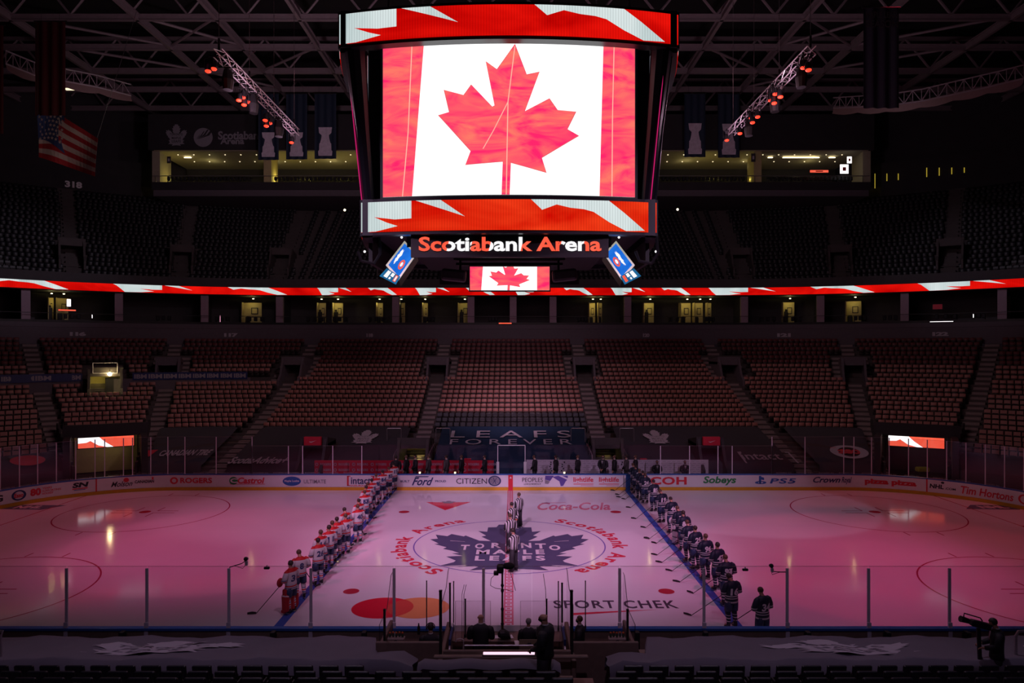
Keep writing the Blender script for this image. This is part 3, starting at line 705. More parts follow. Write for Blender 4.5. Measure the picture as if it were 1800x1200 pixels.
def in_vom(t, s):
    for v, _ in VOM:
        if abs(t-v) < dtm(1.75, v, s) and 21.2 < s < 27.2: return True
    tl = -arc_a(30)
    if abs(t-tl) < dtm(1.9, tl, s) and 19.0 < s < 25: return True
    return False
def projpx(x, y, z):
    d = y+CD; return CX+F*(x-X0)/d, YH+F*(CH-z)/d, d
red, blk, dred = [], [], []
for a, b in zip(AIS[:-1], AIS[1:]):
    for i in range(-5, 21):
        s = rs(i); z = zs(s); mid = (a+b)/2; am = abs(mid)
        centre = am < 1
        tunnel = TUN[0]-1 < am < TUN[1]+1
        outer = am > TUN[1]
        if i < 1 and not outer and not (tunnel and i == 0): continue
        if outer and i < -3: continue
        for q in row_seats(a, b, s, z):
            if in_vom(q[0], s): continue
            if q[0] < -21 and q[0] > -arc_a(50) and i in (11, 12): continue
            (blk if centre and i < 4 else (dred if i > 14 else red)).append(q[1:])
def vis(l):
    o = []
    for q in l:
        px, py, d = projpx(q[0], q[1], q[2]+.6)
        if -60 < px < 1860 and d > 20: o.append((d, q))
    return sorted(o, key=lambda k: k[0])
red = vis(red); redlow = low_seat(M['redseat'], M['seatbase'])
proto = seat_proto('red_stadium_seat', M['redseat'], M['seatbase'])
used = False
def seatlabel(x, y, z, col):
    side = 'left' if x < -12 else ('right' if x > 12 else '')
    if side: return '%s folding seat in the curved block by the %s tunnel screen' % (col, side), '%s seats near the %s tunnel' % (col, side)
    return '%s folding seat in the middle block above the blue tarp' % col, '%s seats in the middle block' % col
for k, (d, q) in enumerate(red[:300]):
    o = proto if k == 0 else link_copy(proto)
    o.location = (q[0], q[1], q[2]); o.rotation_euler = (0, 0, q[3])
    l, g = seatlabel(*q[:3], 'red'); tag(o, l, 'stadium seat', g)
tag(bulk('red_seat_rows', redlow, [q for d, q in red[300:]]), 'rows of red folding seats filling the lower bowl', 'seat rows', kind='stuff')
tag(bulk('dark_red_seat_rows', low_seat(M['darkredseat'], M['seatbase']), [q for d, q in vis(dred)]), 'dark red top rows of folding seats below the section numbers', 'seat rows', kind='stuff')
# upper bowl seats (black)
UAIS = [-arc_a(70), -arc_a(52), -arc_a(34), -arc_a(20), -arc_a(6), -14, -4.7, 4.7, 14, arc_a(6), arc_a(20), arc_a(34), arc_a(52), arc_a(70)]
ub = []
for a, b in zip(UAIS[:-1], UAIS[1:]):
    for j in range(0, 25):
        if abs((a+b)/2) > arc_a(13) and j > 20: continue
        for q in row_seats(a, b, su(j), zu(j), .55, .7):
            vv = False
            for u_ in UAIS:
                if abs(q[0]-u_) < dtm(1.6, u_, su(j)) and 3 <= j <= 7: vv = True
            if not vv: ub.append(q[1:])
ub = vis(ub)
blkv = vis(blk)
# ---------- aisle stairs ----------
for t in AIS[1:-1]:
    mb = MB()
    for i in range(-7, 21):
        s = rs(i); z = zs(s); ds = [0]
        if abs(t) in (21.35, 7.15) or abs(abs(t)-arc_a(20.3)) < .1:
            if 21.2 < s < 27.2: ds = [-1.25, 1.25]
        if TUN[1] < abs(t) < arc_a(45) and i < -3: continue
        for dd in ds:
            p, h = bowl(t+dtm(dd, t, s), s); rise = zs(s+.92)-z
            R = Matrix.Rotation(h, 3, 'Z'); wd = 1.15 if len(ds) == 1 else .8
            mb.box(p+R@Vector((0, .36, z+rise*.25)), (wd, .5, rise*.5+.02), M['stair'], h)
            mb.box(p+R@Vector((0, -.0, z+.012)), (wd, .5, .02), M['stair'], h)
    o = mb.build('aisle_stairs'); struct(o, 'concrete steps of a lower bowl aisle')
for t in UAIS[1:-1]:
    mb = MB()
    for j in range(0, 24):
        s = su(j); p, h = bowl(t, s); R = Matrix.Rotation(h, 3, 'Z')
        mb.box(p+R@Vector((0, .3, zu(j)+.14)), (1.1, .45, .28), M['concrete'], h)
    struct(mb.build('upper_aisle_stairs'), 'dark concrete steps of an upper bowl aisle')
# ---------- vomitories ----------
def vomitory(t, s, z, wd, ht, dep, lab, wall=M['wall'], inner=None, light=None, sign=None):
    p, h = bowl(t, s); R = Matrix.Rotation(h, 3, 'Z')
    q = lambda x, y, zz: p+R@Vector((x, y, zz))
    root = thing('entry_tunnel', (p.x, p.y, z), lab, 'entry tunnel')
    mb = MB(); mb.box(q(0, dep*.5, z+ht+.12), (wd+.4, dep, .24), wall, h); mb.box(q(0, -.02, z+ht+.35), (wd+.5, .1, .8), wall, h); mb.build('header_panel', root)
    for sg in (-1, 1):
        mb = MB(); x = sg*(wd/2+.1)
        vs = [q(x-.1, -1.6, z-.7), q(x-.1, dep, z-.7), q(x-.1, dep, z+ht+.3), q(x-.1, 0, z+ht+.75), q(x-.1, -.9, z+1.0), q(x-.1, -1.6, z+.5)]
        vs += [v+R@Vector((.2, 0, 0)) for v in vs]; n = 6
        mb.add(vs, [tuple(range(n)), tuple(range(2*n-1, n-1, -1))]+[(k, (k+1) % n, n+(k+1) % n, n+k) for k in range(n)], wall); mb.build('side_wall', root)
    mb = MB(); mb.box(q(0, dep, z+ht/2), (wd, .1, ht), inner or M['black'], h); mb.box(q(0, dep/2-.4, z-.05), (wd, dep+.8, .1), M['concrete'], h); mb.build('inner_wall', root)
    if sign: pass
    return root, q
for t, _n in VOM:
    nm = {-7.15: 'left of the middle block', 7.15: 'right of the middle block'}.get(t)
    if not nm: nm = ('second aisle out on the ' if abs(t) < 22 else 'third aisle out on the ')+('left' if t < 0 else 'right')
    s = 22.3; vomitory(t, s, zs(s)-.55, 1.7, 2.0, 4.4, 'grey entry tunnel in the red seats, '+nm)
# rail posts at upper vomitories
for t in UAIS[1:-1]:
    s = su(3); vomitory(t, s, zu(3)-.3, 2.0, 2.2, 3.6, '%s dark entry tunnel out from the middle of the upper bowl, %s side' % (['first', 'second', 'third', 'fourth', 'fifth', 'sixth'][[4.7, 14, arc_a(6), arc_a(20), arc_a(34), arc_a(52)].index(abs(t))], 'left' if t < 0 else 'right'), M['concrete'])
# lit entry on the left with the work lamp
tl = -arc_a(30); s = 19.6
r_, q_ = vomitory(tl, s, zs(s)-.4, 2.3, 2.1, 2.6, 'yellow-lit entry tunnel with a bright work lamp and pink framed panel', M['concrete'], M['warmwall'])
mb = MB(); mb.box(q_(.55, .9, zs(s)+.55), (1.1, .15, 1.9), M['black'], bowl(tl, s)[1]); mb.box(q_(-.55, .7, zs(s)+.1), (.5, .3, .5), M['black'], bowl(tl, s)[1]); mb.build('equipment_rack', r_)
mb = MB()
for a_, b_ in (((-.95, zs(s)+1.95), (.95, zs(s)+1.95)), ((-.95, zs(s)+2.85), (.95, zs(s)+2.85)), ((-.95, zs(s)+1.95), (-.95, zs(s)+2.85)), ((.95, zs(s)+1.95), (.95, zs(s)+2.85))):
    mb.tube([q_(a_[0], -.12, a_[1]), q_(b_[0], -.12, b_[1])], .035, M['tarpink'], 6)
mb.build('panel_frame', r_)
mb = MB(); mb.sphere(q_(.35, -.35, zs(s)+1.85), .17, mat('lamp_hot', (1, .8, .35), .5, noise=0, emit=40)); lampo = mb.build('work_lamp', smooth=True)
tag(lampo, 'bright yellow work lamp hanging at the lit entry tunnel on the left', 'lamp')
mb = MB(); mb.tube([q_(.35, -.35, zs(s)+1.95), q_(.35, -.1, zs(s)+2.3)], .02, M['black'], 6); mb.build('lamp_bracket', lampo)
point('work_light', q_(.35, -.6, zs(s)+1.8), (1, .78, .35), 30, .12); point('entry_light', q_(-.6, 1.4, zs(s)+1.2), (1, .8, .2), 14, .2)
# ---------- tarps ----------
def tarp(t0, t1, i0, i1, m, lab, drop=1.0, skew=None):
    mb = MB(); n = 26; prof = []
    s0 = rs(i0)-.5; s1 = rs(i1)+.25
    ts = [t0+(t1-t0)*k/n for k in range(n+1)]; K = 10; vs = []
    for t in ts:
        e = abs(t-(t0+t1)/2)/((t1-t0)/2)
        p = bt(t, s0-.05, zs(s0)+.78-drop); vs.append(p)
        for k in range(K+1):
            s = s0+(s1-s0)*k/K; sag = .05*math.sin(t*2.1+k)*math.sin(k*1.9)
            vs.append(bt(t, s, zs(s)+.86+sag-(.12 if e > .97 else 0)))
    C = K+2; fs = [(a*C+k, a*C+k+1, (a+1)*C+k+1, (a+1)*C+k) for a in range(n) for k in range(C-1)]
    mb.add(vs, fs, m); o = mb.build('seat_tarp', smooth=True); tag(o, lab, 'tarp')
    return o
def tmap(u, v, off):  # v = s
    return bt(u, v, zs(v)+.97)
def tm_s(py, t, dz=.95):
    lo, hi = 3.5, 13
    for _ in range(40):
        m = (lo+hi)/2; p, _h = bowl(t, m); y = YH+F*(CH-zs(m)-dz)/(p.y+CD)
        if y > py: lo = m
        else: hi = m
    return (lo+hi)/2
to = tarp(-5.6, 6.0, -7, 0, M['tarpblue'], 'dark blue tarp printed LEAFS FOREVER behind the benches')
mb = MB()
def tt2(mb, s, px0, px1, py0, py1, m, bold=.02, shear=0, space=1.0, step=1.0):
    tc_ = t_at((px0+px1)/2, 8); a, b = tm_s(py1, tc_), tm_s(py0, tc_); sm = (a+b)/2
    text(mb, s, (t_at(px0, sm), t_at(px1, sm), a, b), tmap, m, 0, bold, shear, space, step=step)
tt2(mb, 'LEAFS', 793, 1003, 757, 769, M['tarpink'], .0, 0, 1.5); tt2(mb, 'FOREVER', 791, 1005, 772, 781, M['tarpink'], .0, 0, 1.5); mb.build('lettering', to)
for sg, t0, t1 in ((-1, -20.4, -8.2), (1, 8.4, 20.4)):
    nm = 'left' if sg < 0 else 'right'
    o = tarp(t0, t1, -7, 0, M['tarpshaded'], 'grey tarp with a white leaf crest beside the red sign, %s of the blue tarp' % nm)
    mb = MB(); px = 638 if sg < 0 else 1157; tc_ = t_at(px, 8); a, b = tm_s(780, tc_), tm_s(756, tc_)
    crest(mb, tc_, (a+b)/2, 2.1, (b-a), tmap, M['tarpink'], M['tarpshaded'], 0); mb.build('leaf_crest', o)
    ta, tb_ = sorted((sg*22.4, sg*arc_a(19)))
    o = tarp(ta, tb_, -7, 0, M['tarpshaded'], 'grey tarp with printed sponsor wording on the %s curve' % nm)
    mb = MB()
    if sg < 0:
        tt2(mb, 'CANADIAN TIRE', 281, 371, 791, 801, M['tarpink'], .03, .3); tt2(mb, 'ScotiaAdvice+', 404, 506, 803, 815, M['tarpink'], .03, .3)
        tc_ = t_at(265, 6); a, b = tm_s(803, tc_), tm_s(791, tc_); art(mb, poly2d([(t_at(254, 6), b), (tc_, a), (t_at(277, 6), b)], step=1), tmap, M['redboard'], 0)
    else:
        tt2(mb, 'Esso', 1463, 1512, 787, 798, M['redboard'], .05); tc_ = t_at(1486, 7); a, b = tm_s(806, tc_), tm_s(783, tc_)
        dd = ring2d(tc_, (a+b)/2, t_at(1522, 7)-tc_, (b-a)/2, .8, 40, .35); mb.add([tmap(u, v, 0) for u, v in dd[0]], dd[1], M['tarpink'])
        tt2(mb, 'intact', 1303, 1372, 796, 808, M['tarpink'], .01)
        for p0, p1, q0, q1 in ((1293, 1296, 794, 814), (1380, 1383, 794, 814), (1293, 1300, 794, 796), (1376, 1383, 794, 796)):
            tc_ = t_at((p0+p1)/2, 6); a, b = tm_s(q1, tc_), tm_s(q0, tc_); art(mb, poly2d(rect(t_at(p0, 6), t_at(p1, 6), a, b)), tmap, M['tarpink'], 0)
    mb.build('sponsor_print', o)
for sg in (-1, 1):
    ta, tb_ = sorted((sg*arc_a(40.5), sg*arc_a(61)))
    o = tarp(ta, tb_, -7, -4, M['tarpshaded'], 'dim grey tarp beyond the %s tunnel near the picture edge' % ('left' if sg < 0 else 'right'))
    if sg < 0:
        mb = MB(); c = -arc_a(49); art(mb, poly2d(ellipse(c+.2, 6, 1.4, .9, 24), step=.7), lambda u, v, o_: tmap(u, v, 0), M['redboard'], 0); mb.build('red_disc_print', o)
# ---------- bench backs ----------
def wallbox(mb, t0, t1, s, z0, z1, m, th=.08):
    n = max(1, int(abs(t1-t0)/1.5))
    for k in range(n):
        a = t0+(t1-t0)*k/n; b = t0+(t1-t0)*(k+1)/n; p, _h = bowl(a, s); q, _h = bowl(b, s); d = q-p
        mb.box((p+q)/2+Vector((0, 0, (z0+z1)/2)), (d.length, th, z1-z0), m, math.atan2(d.y, d.x))
SB = 3.3
mb = MB(); wallbox(mb, t_at(553, SB), t_at(868, SB), SB, .45, 1.48, M['redboard'])
rw = mb.build('bench_wall'); tag(rw, 'red bench backdrop repeating white ROGERS wording', 'backdrop wall')
mb = MB()
px = 557
while px < 868:
    for z in (.72, 1.12):
        a = t_at(px, SB); mb.add(*(lambda d: ([(x, HW+SB-.05, y) for x, y in d[0]], d[1]))(ring2d(a, z+.08, .11, .11, .04, 16)), M['tarpink'])
        text(mb, 'ROGERS', (a+.25, a+1.02, z, z+.17), lambda u, v, o: (u, HW+SB-.05, v), M['tarpink'], 0, .02)
    px += 32.5
mb.build('lettering', rw)
mb = MB(); wallbox(mb, t_at(925, SB), t_at(1245, SB), SB, .45, 1.52, M['board'])
ww = mb.build('bench_wall'); tag(ww, 'pale tiled bench backdrop covered in small dark dashes', 'backdrop wall')
mb = MB()
for r in range(7):
    x = t_at(932, SB)+.1*(r % 2)
    while x < t_at(1240, SB):
        if random.random() < .92: mb.box((x, HW+SB-.048, .56+r*.14), (.22, .006, .018), M['grey_ink'])
        x += .34
for px in (968, 990, 1093):
    x = t_at(px, SB)
    for k in range(6): mb.box((x+random.uniform(-.15, .15), HW+SB-.05, .6+k*.15), (.1, .006, .08), M['black_ink'])
mb.build('printed_dashes', ww)
for a_, b_, nm in ((690, 872, 'red wall'), (928, 1110, 'white wall'), (1150, 1245, 'white wall, outer end')):
    mb = MB(); x0, x1 = t_at(a_, 2.2), t_at(b_, 2.2); mb.rbox(((x0+x1)/2, HW+2.0, .55), (x1-x0, .4, .06), M['wood'], .02)
    x = x0+.2
    while x < x1: mb.box((x, HW+2.0, .27), (.08, .3, .54), M['black']); x += 1.6
    tag(mb.build('team_bench'), 'low dark players bench before the '+nm, 'bench')
struct((lambda m_: (m_.box((0, HW+2.0, .1), (34, 3.6, .2), M['greypanel']), m_.build('floor_bench'))[1])(MB()))
# glass behind benches, door frame
for a_, b_ in ((636, 705), (705, 770), (770, 875), (923, 1025), (1025, 1095), (1095, 1161)):
    x0, x1 = t_at(a_, SB-.2), t_at(b_, SB-.2); mb = MB(); mb.box(((x0+x1)/2, HW+SB-.2, 1.4), (x1-x0-.02, .012, 2.4), M['glass'])
    tag(mb.build('rink_glass'), 'clear glass panel behind the benches, above the bench walls', 'glass panel', 'glass behind the benches')
x0, x1 = t_at(875, 1.2), t_at(923, 1.2); fr = thing('bench_gate', ((x0+x1)/2, HW+1.2, 0), 'white door frame between the two benches at the red line', 'gate')
for x in (x0, x1):
    mb = MB(); mb.box((x, HW+1.2, 1.0), (.18, .12, 1.4), M['white']); mb.box((x, HW+1.2, 2.2), (.05, .05, 1.3), M['white']); mb.build('gate_post', fr)
mb = MB(); mb.box(((x0+x1)/2, HW+1.2, 2.83), (x1-x0+.05, .05, .05), M['white']); mb.build('top_bar', fr)
mb = MB(); mb.box(((x0+x1)/2, HW+1.2, 1.5), (x1-x0-.06, .012, 2.6), M['glass']); mb.build('gate_pane', fr)
# lower aisle entries with rails at the two middle aisles, and red signed ones further out
for sg in (-1, 1):
    t = 7.15*sg; nm = 'left' if sg < 0 else 'right'
    r, q = vomitory(t, 5.2, .35, 1.9, 1.75, 3.2, 'dark entry beneath the aisle steps, %s end of the blue tarp' % nm, M['concrete'], M['warmwall'] if sg < 0 else M['greypanel'])
    point('entry_light', q(.2, 1.6, 1.3), (1, .85, .25), 7 if sg < 0 else 2, .1)
    for e in (-1, 1):
        mb = MB(); x = t+e*1.25
        mb.tube([(x, HW+3.6, 1.0), (x-e*.0, HW+3.9, 1.75), (x+e*.05-.0*e, HW+7.2, zs(7.2)+1.0), (x+e*.05, HW+7.2, zs(7.2)+.1)], .03, M['rail'], 6)
        for yy in (4.6, 5.6, 6.5): mb.tube([(x, HW+yy, .5), (x, HW+yy, 1.0+(yy-3.9)*.28+.75)], .018, M['rail'], 5)
        tag(mb.build('handrail'), 'shiny metal handrail, %s side of the dark entry, %s end of blue tarp' % ('outer' if e == sg else 'inner', nm), 'handrail')
        mb = MB(); xa = t+e*1.9; zt = zs(8)+.9
        mb.tube([(xa-.55, HW+8, zs(8)), (xa-.55, HW+8, zt+.9), (xa-.5, HW+8, zt+.96), (xa+.5, HW+8, zt+.96), (xa+.55, HW+8, zt+.9), (xa+.55, HW+8, zs(8))], .03, M['rail'], 6)
        tag(mb.build('guard_frame'), 'thin guard frame, %s side of the steps, %s end of blue tarp' % ('outer' if e == sg else 'inner', nm), 'guard frame')
    t = t_at(552 if sg < 0 else 1248, 4.4)
    r, q = vomitory(t, 4.4, .35, 1.5, 1.9, 2.6, 'narrow yellow-lit entry under the small red sign, %s of the benches' % nm, M['greypanel'], M['warmwall'])
    point('entry_light', q(0, 1.2, 1.4), (1, .85, .25), 6, .1)
    mb = MB(); mb.rbox(q(0, -.3, 2.75), (1.25, .3, .62), M['redboard'], .03, 1, Matrix.Rotation(bowl(t, 4)[1], 3, 'Z')); sg_ = mb.build('red_sign')
    tag(sg_, 'small red sign box with a white swoosh above the %s narrow entry' % nm, 'sign')
    mb = MB(); c = q(0, -.46, 2.75); mb.add([(c.x-.25, c.y, c.z-.02), (c.x-.1, c.y, c.z-.1), (c.x+.3, c.y, c.z+.06), (c.x-.08, c.y, c.z-.04)], [(0, 1, 2, 3)], M['white']); mb.build('swoosh', sg_)
    # corner tunnel with its screen
    t0, t1 = sg*TUN[0], sg*TUN[1]; tc = (t_at(187, 6.5) if sg < 0 else t_at(1610, 6.5)); p, h = bowl(tc, 6.5); R = Matrix.Rotation(h, 3, 'Z')
    tun = thing('rink_tunnel', (p.x, p.y, 0), 'wide tunnel opening under the %s tunnel screen at the corner' % nm, 'tunnel')
    q = lambda x, y, z: p+R@Vector((x, y, z))
    W_ = 2.1
    mb = MB(); mb.box(q(0, 0, 3.5), (2*W_+1.2, .3, .9), M['darkwall'], h); mb.build('header_panel', tun)
    for e in (-1, 1):
        mb = MB(); mb.box(q(e*(W_+.25), 0, 1.6), (.4, 6, 3.2), M['darkwall'], h); mb.build('side_wall', tun)
    mb = MB(); mb.box(q(0, 3.4, 1.5), (2*W_, .1, 3), M['warmwall'] if sg < 0 else M['greypanel'], h); mb.build('inner_wall', tun)
    if sg < 0: point('tunnel_light', q(.3, 2, 2.3), (1, .85, .3), 9, .2)
    else:
        point('tunnel_light', q(.3, 2, 2.3), (1, .85, .5), 3, .2)
        mb = MB(); mb.rbox(q(.4, 1.2, .5), (.9, .5, .35), mat('chair_lime', (.4, .45, .02), .6), .08); tag(mb.build('equipment_case'), 'dull yellow case lying inside the right corner tunnel', 'case')
    mb = MB(); sw = 3.52; sh = .74
    sm = lambda u, v, o: q(u, -.18-o, 2.28+v)
    art(mb, poly2d(rect(-sw/2, sw/2, 0, sh)), sm, M['sgn_red'], 0)
    art(mb, poly2d([(-sw/2, sh), (-.45, sh), (-.1, .4), (.45, 0), (.05, 0), (-.5, .15), (-1.0, .5), (-1.25, .38), (-sw/2, .35)]), sm, M['scr_white'], .01)
    so = mb.build('tunnel_screen'); tag(so, 'small red and white screen above the %s corner tunnel' % nm, 'screen')
    mb = MB(); mb.box(q(0, -.1, 2.28+sh/2), (sw+.12, .12, sh+.12), M['black'], h); mb.build('screen_housing', so)
    # dark parapet closing the block over the tunnel
    mb = MB(); wallbox(mb, sg*arc_a(21.2), sg*arc_a(38.8), rs(0)-.7, 1.2, zs(rs(0))+.45, M['darkwall'], .15); struct(mb.build('wall_tunnel_front'), 'dark wall under the corner seats over the tunnel')
    for aa, e in ((21.5, 1), (38.7, -1)):
        mb = MB()
        n = 10
        for k in range(n):
            s = 4.5+k*.9; p2, h2 = bowl(sg*arc_a(aa), s); R2 = Matrix.Rotation(h2, 3, 'Z')
            mb.box(p2+Vector((0, 0, (zs(s)+.9)/2)), (.14, .95, zs(s)+.9), M['darkwall'], h2)
        struct(mb.build('wall_block_end'), 'dark side wall of the corner seating block')
# IBM barrier
for a_, b_, ib_, nm in ((-30, 146, [(2, 26), (34, 60), (62, 90), (94, 118), (122, 142)], 'outer'), (200, 440, [(236, 258), (261, 285), (288, 311), (314, 336), (339, 361), (364, 384), (388, 408), (411, 432)], 'inner')):
    S_ = 20.4; mb = MB(); wallbox(mb, t_at(a_, S_), t_at(b_, S_), S_, zs(S_)-.4, zs(S_)+1.05, M['wall'], .15)
    o = mb.build('barrier_wall'); tag(o, 'grey barrier wall with dark IBM boards, %s run on the left stand' % nm, 'barrier')
    zt = zs(S_)+1.0
    mb = MB(); wallbox(mb, t_at(max(a_, ib_[0][0]-3), S_-.12), t_at(ib_[-1][1]+3, S_-.12), S_-.12, zt-.1, zt+.6, M['navy'], .04); mb.build('advert_board', o)
    mb = MB()
    for x0_, x1_ in ib_:
        text(mb, 'IBM', (t_at(x0_, S_-.16), t_at(x1_, S_-.16), zt+.05, zt+.45), lambda u, v, o__: bt(u, S_-.17, v), M['grey_ink'], 0, .04)
    mb.build('lettering', o)
# ---------- suites ----------
pxs = [45, 209, 360, 492, 696, 828, 902, 972, 1103, 1308, 1442, 1590, 1762]
mbp = MB()
for px in pxs:
    t = t_at(px, 31.4); p, h = bowl(t, 31.4); mb = MB(); mb.box((p.x, p.y, 13.6), (.75, .5, 3.2), M['pillar'], h)
    q, _ = bowl(t, 34); mb.box((q.x, q.y, 13.6), (.2, 5, 3.2), M['greypanel'], h); struct(mb.build('wall_suite_pillar'), 'pillar between suites with its lit look painted in')
SL = 0
lit = [(84, 94, 1), (99, 120, .6), (428, 460, 1), (588, 603, 1.5), (664, 673, .7), (744, 752, .7), (806, 826, .6), (1034, 1046, 1.6), (1050, 1058, .4), (1129, 1149, 1.6), (1193, 1214, 1.3), (1218, 1236, .8), (1374, 1396, 1.2), (1486, 1514, 1.0), (1760, 1776, 1.2), (560, 572, .3), (700, 712, .3), (1240, 1250, .5)]
for k, (a_, b_, e) in enumerate(lit):
    s = 34.6; t0, t1 = t_at(a_, s), t_at(b_, s); p, h = bowl((t0+t1)/2, s); p2, _ = bowl(t0, s); q2, _ = bowl(t1, s); wd = (q2-p2).length; R = Matrix.Rotation(h, 3, 'Z')
    mb = MB(); mb.box((p.x, p.y, 13.35), (wd, .1, 2.7), M['warmwall'], h); mb.box((p+R@Vector((-wd/2, -.5, 13.35))), (.08, 1.0, 2.7), M['warmwall'], h); struct(mb.build('wall_suite_lit'), 'yellow lit wall inside a suite')
    mb = MB(); f_ = p+R@Vector((wd*.12, -.08, 13.75)); mb.box(f_, (wd*.38, .04, .75), M['black'], h); mb.box(f_-R@Vector((0, .03, 0)), (wd*.28, .02, .58), M['warmwall'], h)
    if k % 3 == 0: mb.rbox(p+R@Vector((-wd*.2, -.5, 12.9)), (.42, .3, 1.6), M['suit'], .12, 2, R); mb.sphere(p+R@Vector((-wd*.2, -.5, 13.8)), .13, M['suit'])
    else: mb.rbox(p+R@Vector((-wd*.22, -.4, 12.6)), (.5, .3, 1.0), M['suit'], .08, 1, R)
    tag(mb.build('picture_frame' if k % 3 else 'suite_figure'), 'dark shape and framed picture against the yellow suite wall, %s lit one from the left' % (ORDS+['fifteenth', 'sixteenth', 'seventeenth', 'eighteenth'])[k], 'picture')
    mb = MB(); c = p+R@Vector((wd*.1, -.7, 15.1)); mb.rbox(c, (.18, .1, .08), M['lamp_warm'], .02); tag(mb.build('ceiling_light'), 'tiny warm ceiling light in a suite under the ribbon screen', 'light', 'suite ceiling lights')
    point('suite_light', p+R@Vector((0, -.9, 14.6)), (1, .82, .28), 11*e, .1)
mb = MB(); strip(mb, -AEND, AEND, [(30.6, 12.05), (30.6, 12.3), (30.7, 12.3), (30.7, 12.05)], M['black']); strip(mb, -AEND, AEND, [(30.65, 12.95), (30.65, 13.0), (30.7, 13.0), (30.7, 12.95), (30.65, 12.95)], M['black'])
tag(mb.build('suite_railing'), 'dark railing along the front of all the suites', 'railing')
for k in [k_ for k_ in range(34) if min(abs(20+k_*53-q_) for q_ in pxs) > 30]:   # dark counters and chairs seen against the lit walls
    px = 20+k*53+random.uniform(-8, 8); s = 32.3; p, h = bowl(t_at(px, s), s); R = Matrix.Rotation(h, 3, 'Z'); mb = MB(); wd = random.uniform(1.0, 2.4)
    mb.box(p+Vector((0, 0, 12.95)), (wd, .45, .06), M['black'], h)
    for e in (-1, 1): mb.box(p+R@Vector((e*wd*.4, 0, 12.5)), (.08, .3, .9), M['black'], h)
    for e in range(3): mb.rbox(p+R@Vector(((e-1)*wd*.33, -.5, 12.72)), (.34, .34, .5), M['suit'], .06, 1, R)
    tag(mb.build('suite_counter'), 'dark counter with stools at the front of a suite', 'counter', 'suite counters')
def little_screen(px, py, s, w_, h_, m, lab):
    t = t_at(px, s); p, h = bowl(t, s); z = z_at(py, t, s); R = Matrix.Rotation(h, 3, 'Z'); mb = MB()
    mb.box((p.x, p.y, z), (w_, .04, h_), m, h); o = mb.build('wall_screen'); tag(o, lab, 'screen')
    mb = MB(); mb.box(p+R@Vector((0, .05, z)), (w_+.08, .05, h_+.08), M['black'], h); mb.build('screen_back', o)
little_screen(121, 532, 33, .35, .75, M['lamp_white'], 'narrow white lit poster in a suite on the left')
little_screen(118, 545, 31.5, 1.5, .13, M['sgn_red'], 'thin red and white light strip in a suite on the left')
little_screen(1648, 539, 33, .85, .5, M['redboard'], 'dull red screen in a suite on the right')
little_screen(1655, 565, 30.4, 2.0, .05, M['lamp_white'], 'thin white light bar on the railing above number 122')
little_screen(888, 568, 30.4, 1.4, .12, M['sgn_red'], 'thin red and white light bar above the middle block')
little_screen(162, 556, 31, .06, .35, M['lamp_white'], 'short upright white light at a suite on the left')
little_screen(387, 560, 31, .06, .7, mat('pinklight', (1, .4, .6), .5, noise=0, emit=.7), 'short upright pink light left of number 118')
little_screen(1711, 555, 31, .06, .35, M['lamp_white'], 'short upright white light right of number 122')
# ================= UPPER LEVELS =================
# folding seats of the upper bowl: with the dark middle rows, the 300 largest in view are single seats
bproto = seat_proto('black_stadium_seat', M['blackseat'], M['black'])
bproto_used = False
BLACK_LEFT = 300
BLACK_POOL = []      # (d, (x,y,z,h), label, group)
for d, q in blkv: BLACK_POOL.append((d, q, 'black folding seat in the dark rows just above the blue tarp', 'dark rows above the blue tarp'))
# near seats (seen from behind, facing +Y)
near_rows = [(16.95, 1.02), (16.1, 1.27), (15.25, 1.52), (14.4, 1.80), (13.6, 2.1)]
def nz(k): return near_rows[k][1]
for k, (d, z) in enumerate(near_rows):
    y = d-CD; x = -13.2+(k % 2)*.29
    while x < 13.6:
        px = CX+F*(x-X0)/d
        ok = -30 < px < 1830
        if k == 0 and not (-30 < px < 645 or 1080 < px < 1830): ok = False
        if 1000 < px < 1055+25*(k > 2) : ok = False
        if k == 0 and 640 < px < 1100: ok = False
        if ok:
            side = 'left' if px < 1000 else 'right'
            BLACK_POOL.append((d, (x, y, z, PI), 'black folding seat seen from behind, %s row back from the grey tarp, %s block' % (ORDS[k], side), 'near black seats, %s row, %s block' % (ORDS[k], side)))
        x += .6
BLACK_POOL.sort(key=lambda k: k[0])
for k, (d, q, l, g) in enumerate(BLACK_POOL):
    o = bproto if k == 0 else link_copy(bproto)
    o.location = q[:3]; o.rotation_euler = (0, 0, q[3]); tag(o, l, 'stadium seat', g)
n_left = max(0, 300-len(BLACK_POOL))
blow = low_seat(M['blackseat'], M['black'])
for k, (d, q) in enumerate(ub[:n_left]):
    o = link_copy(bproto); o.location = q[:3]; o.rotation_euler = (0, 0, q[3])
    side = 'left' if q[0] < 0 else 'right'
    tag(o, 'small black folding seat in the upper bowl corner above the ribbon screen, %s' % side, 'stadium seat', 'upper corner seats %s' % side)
tag(bulk('black_seat_rows', blow, [q for d, q in ub[n_left:]]), 'rows of black folding seats filling the upper bowl', 'seat rows', kind='stuff')
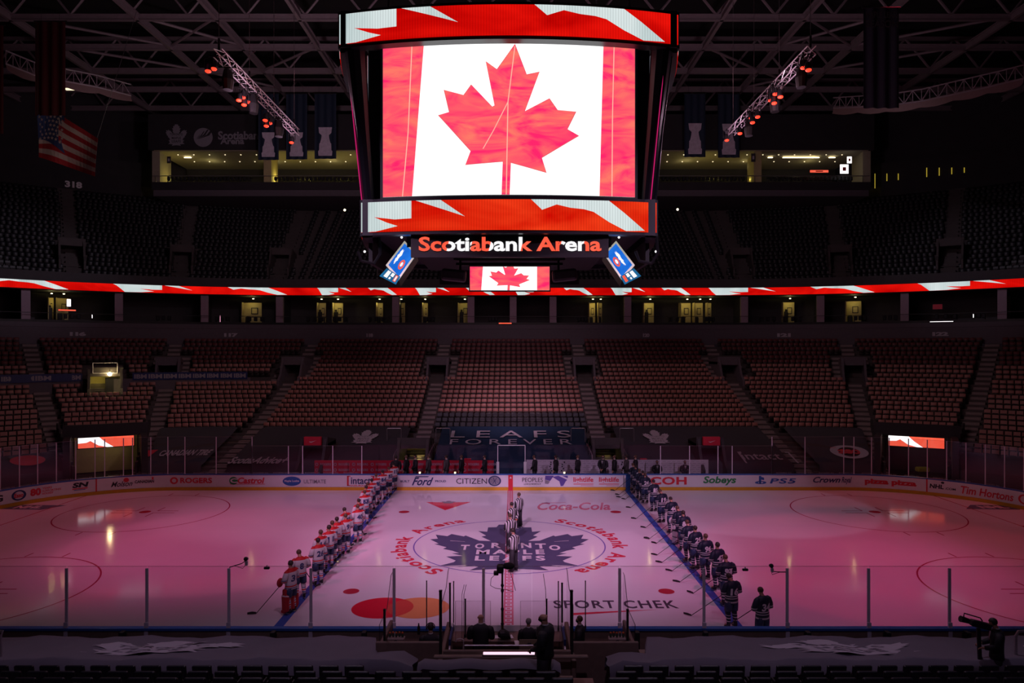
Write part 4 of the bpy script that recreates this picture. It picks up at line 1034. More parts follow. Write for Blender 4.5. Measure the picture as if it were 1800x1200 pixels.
# press ledge and lounges
LY = 51.8
mb = MB(); mb.box((0, LY+5, 28.75), (86.8, 10, 1.6), M['wall']); mb.box((0, LY-.1, 29.15), (87, .3, .9), M['darkwall']); struct(mb.build('floor_press_ledge'), 'long straight concrete ledge under the lounges')
mb = MB(); mb.box((0, LY+9, 31.5), (86.8, .3, 4), M['darkwall']); struct(mb.build('wall_lounge_back'))
mb = MB(); mb.box((0, LY+4.6, 33.6), (86.8, 9, .3), M['beige']); struct(mb.build('ceiling_lounge'), 'beige lounge ceiling with small downlights')
mb = MB(); mb.box((0, LY+.1, 35.7), (88, .4, 4.3), M['darkwall']); struct(mb.build('wall_fascia'), 'dark fascia above the lounges carrying the venue name')
mb = MB(); mb.box((0, LY-.22, 30.35), (86.6, .05, .08), M['rail']);
for k in range(60): mb.box((-43+k*1.45, LY-.22, 29.95), (.04, .04, .8), M['black'])
tag(mb.build('ledge_railing'), 'thin railing along the front edge of the long ledge', 'railing')
def LX(px, y): return X0+(px-CX)*(y+CD)/F
for x in [LX(p, LY+3) for p in (290, 480, 1322, 1508)]:
    mb = MB(); mb.box((x, LY+2.2, 31.5), (.9, 3.8, 4), M['warmwall'] if abs(x) < 40 else M['beige'], .12*(1 if x < 0 else -1)); struct(mb.build('wall_lounge_pier'), 'pale pier at a lounge')
for x0_, x1_, nm, e in ((288, 625, 'left', 1), (1165, 1505, 'right', 1)):
    a, b = LX(x0_, LY), LX(x1_, LY)
    n = 12
    for k in range(n):
        for r in range(2):
            mb = MB(); c = (a+(b-a)*(k+.5+.3*r)/n, LY+1.6+r*3.2, 33.42); mb.tube([c, (c[0], c[1], 33.36)], .075, M['lamp_dim'], 8)
            tag(mb.build('downlight'), 'tiny warm downlight in the %s lounge ceiling' % nm, 'light', 'downlights in the %s lounge' % nm)
    for k in range(3): point('lounge_light', (a+(b-a)*(k+.5)/3, LY+4.5, 32.6), (1, .86, .38), 22 if nm == 'left' else 20, .3)
    # rows of bar tables and stools, dark
    for k in range(16):
        c = a+(b-a)*(k+.5)/16; mb = MB()
        if min(abs(c-LX(q_, LY+3)) for q_ in (290, 480, 1322, 1508)) < 1.4: continue
        mb = MB(); mb.rbox((c, LY+1.4, 30.5), (1.5, .6, .06), M['black'], .02)
        for e_ in (-.6, .6): mb.tube([(c+e_, LY+1.4, 29.55), (c+e_, LY+1.4, 30.5)], .04, M['black'], 6)
        for e_ in (-.5, 0, .5): mb.rbox((c+e_, LY+.8, 30.25), (.34, .3, .5), M['suit'], .08); mb.tube([(c+e_, LY+.8, 29.55), (c+e_, LY+.8, 30.0)], .03, M['black'], 6)
        tag(mb.build('bar_table'), 'dark bar table with stools at the front of the %s lounge' % nm, 'table', '%s lounge tables' % nm)
for px, z in ((300, 31), (480, 31.3), (545, 31), (610, 31), (1240, 31), (1322, 31), (1330, 31)):   # uplights on the left pier
    point('uplight', (LX(px, LY+1)+.3, LY+2.6, 30.6), (1, .82, .2), 60, .1)
for px0, px1, py in ((1350, 1358, 284), (1376, 1430, 285), (1428, 1440, 283), (1457, 1468, 284), (324, 336, 287)):
    y = LY+2.5; a, b = LX(px0, y), LX(px1, y); mb = MB(); mb.rbox(((a+b)/2, y, 33.3), (b-a, .18, .08), M['lamp_warm'], .02)
    tag(mb.build('linear_light'), 'warm linear ceiling light in the lounge at %s' % ('the left end' if px0 < 900 else 'the right, %s' % {1350: 'short first one', 1376: 'longest one', 1428: 'slanted short one', 1457: 'short last one'}[px0]), 'light')
for px, py, w_, h_, m, lab in ((1484, 297, 1.0, 1.1, M['lamp_white'], 'slanted bright screen at the end of the right lounge'), (1493, 281, .55, .8, M['lamp_white'], 'small square white sign with a red mark above the right lounge'), (1440, 301, 2.2, .28, M['sgn_red'], 'long thin red and white screen in the right lounge'),
                        (297, 281, .45, .8, M['greypanel'], 'small dark sign with a pale square at the left lounge end'), (1324, 277, .5, 1.0, M['greypanel'], 'small dark sign with a pale oval above the right lounge')):
    y = LY-.4; x = LX(px, y); z = CH-(py-YH)*(y+CD)/F; mb = MB(); mb.box((x, y, z), (w_, .06, h_), m); o = mb.build('lounge_sign'); tag(o, lab, 'sign')
    mb = MB(); mb.box((x, y-.04, z), (w_*.4, .02, h_*.4), M['redboard'] if m is not M['greypanel'] else M['tarpink']); mb.build('sign_mark', o)
# venue name on the left fascia
fs_ = lambda u, v, o: (u, LY-.14, v)
def fz(py): return CH-(py-YH)*(LY+CD)/F
mb = MB()
text(mb, 'Scotiabank', (LX(384, LY), LX(466, LY), fz(246), fz(231)), fs_, M['grey_ink'], 0, .035); text(mb, 'Arena', (LX(388, LY), LX(430, LY), fz(254), fz(243)), fs_, M['grey_ink'], 0, .035)
crest(mb, LX(311, LY), fz(238), 2.6, 2.6, lambda u, v, o: (u, LY-.14-o, v), M['grey_ink'], M['darkwall'], .01)
bx_, bz_ = LX(358, LY), fz(242); art(mb, poly2d(ellipse(bx_, bz_, 1.15, 1.15, 28)), fs_, M['grey_ink'])
for k, (a, b) in enumerate(((-1.0, .5), (-.7, .85), (-.3, 1.05), (.3, 1.05))):
    pts = [(bx_-.95+k*.12, bz_-.3+k*.02), (bx_+a*.5+.1*k, bz_+.1+b*.2), (bx_+a*.3+.3*k, bz_+b*.9), (bx_+a*.3+.38*k, bz_+b*.86), (bx_+a*.5+.2*k, bz_+.02+b*.2)]
    mb.add([(u, LY-.17, v) for u, v in pts], [tuple(range(5))], M['darkwall'])
tag(mb.build('venue_sign'), 'faint venue name with leaf crest and ball emblem on the dark fascia', 'sign')
# big section numbers on the upper side walls
for nm, px, py in (('318', 129, 326), ('324', 1624, 345)):
    t = t_at(px, 50); p, h = bowl(t, 50); R = Matrix.Rotation(h, 3, 'Z'); z = z_at(py, t, 50)
    mb = MB(); text(mb, nm, (-.9, .9, -.4, .4), lambda u, v, o: p+R@Vector((u, -.6, z+v)), M['white'], 0, .05); tag(mb.build('section_number'), 'faint number %s on the upper %s side wall' % (nm, 'left' if px < 900 else 'right'), 'sign')
for sg in (-1, 1):
    mb = MB(); ta, tb_ = sorted((sg*arc_a(26), sg*AEND)); strip(mb, ta, tb_, [(49.6, zu(21)), (49.6, zu(21)+2.4), (50.6, zu(21)+2.4), (50.6, zu(21)+5)], M['darkwall']); struct(mb.build('wall_upper_side'), 'dark side wall behind the upper corner seats')
for k, px in enumerate((1538, 1559, 1579, 1629, 1651, 1673, 1695)):
    t = t_at(px, 50.5); p, h = bowl(t, 50.5); mb = MB(); z = z_at(318 if px < 1600 else 308, t, 50.5); mb.box((p.x, p.y, z), (.09, .05, 1.9), M['lamp_dim'], h); o = mb.build('strip_light')
    o.data.materials[0] = mat('lamp_yellow', (.8, .6, .06), .5, noise=0, emit=.45); tag(o, 'thin upright yellow strip light on the upper right wall', 'light', 'yellow strip lights')
for px, py, lab in ((606, 369, 'above the ribbon screen left of the scoreboard'), (1191, 368, 'right of the scoreboard')):
    y = 46; mb = MB(); mb.sphere((LX(px, y), y, CH-(py-YH)*(y+CD)/F), .13, M['lamp_warm'], 8, 5); tag(mb.build('spot_lamp'), 'small bright lamp under the ledge '+lab, 'lamp')
# ================= ROOF =================
mb = MB(); mb.box((0, 25, 44.2), (140, 130, .4), M['roof']); struct(mb.build('ceiling_roof'), 'nearly black roof deck')
def beam(y=None, x=None, z=40, h=.5, w_=.4, a=-60, b=60):
    mb = MB()
    if y is not None:
        mb.box(((a+b)/2, y, z), (b-a, w_, .12), M['steel']); mb.box(((a+b)/2, y, z-h), (b-a, w_, .12), M['steel']); mb.box(((a+b)/2, y, z-h/2), (b-a, .1, h), M['steel'])
    else:
        mb.box((x, (a+b)/2, z), (w_, b-a, .12), M['steel']); mb.box((x, (a+b)/2, z-h), (w_, b-a, .12), M['steel']); mb.box((x, (a+b)/2, z-h/2), (.1, b-a, h), M['steel'])
    return mb
ys = [31, 37.4, 43.5, 49, 55.5, 24, 17]
for k, y in enumerate(ys):
    mb = beam(y=y, z=40.1, h=.5, w_=.26); struct(mb.build('trim_roof_beam'), 'dim steel roof beam running across the arena')
    mb = MB(); mb.box((0, y, 43.4), (120, .35, .35), M['steel'])
    for j in range(-10, 11):
        mb.tube([(j*5.4-2.7, y, 40.1), (j*5.4, y, 43.4)], .12, M['steel'], 5); mb.tube([(j*5.4+2.7, y, 40.1), (j*5.4, y, 43.4)], .12, M['steel'], 5)
    if k % 2 == 0: struct(mb.build('trim_roof_truss'), 'dim triangulated steel web above a roof beam')
for x in (-60, -46, -34.3, -27, -19.4, 19.4, 27, 34.3, 46, 60):
    mb = beam(x=x, z=40.2, h=.6, w_=.32, a=-10, b=60); struct(mb.build('trim_roof_girder'), 'dim steel girder running away from the camera')
for sx in (-1, 1):
    for (x0_, y0_, x1_, y1_) in ((27, 31, 34.3, 37.4), (34.3, 31, 27, 37.4), (27, 43.5, 34.3, 49), (34.3, 43.5, 27, 49), (34.3, 37.4, 46, 31), (19.4, 37.4, 27, 43.5), (46, 37.4, 34.3, 43.5)):
        mb = MB(); mb.tube([(sx*x0_, y0_, 40), (sx*x1_, y1_, 40)], .14, M['steel'], 6); struct(mb.build('trim_roof_brace'), 'dim diagonal roof brace')
# curved cable trusses with draped cloth
for sx in (-1, 1):
    pts = [(10, 112, 54), (60, 132, 55), (115, 143, 57), (170, 153, 60), (230, 168, 64)] if sx < 0 else [(1800, 138, 52), (1740, 152, 54), (1680, 165, 56), (1620, 178, 59), (1560, 186, 62), (1510, 188, 65), (1465, 190, 68)]
    P3 = [at_d(a, b, d) for a, b, d in pts]
    fine = []
    for a, b in zip(P3[:-1], P3[1:]):
        for k in range(4): fine.append(a.lerp(b, k/4))
    fine.append(P3[-1])
    root = thing('curved_truss', fine[0], 'dim curved truss with draped cloth below the roof, %s' % ('left by the flags' if sx < 0 else 'right side'), 'truss')
    up = Vector((0, 0, 1.0))
    for nm, off, r in (('top_chord', up, .06), ('bottom_chord', up*0, .06)):
        mb = MB(); mb.tube([p+off for p in fine], r, M['alu'] if sx < 0 else M['steel'], 6); mb.build(nm, root)
    mb = MB()
    for k in range(len(fine)-1): mb.tube([fine[k]+up*(k % 2), fine[k+1]+up*((k+1) % 2)], .04, M['steel'], 5); mb.tube([fine[k], fine[k]+up], .035, M['steel'], 5)
    mb.build('web', root)
    mb = MB(); vs = []
    for k, p in enumerate(fine): dr = .42+.16*abs(math.sin(k*PI/4)); vs += [p+Vector((0, 0, .1)), p+Vector((0, .1, -.3)), p+Vector((0, .3, -dr))]
    mb.add(vs, [(3*k+j, 3*k+j+1, 3*k+j+4, 3*k+j+3) for k in range(len(fine)-1) for j in (0, 1)], mat('drape', (.16, .10, .095), .8)); mb.build('drape', root, smooth=True)
# ---------- lighting trusses ----------
FX = {-1: [(p, q, 1) for p, q in ((367, 126), (377, 122), (428, 172), (421, 177), (437, 180), (430, 185), (467, 212), (475, 217), (469, 222), (492, 240), (513, 251))], 1: [(p, q, 1) for p, q in ((1411, 120), (1420, 124), (1362, 166), (1371, 171), (1354, 177), (1360, 182), (1320, 208), (1331, 206), (1322, 216), (1300, 235), (1277, 247))]}
for sx in (-1, 1):
    nm = 'left' if sx < 0 else 'right'
    pa, pb = (at_d(375, 100, 30.6), at_d(515, 238, 42.1)) if sx < 0 else (at_d(1420, 95, 30.6), at_d(1280, 238, 42.1))
    root = thing('lighting_truss', pa, 'silver box truss hanging on the %s of the scoreboard' % nm, 'lighting truss')
    n = 22; d_ = (pb-pa); w_ = Vector((.36, 0, 0)); u_ = Vector((0, 0, .36))
    mb = MB()
    for c in (Vector((0, 0, 0)), w_, u_, w_+u_): mb.tube([pa+c, pb+c], .028, M['alu'], 6)
    mb.build('chords', root)
    mb = MB()
    for k in range(n):
        a = pa+d_*k/n; b = pa+d_*(k+1)/n
        for c in (Vector((0, 0, 0)), w_): mb.tube([a+c+u_*(k % 2), b+c+u_*((k+1) % 2)], .016, M['alu'], 5)
        mb.tube([a, a+w_], .016, M['alu'], 5); mb.tube([a+w_*(k % 2)+u_, b+w_*((k+1) % 2)+u_], .016, M['alu'], 5)
    mb.build('lattice', root)
    for k in (0, 7, 14, 21):
        mb = MB(); a = pa+d_*(k+.3)/n+w_*.5+u_; mb.tube([a, a+Vector((0, 0, .5))], .05, M['black'], 6); mb.tube([a, (a.x, a.y, 43)], .012, M['rail'], 4); mb.build('hoist_cable', root)
    for px, py, e in FX[sx]:
        # lamps hang below the truss: find the depth where the truss passes this column
        f = (px-(375 if sx < 0 else 1420))/((515-375) if sx < 0 else (1280-1420)); f = max(0.0, min(1, f)); dd = 1/((1-f)/30.6+f/42.1)
        p = at_d(px, py, dd); top = pa.lerp(pb, (dd-30.6)/11.5)+w_*.5
        lab = 'moving stage lamp glowing red under the %s lighting truss' % nm
        lo = thing('stage_lamp', p, lab, 'stage lamp', 'stage lamps on the %s truss' % nm)
        mb = MB(); q = Vector((p.x, p.y, p.z+.12)); mb.loft([(p+Vector((0, -.05, .0)), .12, .12), (p+Vector((0, 0, .12)), .15, .15), (p+Vector((0, .03, .32)), .12, .12), (p+Vector((0, .05, .4)), .06, .06)], M['black'], 10); mb.build('lamp_head', lo)
        mb = MB()
        for e_ in (-.19, .19): mb.tube([p+Vector((e_, 0, .15)), p+Vector((e_, 0, .55)), p+Vector((0, 0, .6))], .025, M['black'], 5)
        mb.tube([p+Vector((0, 0, .6)), Vector((p.x, p.y, max(p.z+.7, top.z)))], .03, M['black'], 5); mb.tube([Vector((p.x, p.y, max(p.z+.7, top.z))), top], .03, M['black'], 5); mb.build('lamp_yoke', lo)
        mb = MB(); mb.sphere(p+Vector((0, -.07, -.01)), .13, M['lamp_red'], 12, 6, (1, 1, .55)); mb.build('lens', lo, smooth=True)
    for k, f in enumerate((.1, .38, .72)):
        a = pa.lerp(pb, f)+Vector((.18, 0, -.12)); mb = MB(); mb.tube([a-Vector((0, 0, .1)), a+Vector((0, 0, .5))], .03, M['black'], 5); mb.box(a+Vector((0, 0, .12)), (.46, .12, .08), M['black']); mb.loft([(a+Vector((0, 0, -.9)), .2, .25), (a+Vector((0, 0, -.45)), .26, .3), (a, .16, .2)], M['black'], 10)
        tag(mb.build('speaker_cluster'), 'dark hanging speaker on the %s truss, %s' % (nm, ('at its camera end', 'by its middle lamps', 'towards its far end')[k]), 'speaker')
# ---------- banners and flags ----------
def banner(name, px0, px1, py0, py1, d, m, lab, wav=.05, cat='banner', folds=3):
    a, b = at_d(px0, py1, d), at_d(px1, py0, d); n = 24; vs = []
    for i in range(n+1):
        for j in range(2):
            vs.append((a.x+(b.x-a.x)*i/n, a.y+wav*math.sin(i/n*2*PI*folds), (a.z, b.z)[j]))
    mb = MB(); mb.add(vs, [(2*i, 2*i+2, 2*i+3, 2*i+1) for i in range(n)], m)
    o = mb.build(name); tag(o, lab, cat); o['_x'] = 0; del o['_x']
    sol = o.modifiers.new('thick', 'SOLIDIFY'); sol.thickness = .01
    mb = MB(); mb.tube([(a.x-.1, a.y, b.z+.02), (b.x+.1, a.y, b.z+.02)], .05, M['black'], 6)
    for e in (.2, .8): x = a.x+(b.x-a.x)*e; mb.tube([(x, a.y, b.z), (x, a.y, 43.5)], .012, M['black'], 4)
    mb.build('hanging_pole', o); return o, a, b
M['bannernavy'] = mat('banner_navy', (.010, .022, .05), .7, noise=.2, scale=2)
M['cup'] = mat('banner_silver', (.62, .54, .64), .6, noise=.35, scale=2.5)
CUP = [(-.95, 0), (-1, .16), (-.86, .2), (-.84, .42), (-.7, .46), (-.55, .62), (-.5, .72), (-.85, .8), (-.95, 1), (.95, 1), (.85, .8), (.5, .72), (.55, .62), (.7, .46), (.84, .42), (.86, .2), (1, .16), (.95, 0)]
for px0, px1, py0, py1, ct, lab in ((454, 490, 165, 281, 233, 'outermost on the left'), (503, 540, 165, 280, 233, 'second on the left, beside the truss end'), (553, 591, 165, 279, 224, 'on the left, closest to the scoreboard'), (1203, 1240, 165, 276, 217, 'right of the scoreboard, closest to it'), (1262, 1300, 165, 277, 218, 'right of the scoreboard, behind the truss end')):
    o, a, b = banner('championship_banner', px0, px1, py0, py1, 82, M['bannernavy'], 'dark blue banner with a silver trophy picture, '+lab)
    mb = MB(); cz0 = CH-(py1-5-YH)*82/F; cz1 = CH-(ct-YH)*82/F; cxm = (a.x+b.x)/2; wd = (b.x-a.x)*.33
    m_ = M['cup']; art(mb, poly2d([(cxm+u*wd, cz0+v*(cz1-cz0)) for u, v in CUP], step=.3), lambda u, v, o_: (u, a.y-.08, v), m_); mb.build('trophy_print', o)
o, a, b = banner('red_banner', 62, 115, 38, 203, 50, mat('banner_red', (.06, .003, .005), .8, noise=.2), 'tall dark red banner hanging above the stars and stripes flag', .05)
o, a, b = banner('red_banner', -40, 6, 45, 235, 50, MATS['banner_red'], 'dark red banner at the outer end beside the tall red banner', .05)
o, a, b = banner('dark_banner', 1518, 1580, 14, 190, 46, mat('banner_dark', (.02, .02, .035), .8, noise=.2), 'nearly black hanging banner with faint lettering at upper right', .08)
mb = MB()
text(mb, 'MAPLE LEAFS', (a.x+.1, b.x-.1, CH-(33-YH)*46/F, CH-(22-YH)*46/F), lambda u, v, o_: (u, a.y-.12, v), M['greypanel'], 0, .02)
text(mb, 'SEASON', (a.x+.1, b.x-.1, CH-(50-YH)*46/F, CH-(37-YH)*46/F), lambda u, v, o_: (u, a.y-.12, v), M['greypanel'], 0, .02); mb.build('lettering', o)
# stars and stripes, hung from one corner and folded along its middle
d_ = 50
Pq = lambda px, py, dd=0: at_d(px, py, d_+dd)
fl = thing('flag', Pq(85, 195), 'stars and stripes flag sagging below the tall red banner', 'flag')
M['fred'] = mat('flag_red', (.30, .01, .015), .8); M['fwhite'] = mat('flag_white', (.42, .36, .30), .8); M['fblue'] = mat('flag_blue', (.02, .04, .12), .8)
tl_, tr_, bl_, br_ = Pq(66, 205), Pq(171, 243), Pq(66, 275), Pq(169, 311)
top_pk = Pq(88, 194, -.3); mid = Pq(116, 208, .3); midb = Pq(116, 292, .5)
def fmap_(u, v):   # u across 0..1, v down 0..1
    u2 = u
    if u < .47: a = tl_.lerp(mid, u/.47)+Vector((0, 0, .55*math.sin(PI*u/.47))); b = bl_.lerp(midb, u/.47)
    else: a = mid.lerp(tr_, (u-.47)/.53); b = midb.lerp(br_, (u-.47)/.53)
    p = a.lerp(b, v); p.y += .15*math.sin(u*9+v*2); return p
mb = MB(); NS = 9
for k in range(NS):
    for i in range(16): mb.add([fmap_(i/16, k/NS), fmap_((i+1)/16, k/NS), fmap_((i+1)/16, (k+1)/NS), fmap_(i/16, (k+1)/NS)], [(0, 1, 2, 3)], M['fred'] if k % 2 == 0 else M['fwhite'])
o = mb.build('stripes', fl); s_ = o.modifiers.new('t', 'SOLIDIFY'); s_.thickness = .01
mb = MB(); off = Vector((0, -.04, 0))
for i in range(8):
    u0, u1 = i/8*.47, (i+1)/8*.47; v1a, v1b = .55+.2*u0/.47, .55+.2*u1/.47
    mb.add([fmap_(u0, -.02)+off, fmap_(u1, -.02)+off, fmap_(u1, v1b)+off, fmap_(u0, v1a)+off], [(0, 1, 2, 3)], M['fblue'])
for r in range(7):
    for c in range(6):
        p = fmap_(.03+c*.075+(r % 2)*.03, .04+r*.085)+off*1.8; pts = [(p.x+(.13 if k % 2 == 0 else .055)*math.sin(k*PI/5), p.y, p.z+(.13 if k % 2 == 0 else .055)*math.cos(k*PI/5)) for k in range(10)]
        mb.add(pts, [tuple(range(10))], M['fwhite'])
mb.build('canton', fl)
mb = MB(); mb.tube([Pq(66, 200), Pq(64, 40)], .015, M['black'], 4); mb.tube([Pq(171, 242), Pq(240, 20)], .015, M['black'], 4); mb.build('hanging_cord', fl)
mb = MB(); p = at_d(124, 156, 60); mb.rbox(p, (.9, .3, .2), M['lamp_dim'], .05); tag(mb.build('ceiling_lamp'), 'pale lamp beside the red banner under the curved truss', 'lamp')
# ================= SCOREBOARD =================
sb = thing('scoreboard', (0, 0, 13), 'huge four-sided hanging scoreboard showing a red maple leaf flag', 'scoreboard')
RC = 26.0
def face(rot, hw, yc, zmap=None):
    """curved front at half width hw; its middle is at y=-yc"""
    Rm = Matrix.Rotation(rot, 3, 'Z')
    def f(u, v, off):
        y = -yc+(RC-math.sqrt(RC*RC-u*u)); return Rm@Vector((u, y-off, v))
    return f
def SZ(py, d): return CH-(py-YH)*d/F
yt, yl, ym = 7.42, 6.55, 6.3
zt0, zt1 = SZ(62, CD-yt), SZ(7.5, CD-yt); zl0, zl1 = SZ(404, CD-yl), SZ(350, CD-yl)
dm = CD-ym
zm0, zm1 = SZ(342, dm), SZ(72.5, dm)
HWT = 6.59; HWL = 5.89; HWM = 221/F*(dm+.55)
def PXs(px, d): return X0+(px-CX)*d/F
for k in range(4):
    rot = k*PI/2
    for nm, hw, yc, z0, z1, mr in (('upper_ribbon', HWT, yt, zt0, zt1, M['rib_red']), ('lower_ribbon', HWL, yl, zl0, zl1, M['rib2_red'])):
        mb = MB(); f = face(rot, hw, yc); tile = 2*hw/.767
        waveflag(mb, -hw, hw, z0, z1, .012, tile, f, mr, M['rib_white'], .6, phase=-hw-.08*tile)
        mb.build(nm+'_screen', sb)
        mb = MB(); g = lambda u, v, o: f(u, v, -o); n = 16; vs = []
        for i in range(n+1):
            u = -hw-.06+(2*hw+.12)*i/n; vs += [f(u, z0-.12, -.03), f(u, z1+.12, -.03), f(u, z1+.12, -.45), f(u, z0-.12, -.45)]
        mb.add(vs, [(4*i+a, 4*i+(a+1) % 4, 4*i+4+(a+1) % 4, 4*i+4+a) for i in range(n) for a in range(4)]+[(0, 1, 2, 3), (4*n, 4*n+1, 4*n+2, 4*n+3)], M['housing']); mb.build(nm+'_housing', sb)
    # main picture
    f = face(rot, HWM, ym); mb = MB(); dd = dm+.25
    U = lambda px: (px-896.5)/221*HWM
    V_ = lambda py: zm0+(342.5-py)/(342.5-73)*(zm1-zm0)
    art(mb, poly2d(rect(-HWM, HWM, zm0, zm1), step=.5), f, M['scr_white'], 0)
    art(mb, poly2d([(-HWM, zm0), (U(728), zm0), (U(749), zm1), (-HWM, zm1)], step=.5), f, M['scr_red'], .01)
    art(mb, poly2d([(U(1054), zm0), (HWM, zm0), (HWM, zm1), (U(1061), zm1)], step=.5), f, M['scr_red'], .01)
    LP = [(907, 79), (927, 132), (949, 127), (924, 196), (966, 173), (980, 193), (1012, 195), (997, 226), (1017, 237), (953, 277), (961, 303), (900, 286), (898, 343), (884, 343), (886, 284), (822, 289), (831, 265), (775, 201), (794, 196), (785, 157), (819, 167), (832, 149), (868, 188), (872, 186), (857, 109), (876, 123)]
    cxl, cyl = 895, 210
    art(mb, poly2d([(U(cxl+(a-cxl)*1.012), max(zm0, V_(cyl+(b-cyl)*1.012))) for a, b in LP], step=.5), f, M['scr_edge'], .01)
    art(mb, poly2d([(U(cxl+(a-cxl)*.997), max(zm0, V_(cyl+(b-cyl)*.997))) for a, b in LP], step=.5), f, M['scr_red'], .02)
    for a in ([(907, 82), (895, 180), (892, 343)], [(895, 180), (870, 230), (852, 262)], [(728, 73), (721, 230), (711, 343)], [(1080, 73), (1077, 200), (1076, 343)]):
        for (p, q), (r, s_) in zip(a[:-1], a[1:]):
            art(mb, poly2d([(U(p)-.02, V_(q)), (U(p)+.02, V_(q)), (U(r)+.02, V_(s_)), (U(r)-.02, V_(s_))], v0=zm0, v1=zm1), f, M['scr_seam'], .03)
    mb.build('main_screen', sb)
    mb = MB(); n = 12; vs = []
    for i in range(n+1):
        u = -HWM-.12+(2*HWM+.24)*i/n; vs += [f(u, zm0-.15, -.04), f(u, zm1+.12, -.04), f(u, zm1+.12, -.5), f(u, zm0-.15, -.5)]
    mb.add(vs, [(4*i+a, 4*i+(a+1) % 4, 4*i+4+(a+1) % 4, 4*i+4+a) for i in range(n) for a in range(4)]+[(0, 1, 2, 3), (4*n, 4*n+1, 4*n+2, 4*n+3)], M['housing']); mb.build('main_screen_housing', sb)
    # slanting corner pillar and a pink strip imitating the side screen's rim glow
    Rm = Matrix.Rotation(rot, 3, 'Z'); mb = MB()
    a = Rm@Vector((-HWT+.5, -HWT+.55, zt0)); b = Rm@Vector((-HWL+.25, -HWL+.35, zl1))
    mb.tube([a, a.lerp(b, .5)+(b-a).cross(Vector((0, 0, 1)))*.0, b], [.42, .3, .24], M['housing'], 10); mb.build('corner_pillar', sb)
    mb = MB(); mb.tube([a.lerp(b, .12)*1.0+(Rm@Vector((-.33, -.1, 0))), b+(Rm@Vector((-.26, -.1, -.0)))], .022, M['rim_glow_pink'], 5); mb.build('rim_glow_strip', sb)
    # dark curved fin panels beside the picture
    for e in ((-1, 1) if k % 2 == 0 else ()):
        mb = MB()
        q = [Rm@Vector((e*(HWM+.3), -4.9, zm0)), Rm@Vector((e*(HWM+.55), -4.9, zm0)), Rm@Vector((e*(HWM+1.2), -4.9, zm1)), Rm@Vector((e*(HWM+.35), -4.9, zm1))]
        q += [v+Rm@Vector((0, .08, 0)) for v in q]; mb.add(q, [(0, 1, 2, 3), (4, 5, 6, 7), (0, 1, 5, 4), (1, 2, 6, 5), (2, 3, 7, 6), (3, 0, 4, 7)], mat('fin_navy', (.03, .03, .05), .5))
        mb.tube([Rm@Vector((e*5.9, -5.4, zl1+.1)), Rm@Vector((e*6.15, -5.5, (zl1+zt0)/2)), Rm@Vector((e*6.5, -5.7, zt0))], .09, M['housing'], 8)
        mb.build('side_fin', sb)
mb = MB(); mb.rbox((0, 0, (zm0+zm1)/2), (8.8, 8.8, zm1-zm0+.3), M['housing'], .2); mb.box((0, 0, zt0+.1), (11.0, 11.0, .2), M['housing']); mb.box((0, 0, zl0-.1+.3), (11.2, 11.2, .2), M['housing']); mb.box((0, 0, zl1+.1), (11.0, 11.0, .15), M['housing']); mb.box((0, 0, zt1+.1), (12.4, 12.4, .2), M['housing']); mb.build('core_housing', sb)
# name sign
dS = CD-6.0; yS = -6.0
for k in range(4):
    Rm = Matrix.Rotation(k*PI/2, 3, 'Z'); f = lambda u, v, o: Rm@Vector((u, yS-o, v))
    z0, z1 = SZ(452, dS), SZ(409, dS); x0_, x1_ = PXs(722, dS), PXs(1070, dS)
    mb = MB(); mb.box(Rm@Vector(((x0_+x1_)/2, yS+.1, (z0+z1)/2)), ((x1_-x0_), .16, z1-z0), M['black'], k*PI/2); sg_ = mb.build('name_sign', sb)
    mb = MB(); c0, c1 = SZ(445, dS), SZ(414, dS); zb, zc = SZ(441.5, dS), SZ(416, dS)
    vs, fs = text2d('Scotiabank Arena', .028); xm0 = min(v[0] for v in vs); xm1 = max(v[0] for v in vs); yb0 = min(v[1] for v in vs); yb1 = max(v[1] for v in vs)
    a, b = PXs(736, dS), PXs(1057, dS); P2 = [(a+(x-xm0)/(xm1-xm0)*(b-a), zb+(y-yb0)/(yb1-yb0)*(zc-zb)) for x, y in vs]
    # colour each side of slanted cuts: red, white, red, white...
    cuts = [(790, 0), (834, 1), (868, 0), (917, 1), (942, 0), (982, 1), (1030, 0), (1075, 1)]
    edges_ = [(700, 788, 0), (788, 829, 1), (829, 862, 0), (862, 918, 1), (918, 986, 0), (986, 1026, 1), (1026, 1070, 0)]
    for p0, p1, c in edges_:
        bm = bmesh.new(); bv = [bm.verts.new((x, y, 0)) for x, y in P2]
        for q in fs:
            try: bm.faces.new([bv[i] for i in q])
            except ValueError: pass
        for px, no in ((p0, -1), (p1, 1)):
            bmesh.ops.bisect_plane(bm, geom=bm.verts[:]+bm.edges[:]+bm.faces[:], plane_co=(PXs(px, dS), (zb+zc)/2, 0), plane_no=(no, -no*.25, 0), clear_outer=True)
        bm.verts.index_update(); mb.add([f(v.co.x, v.co.y, .02) for v in bm.verts], [[v.index for v in q.verts] for q in bm.faces], M['sgn_white'] if c else M['sgn_red']); bm.free()
    mb.build('lettering', sg_)
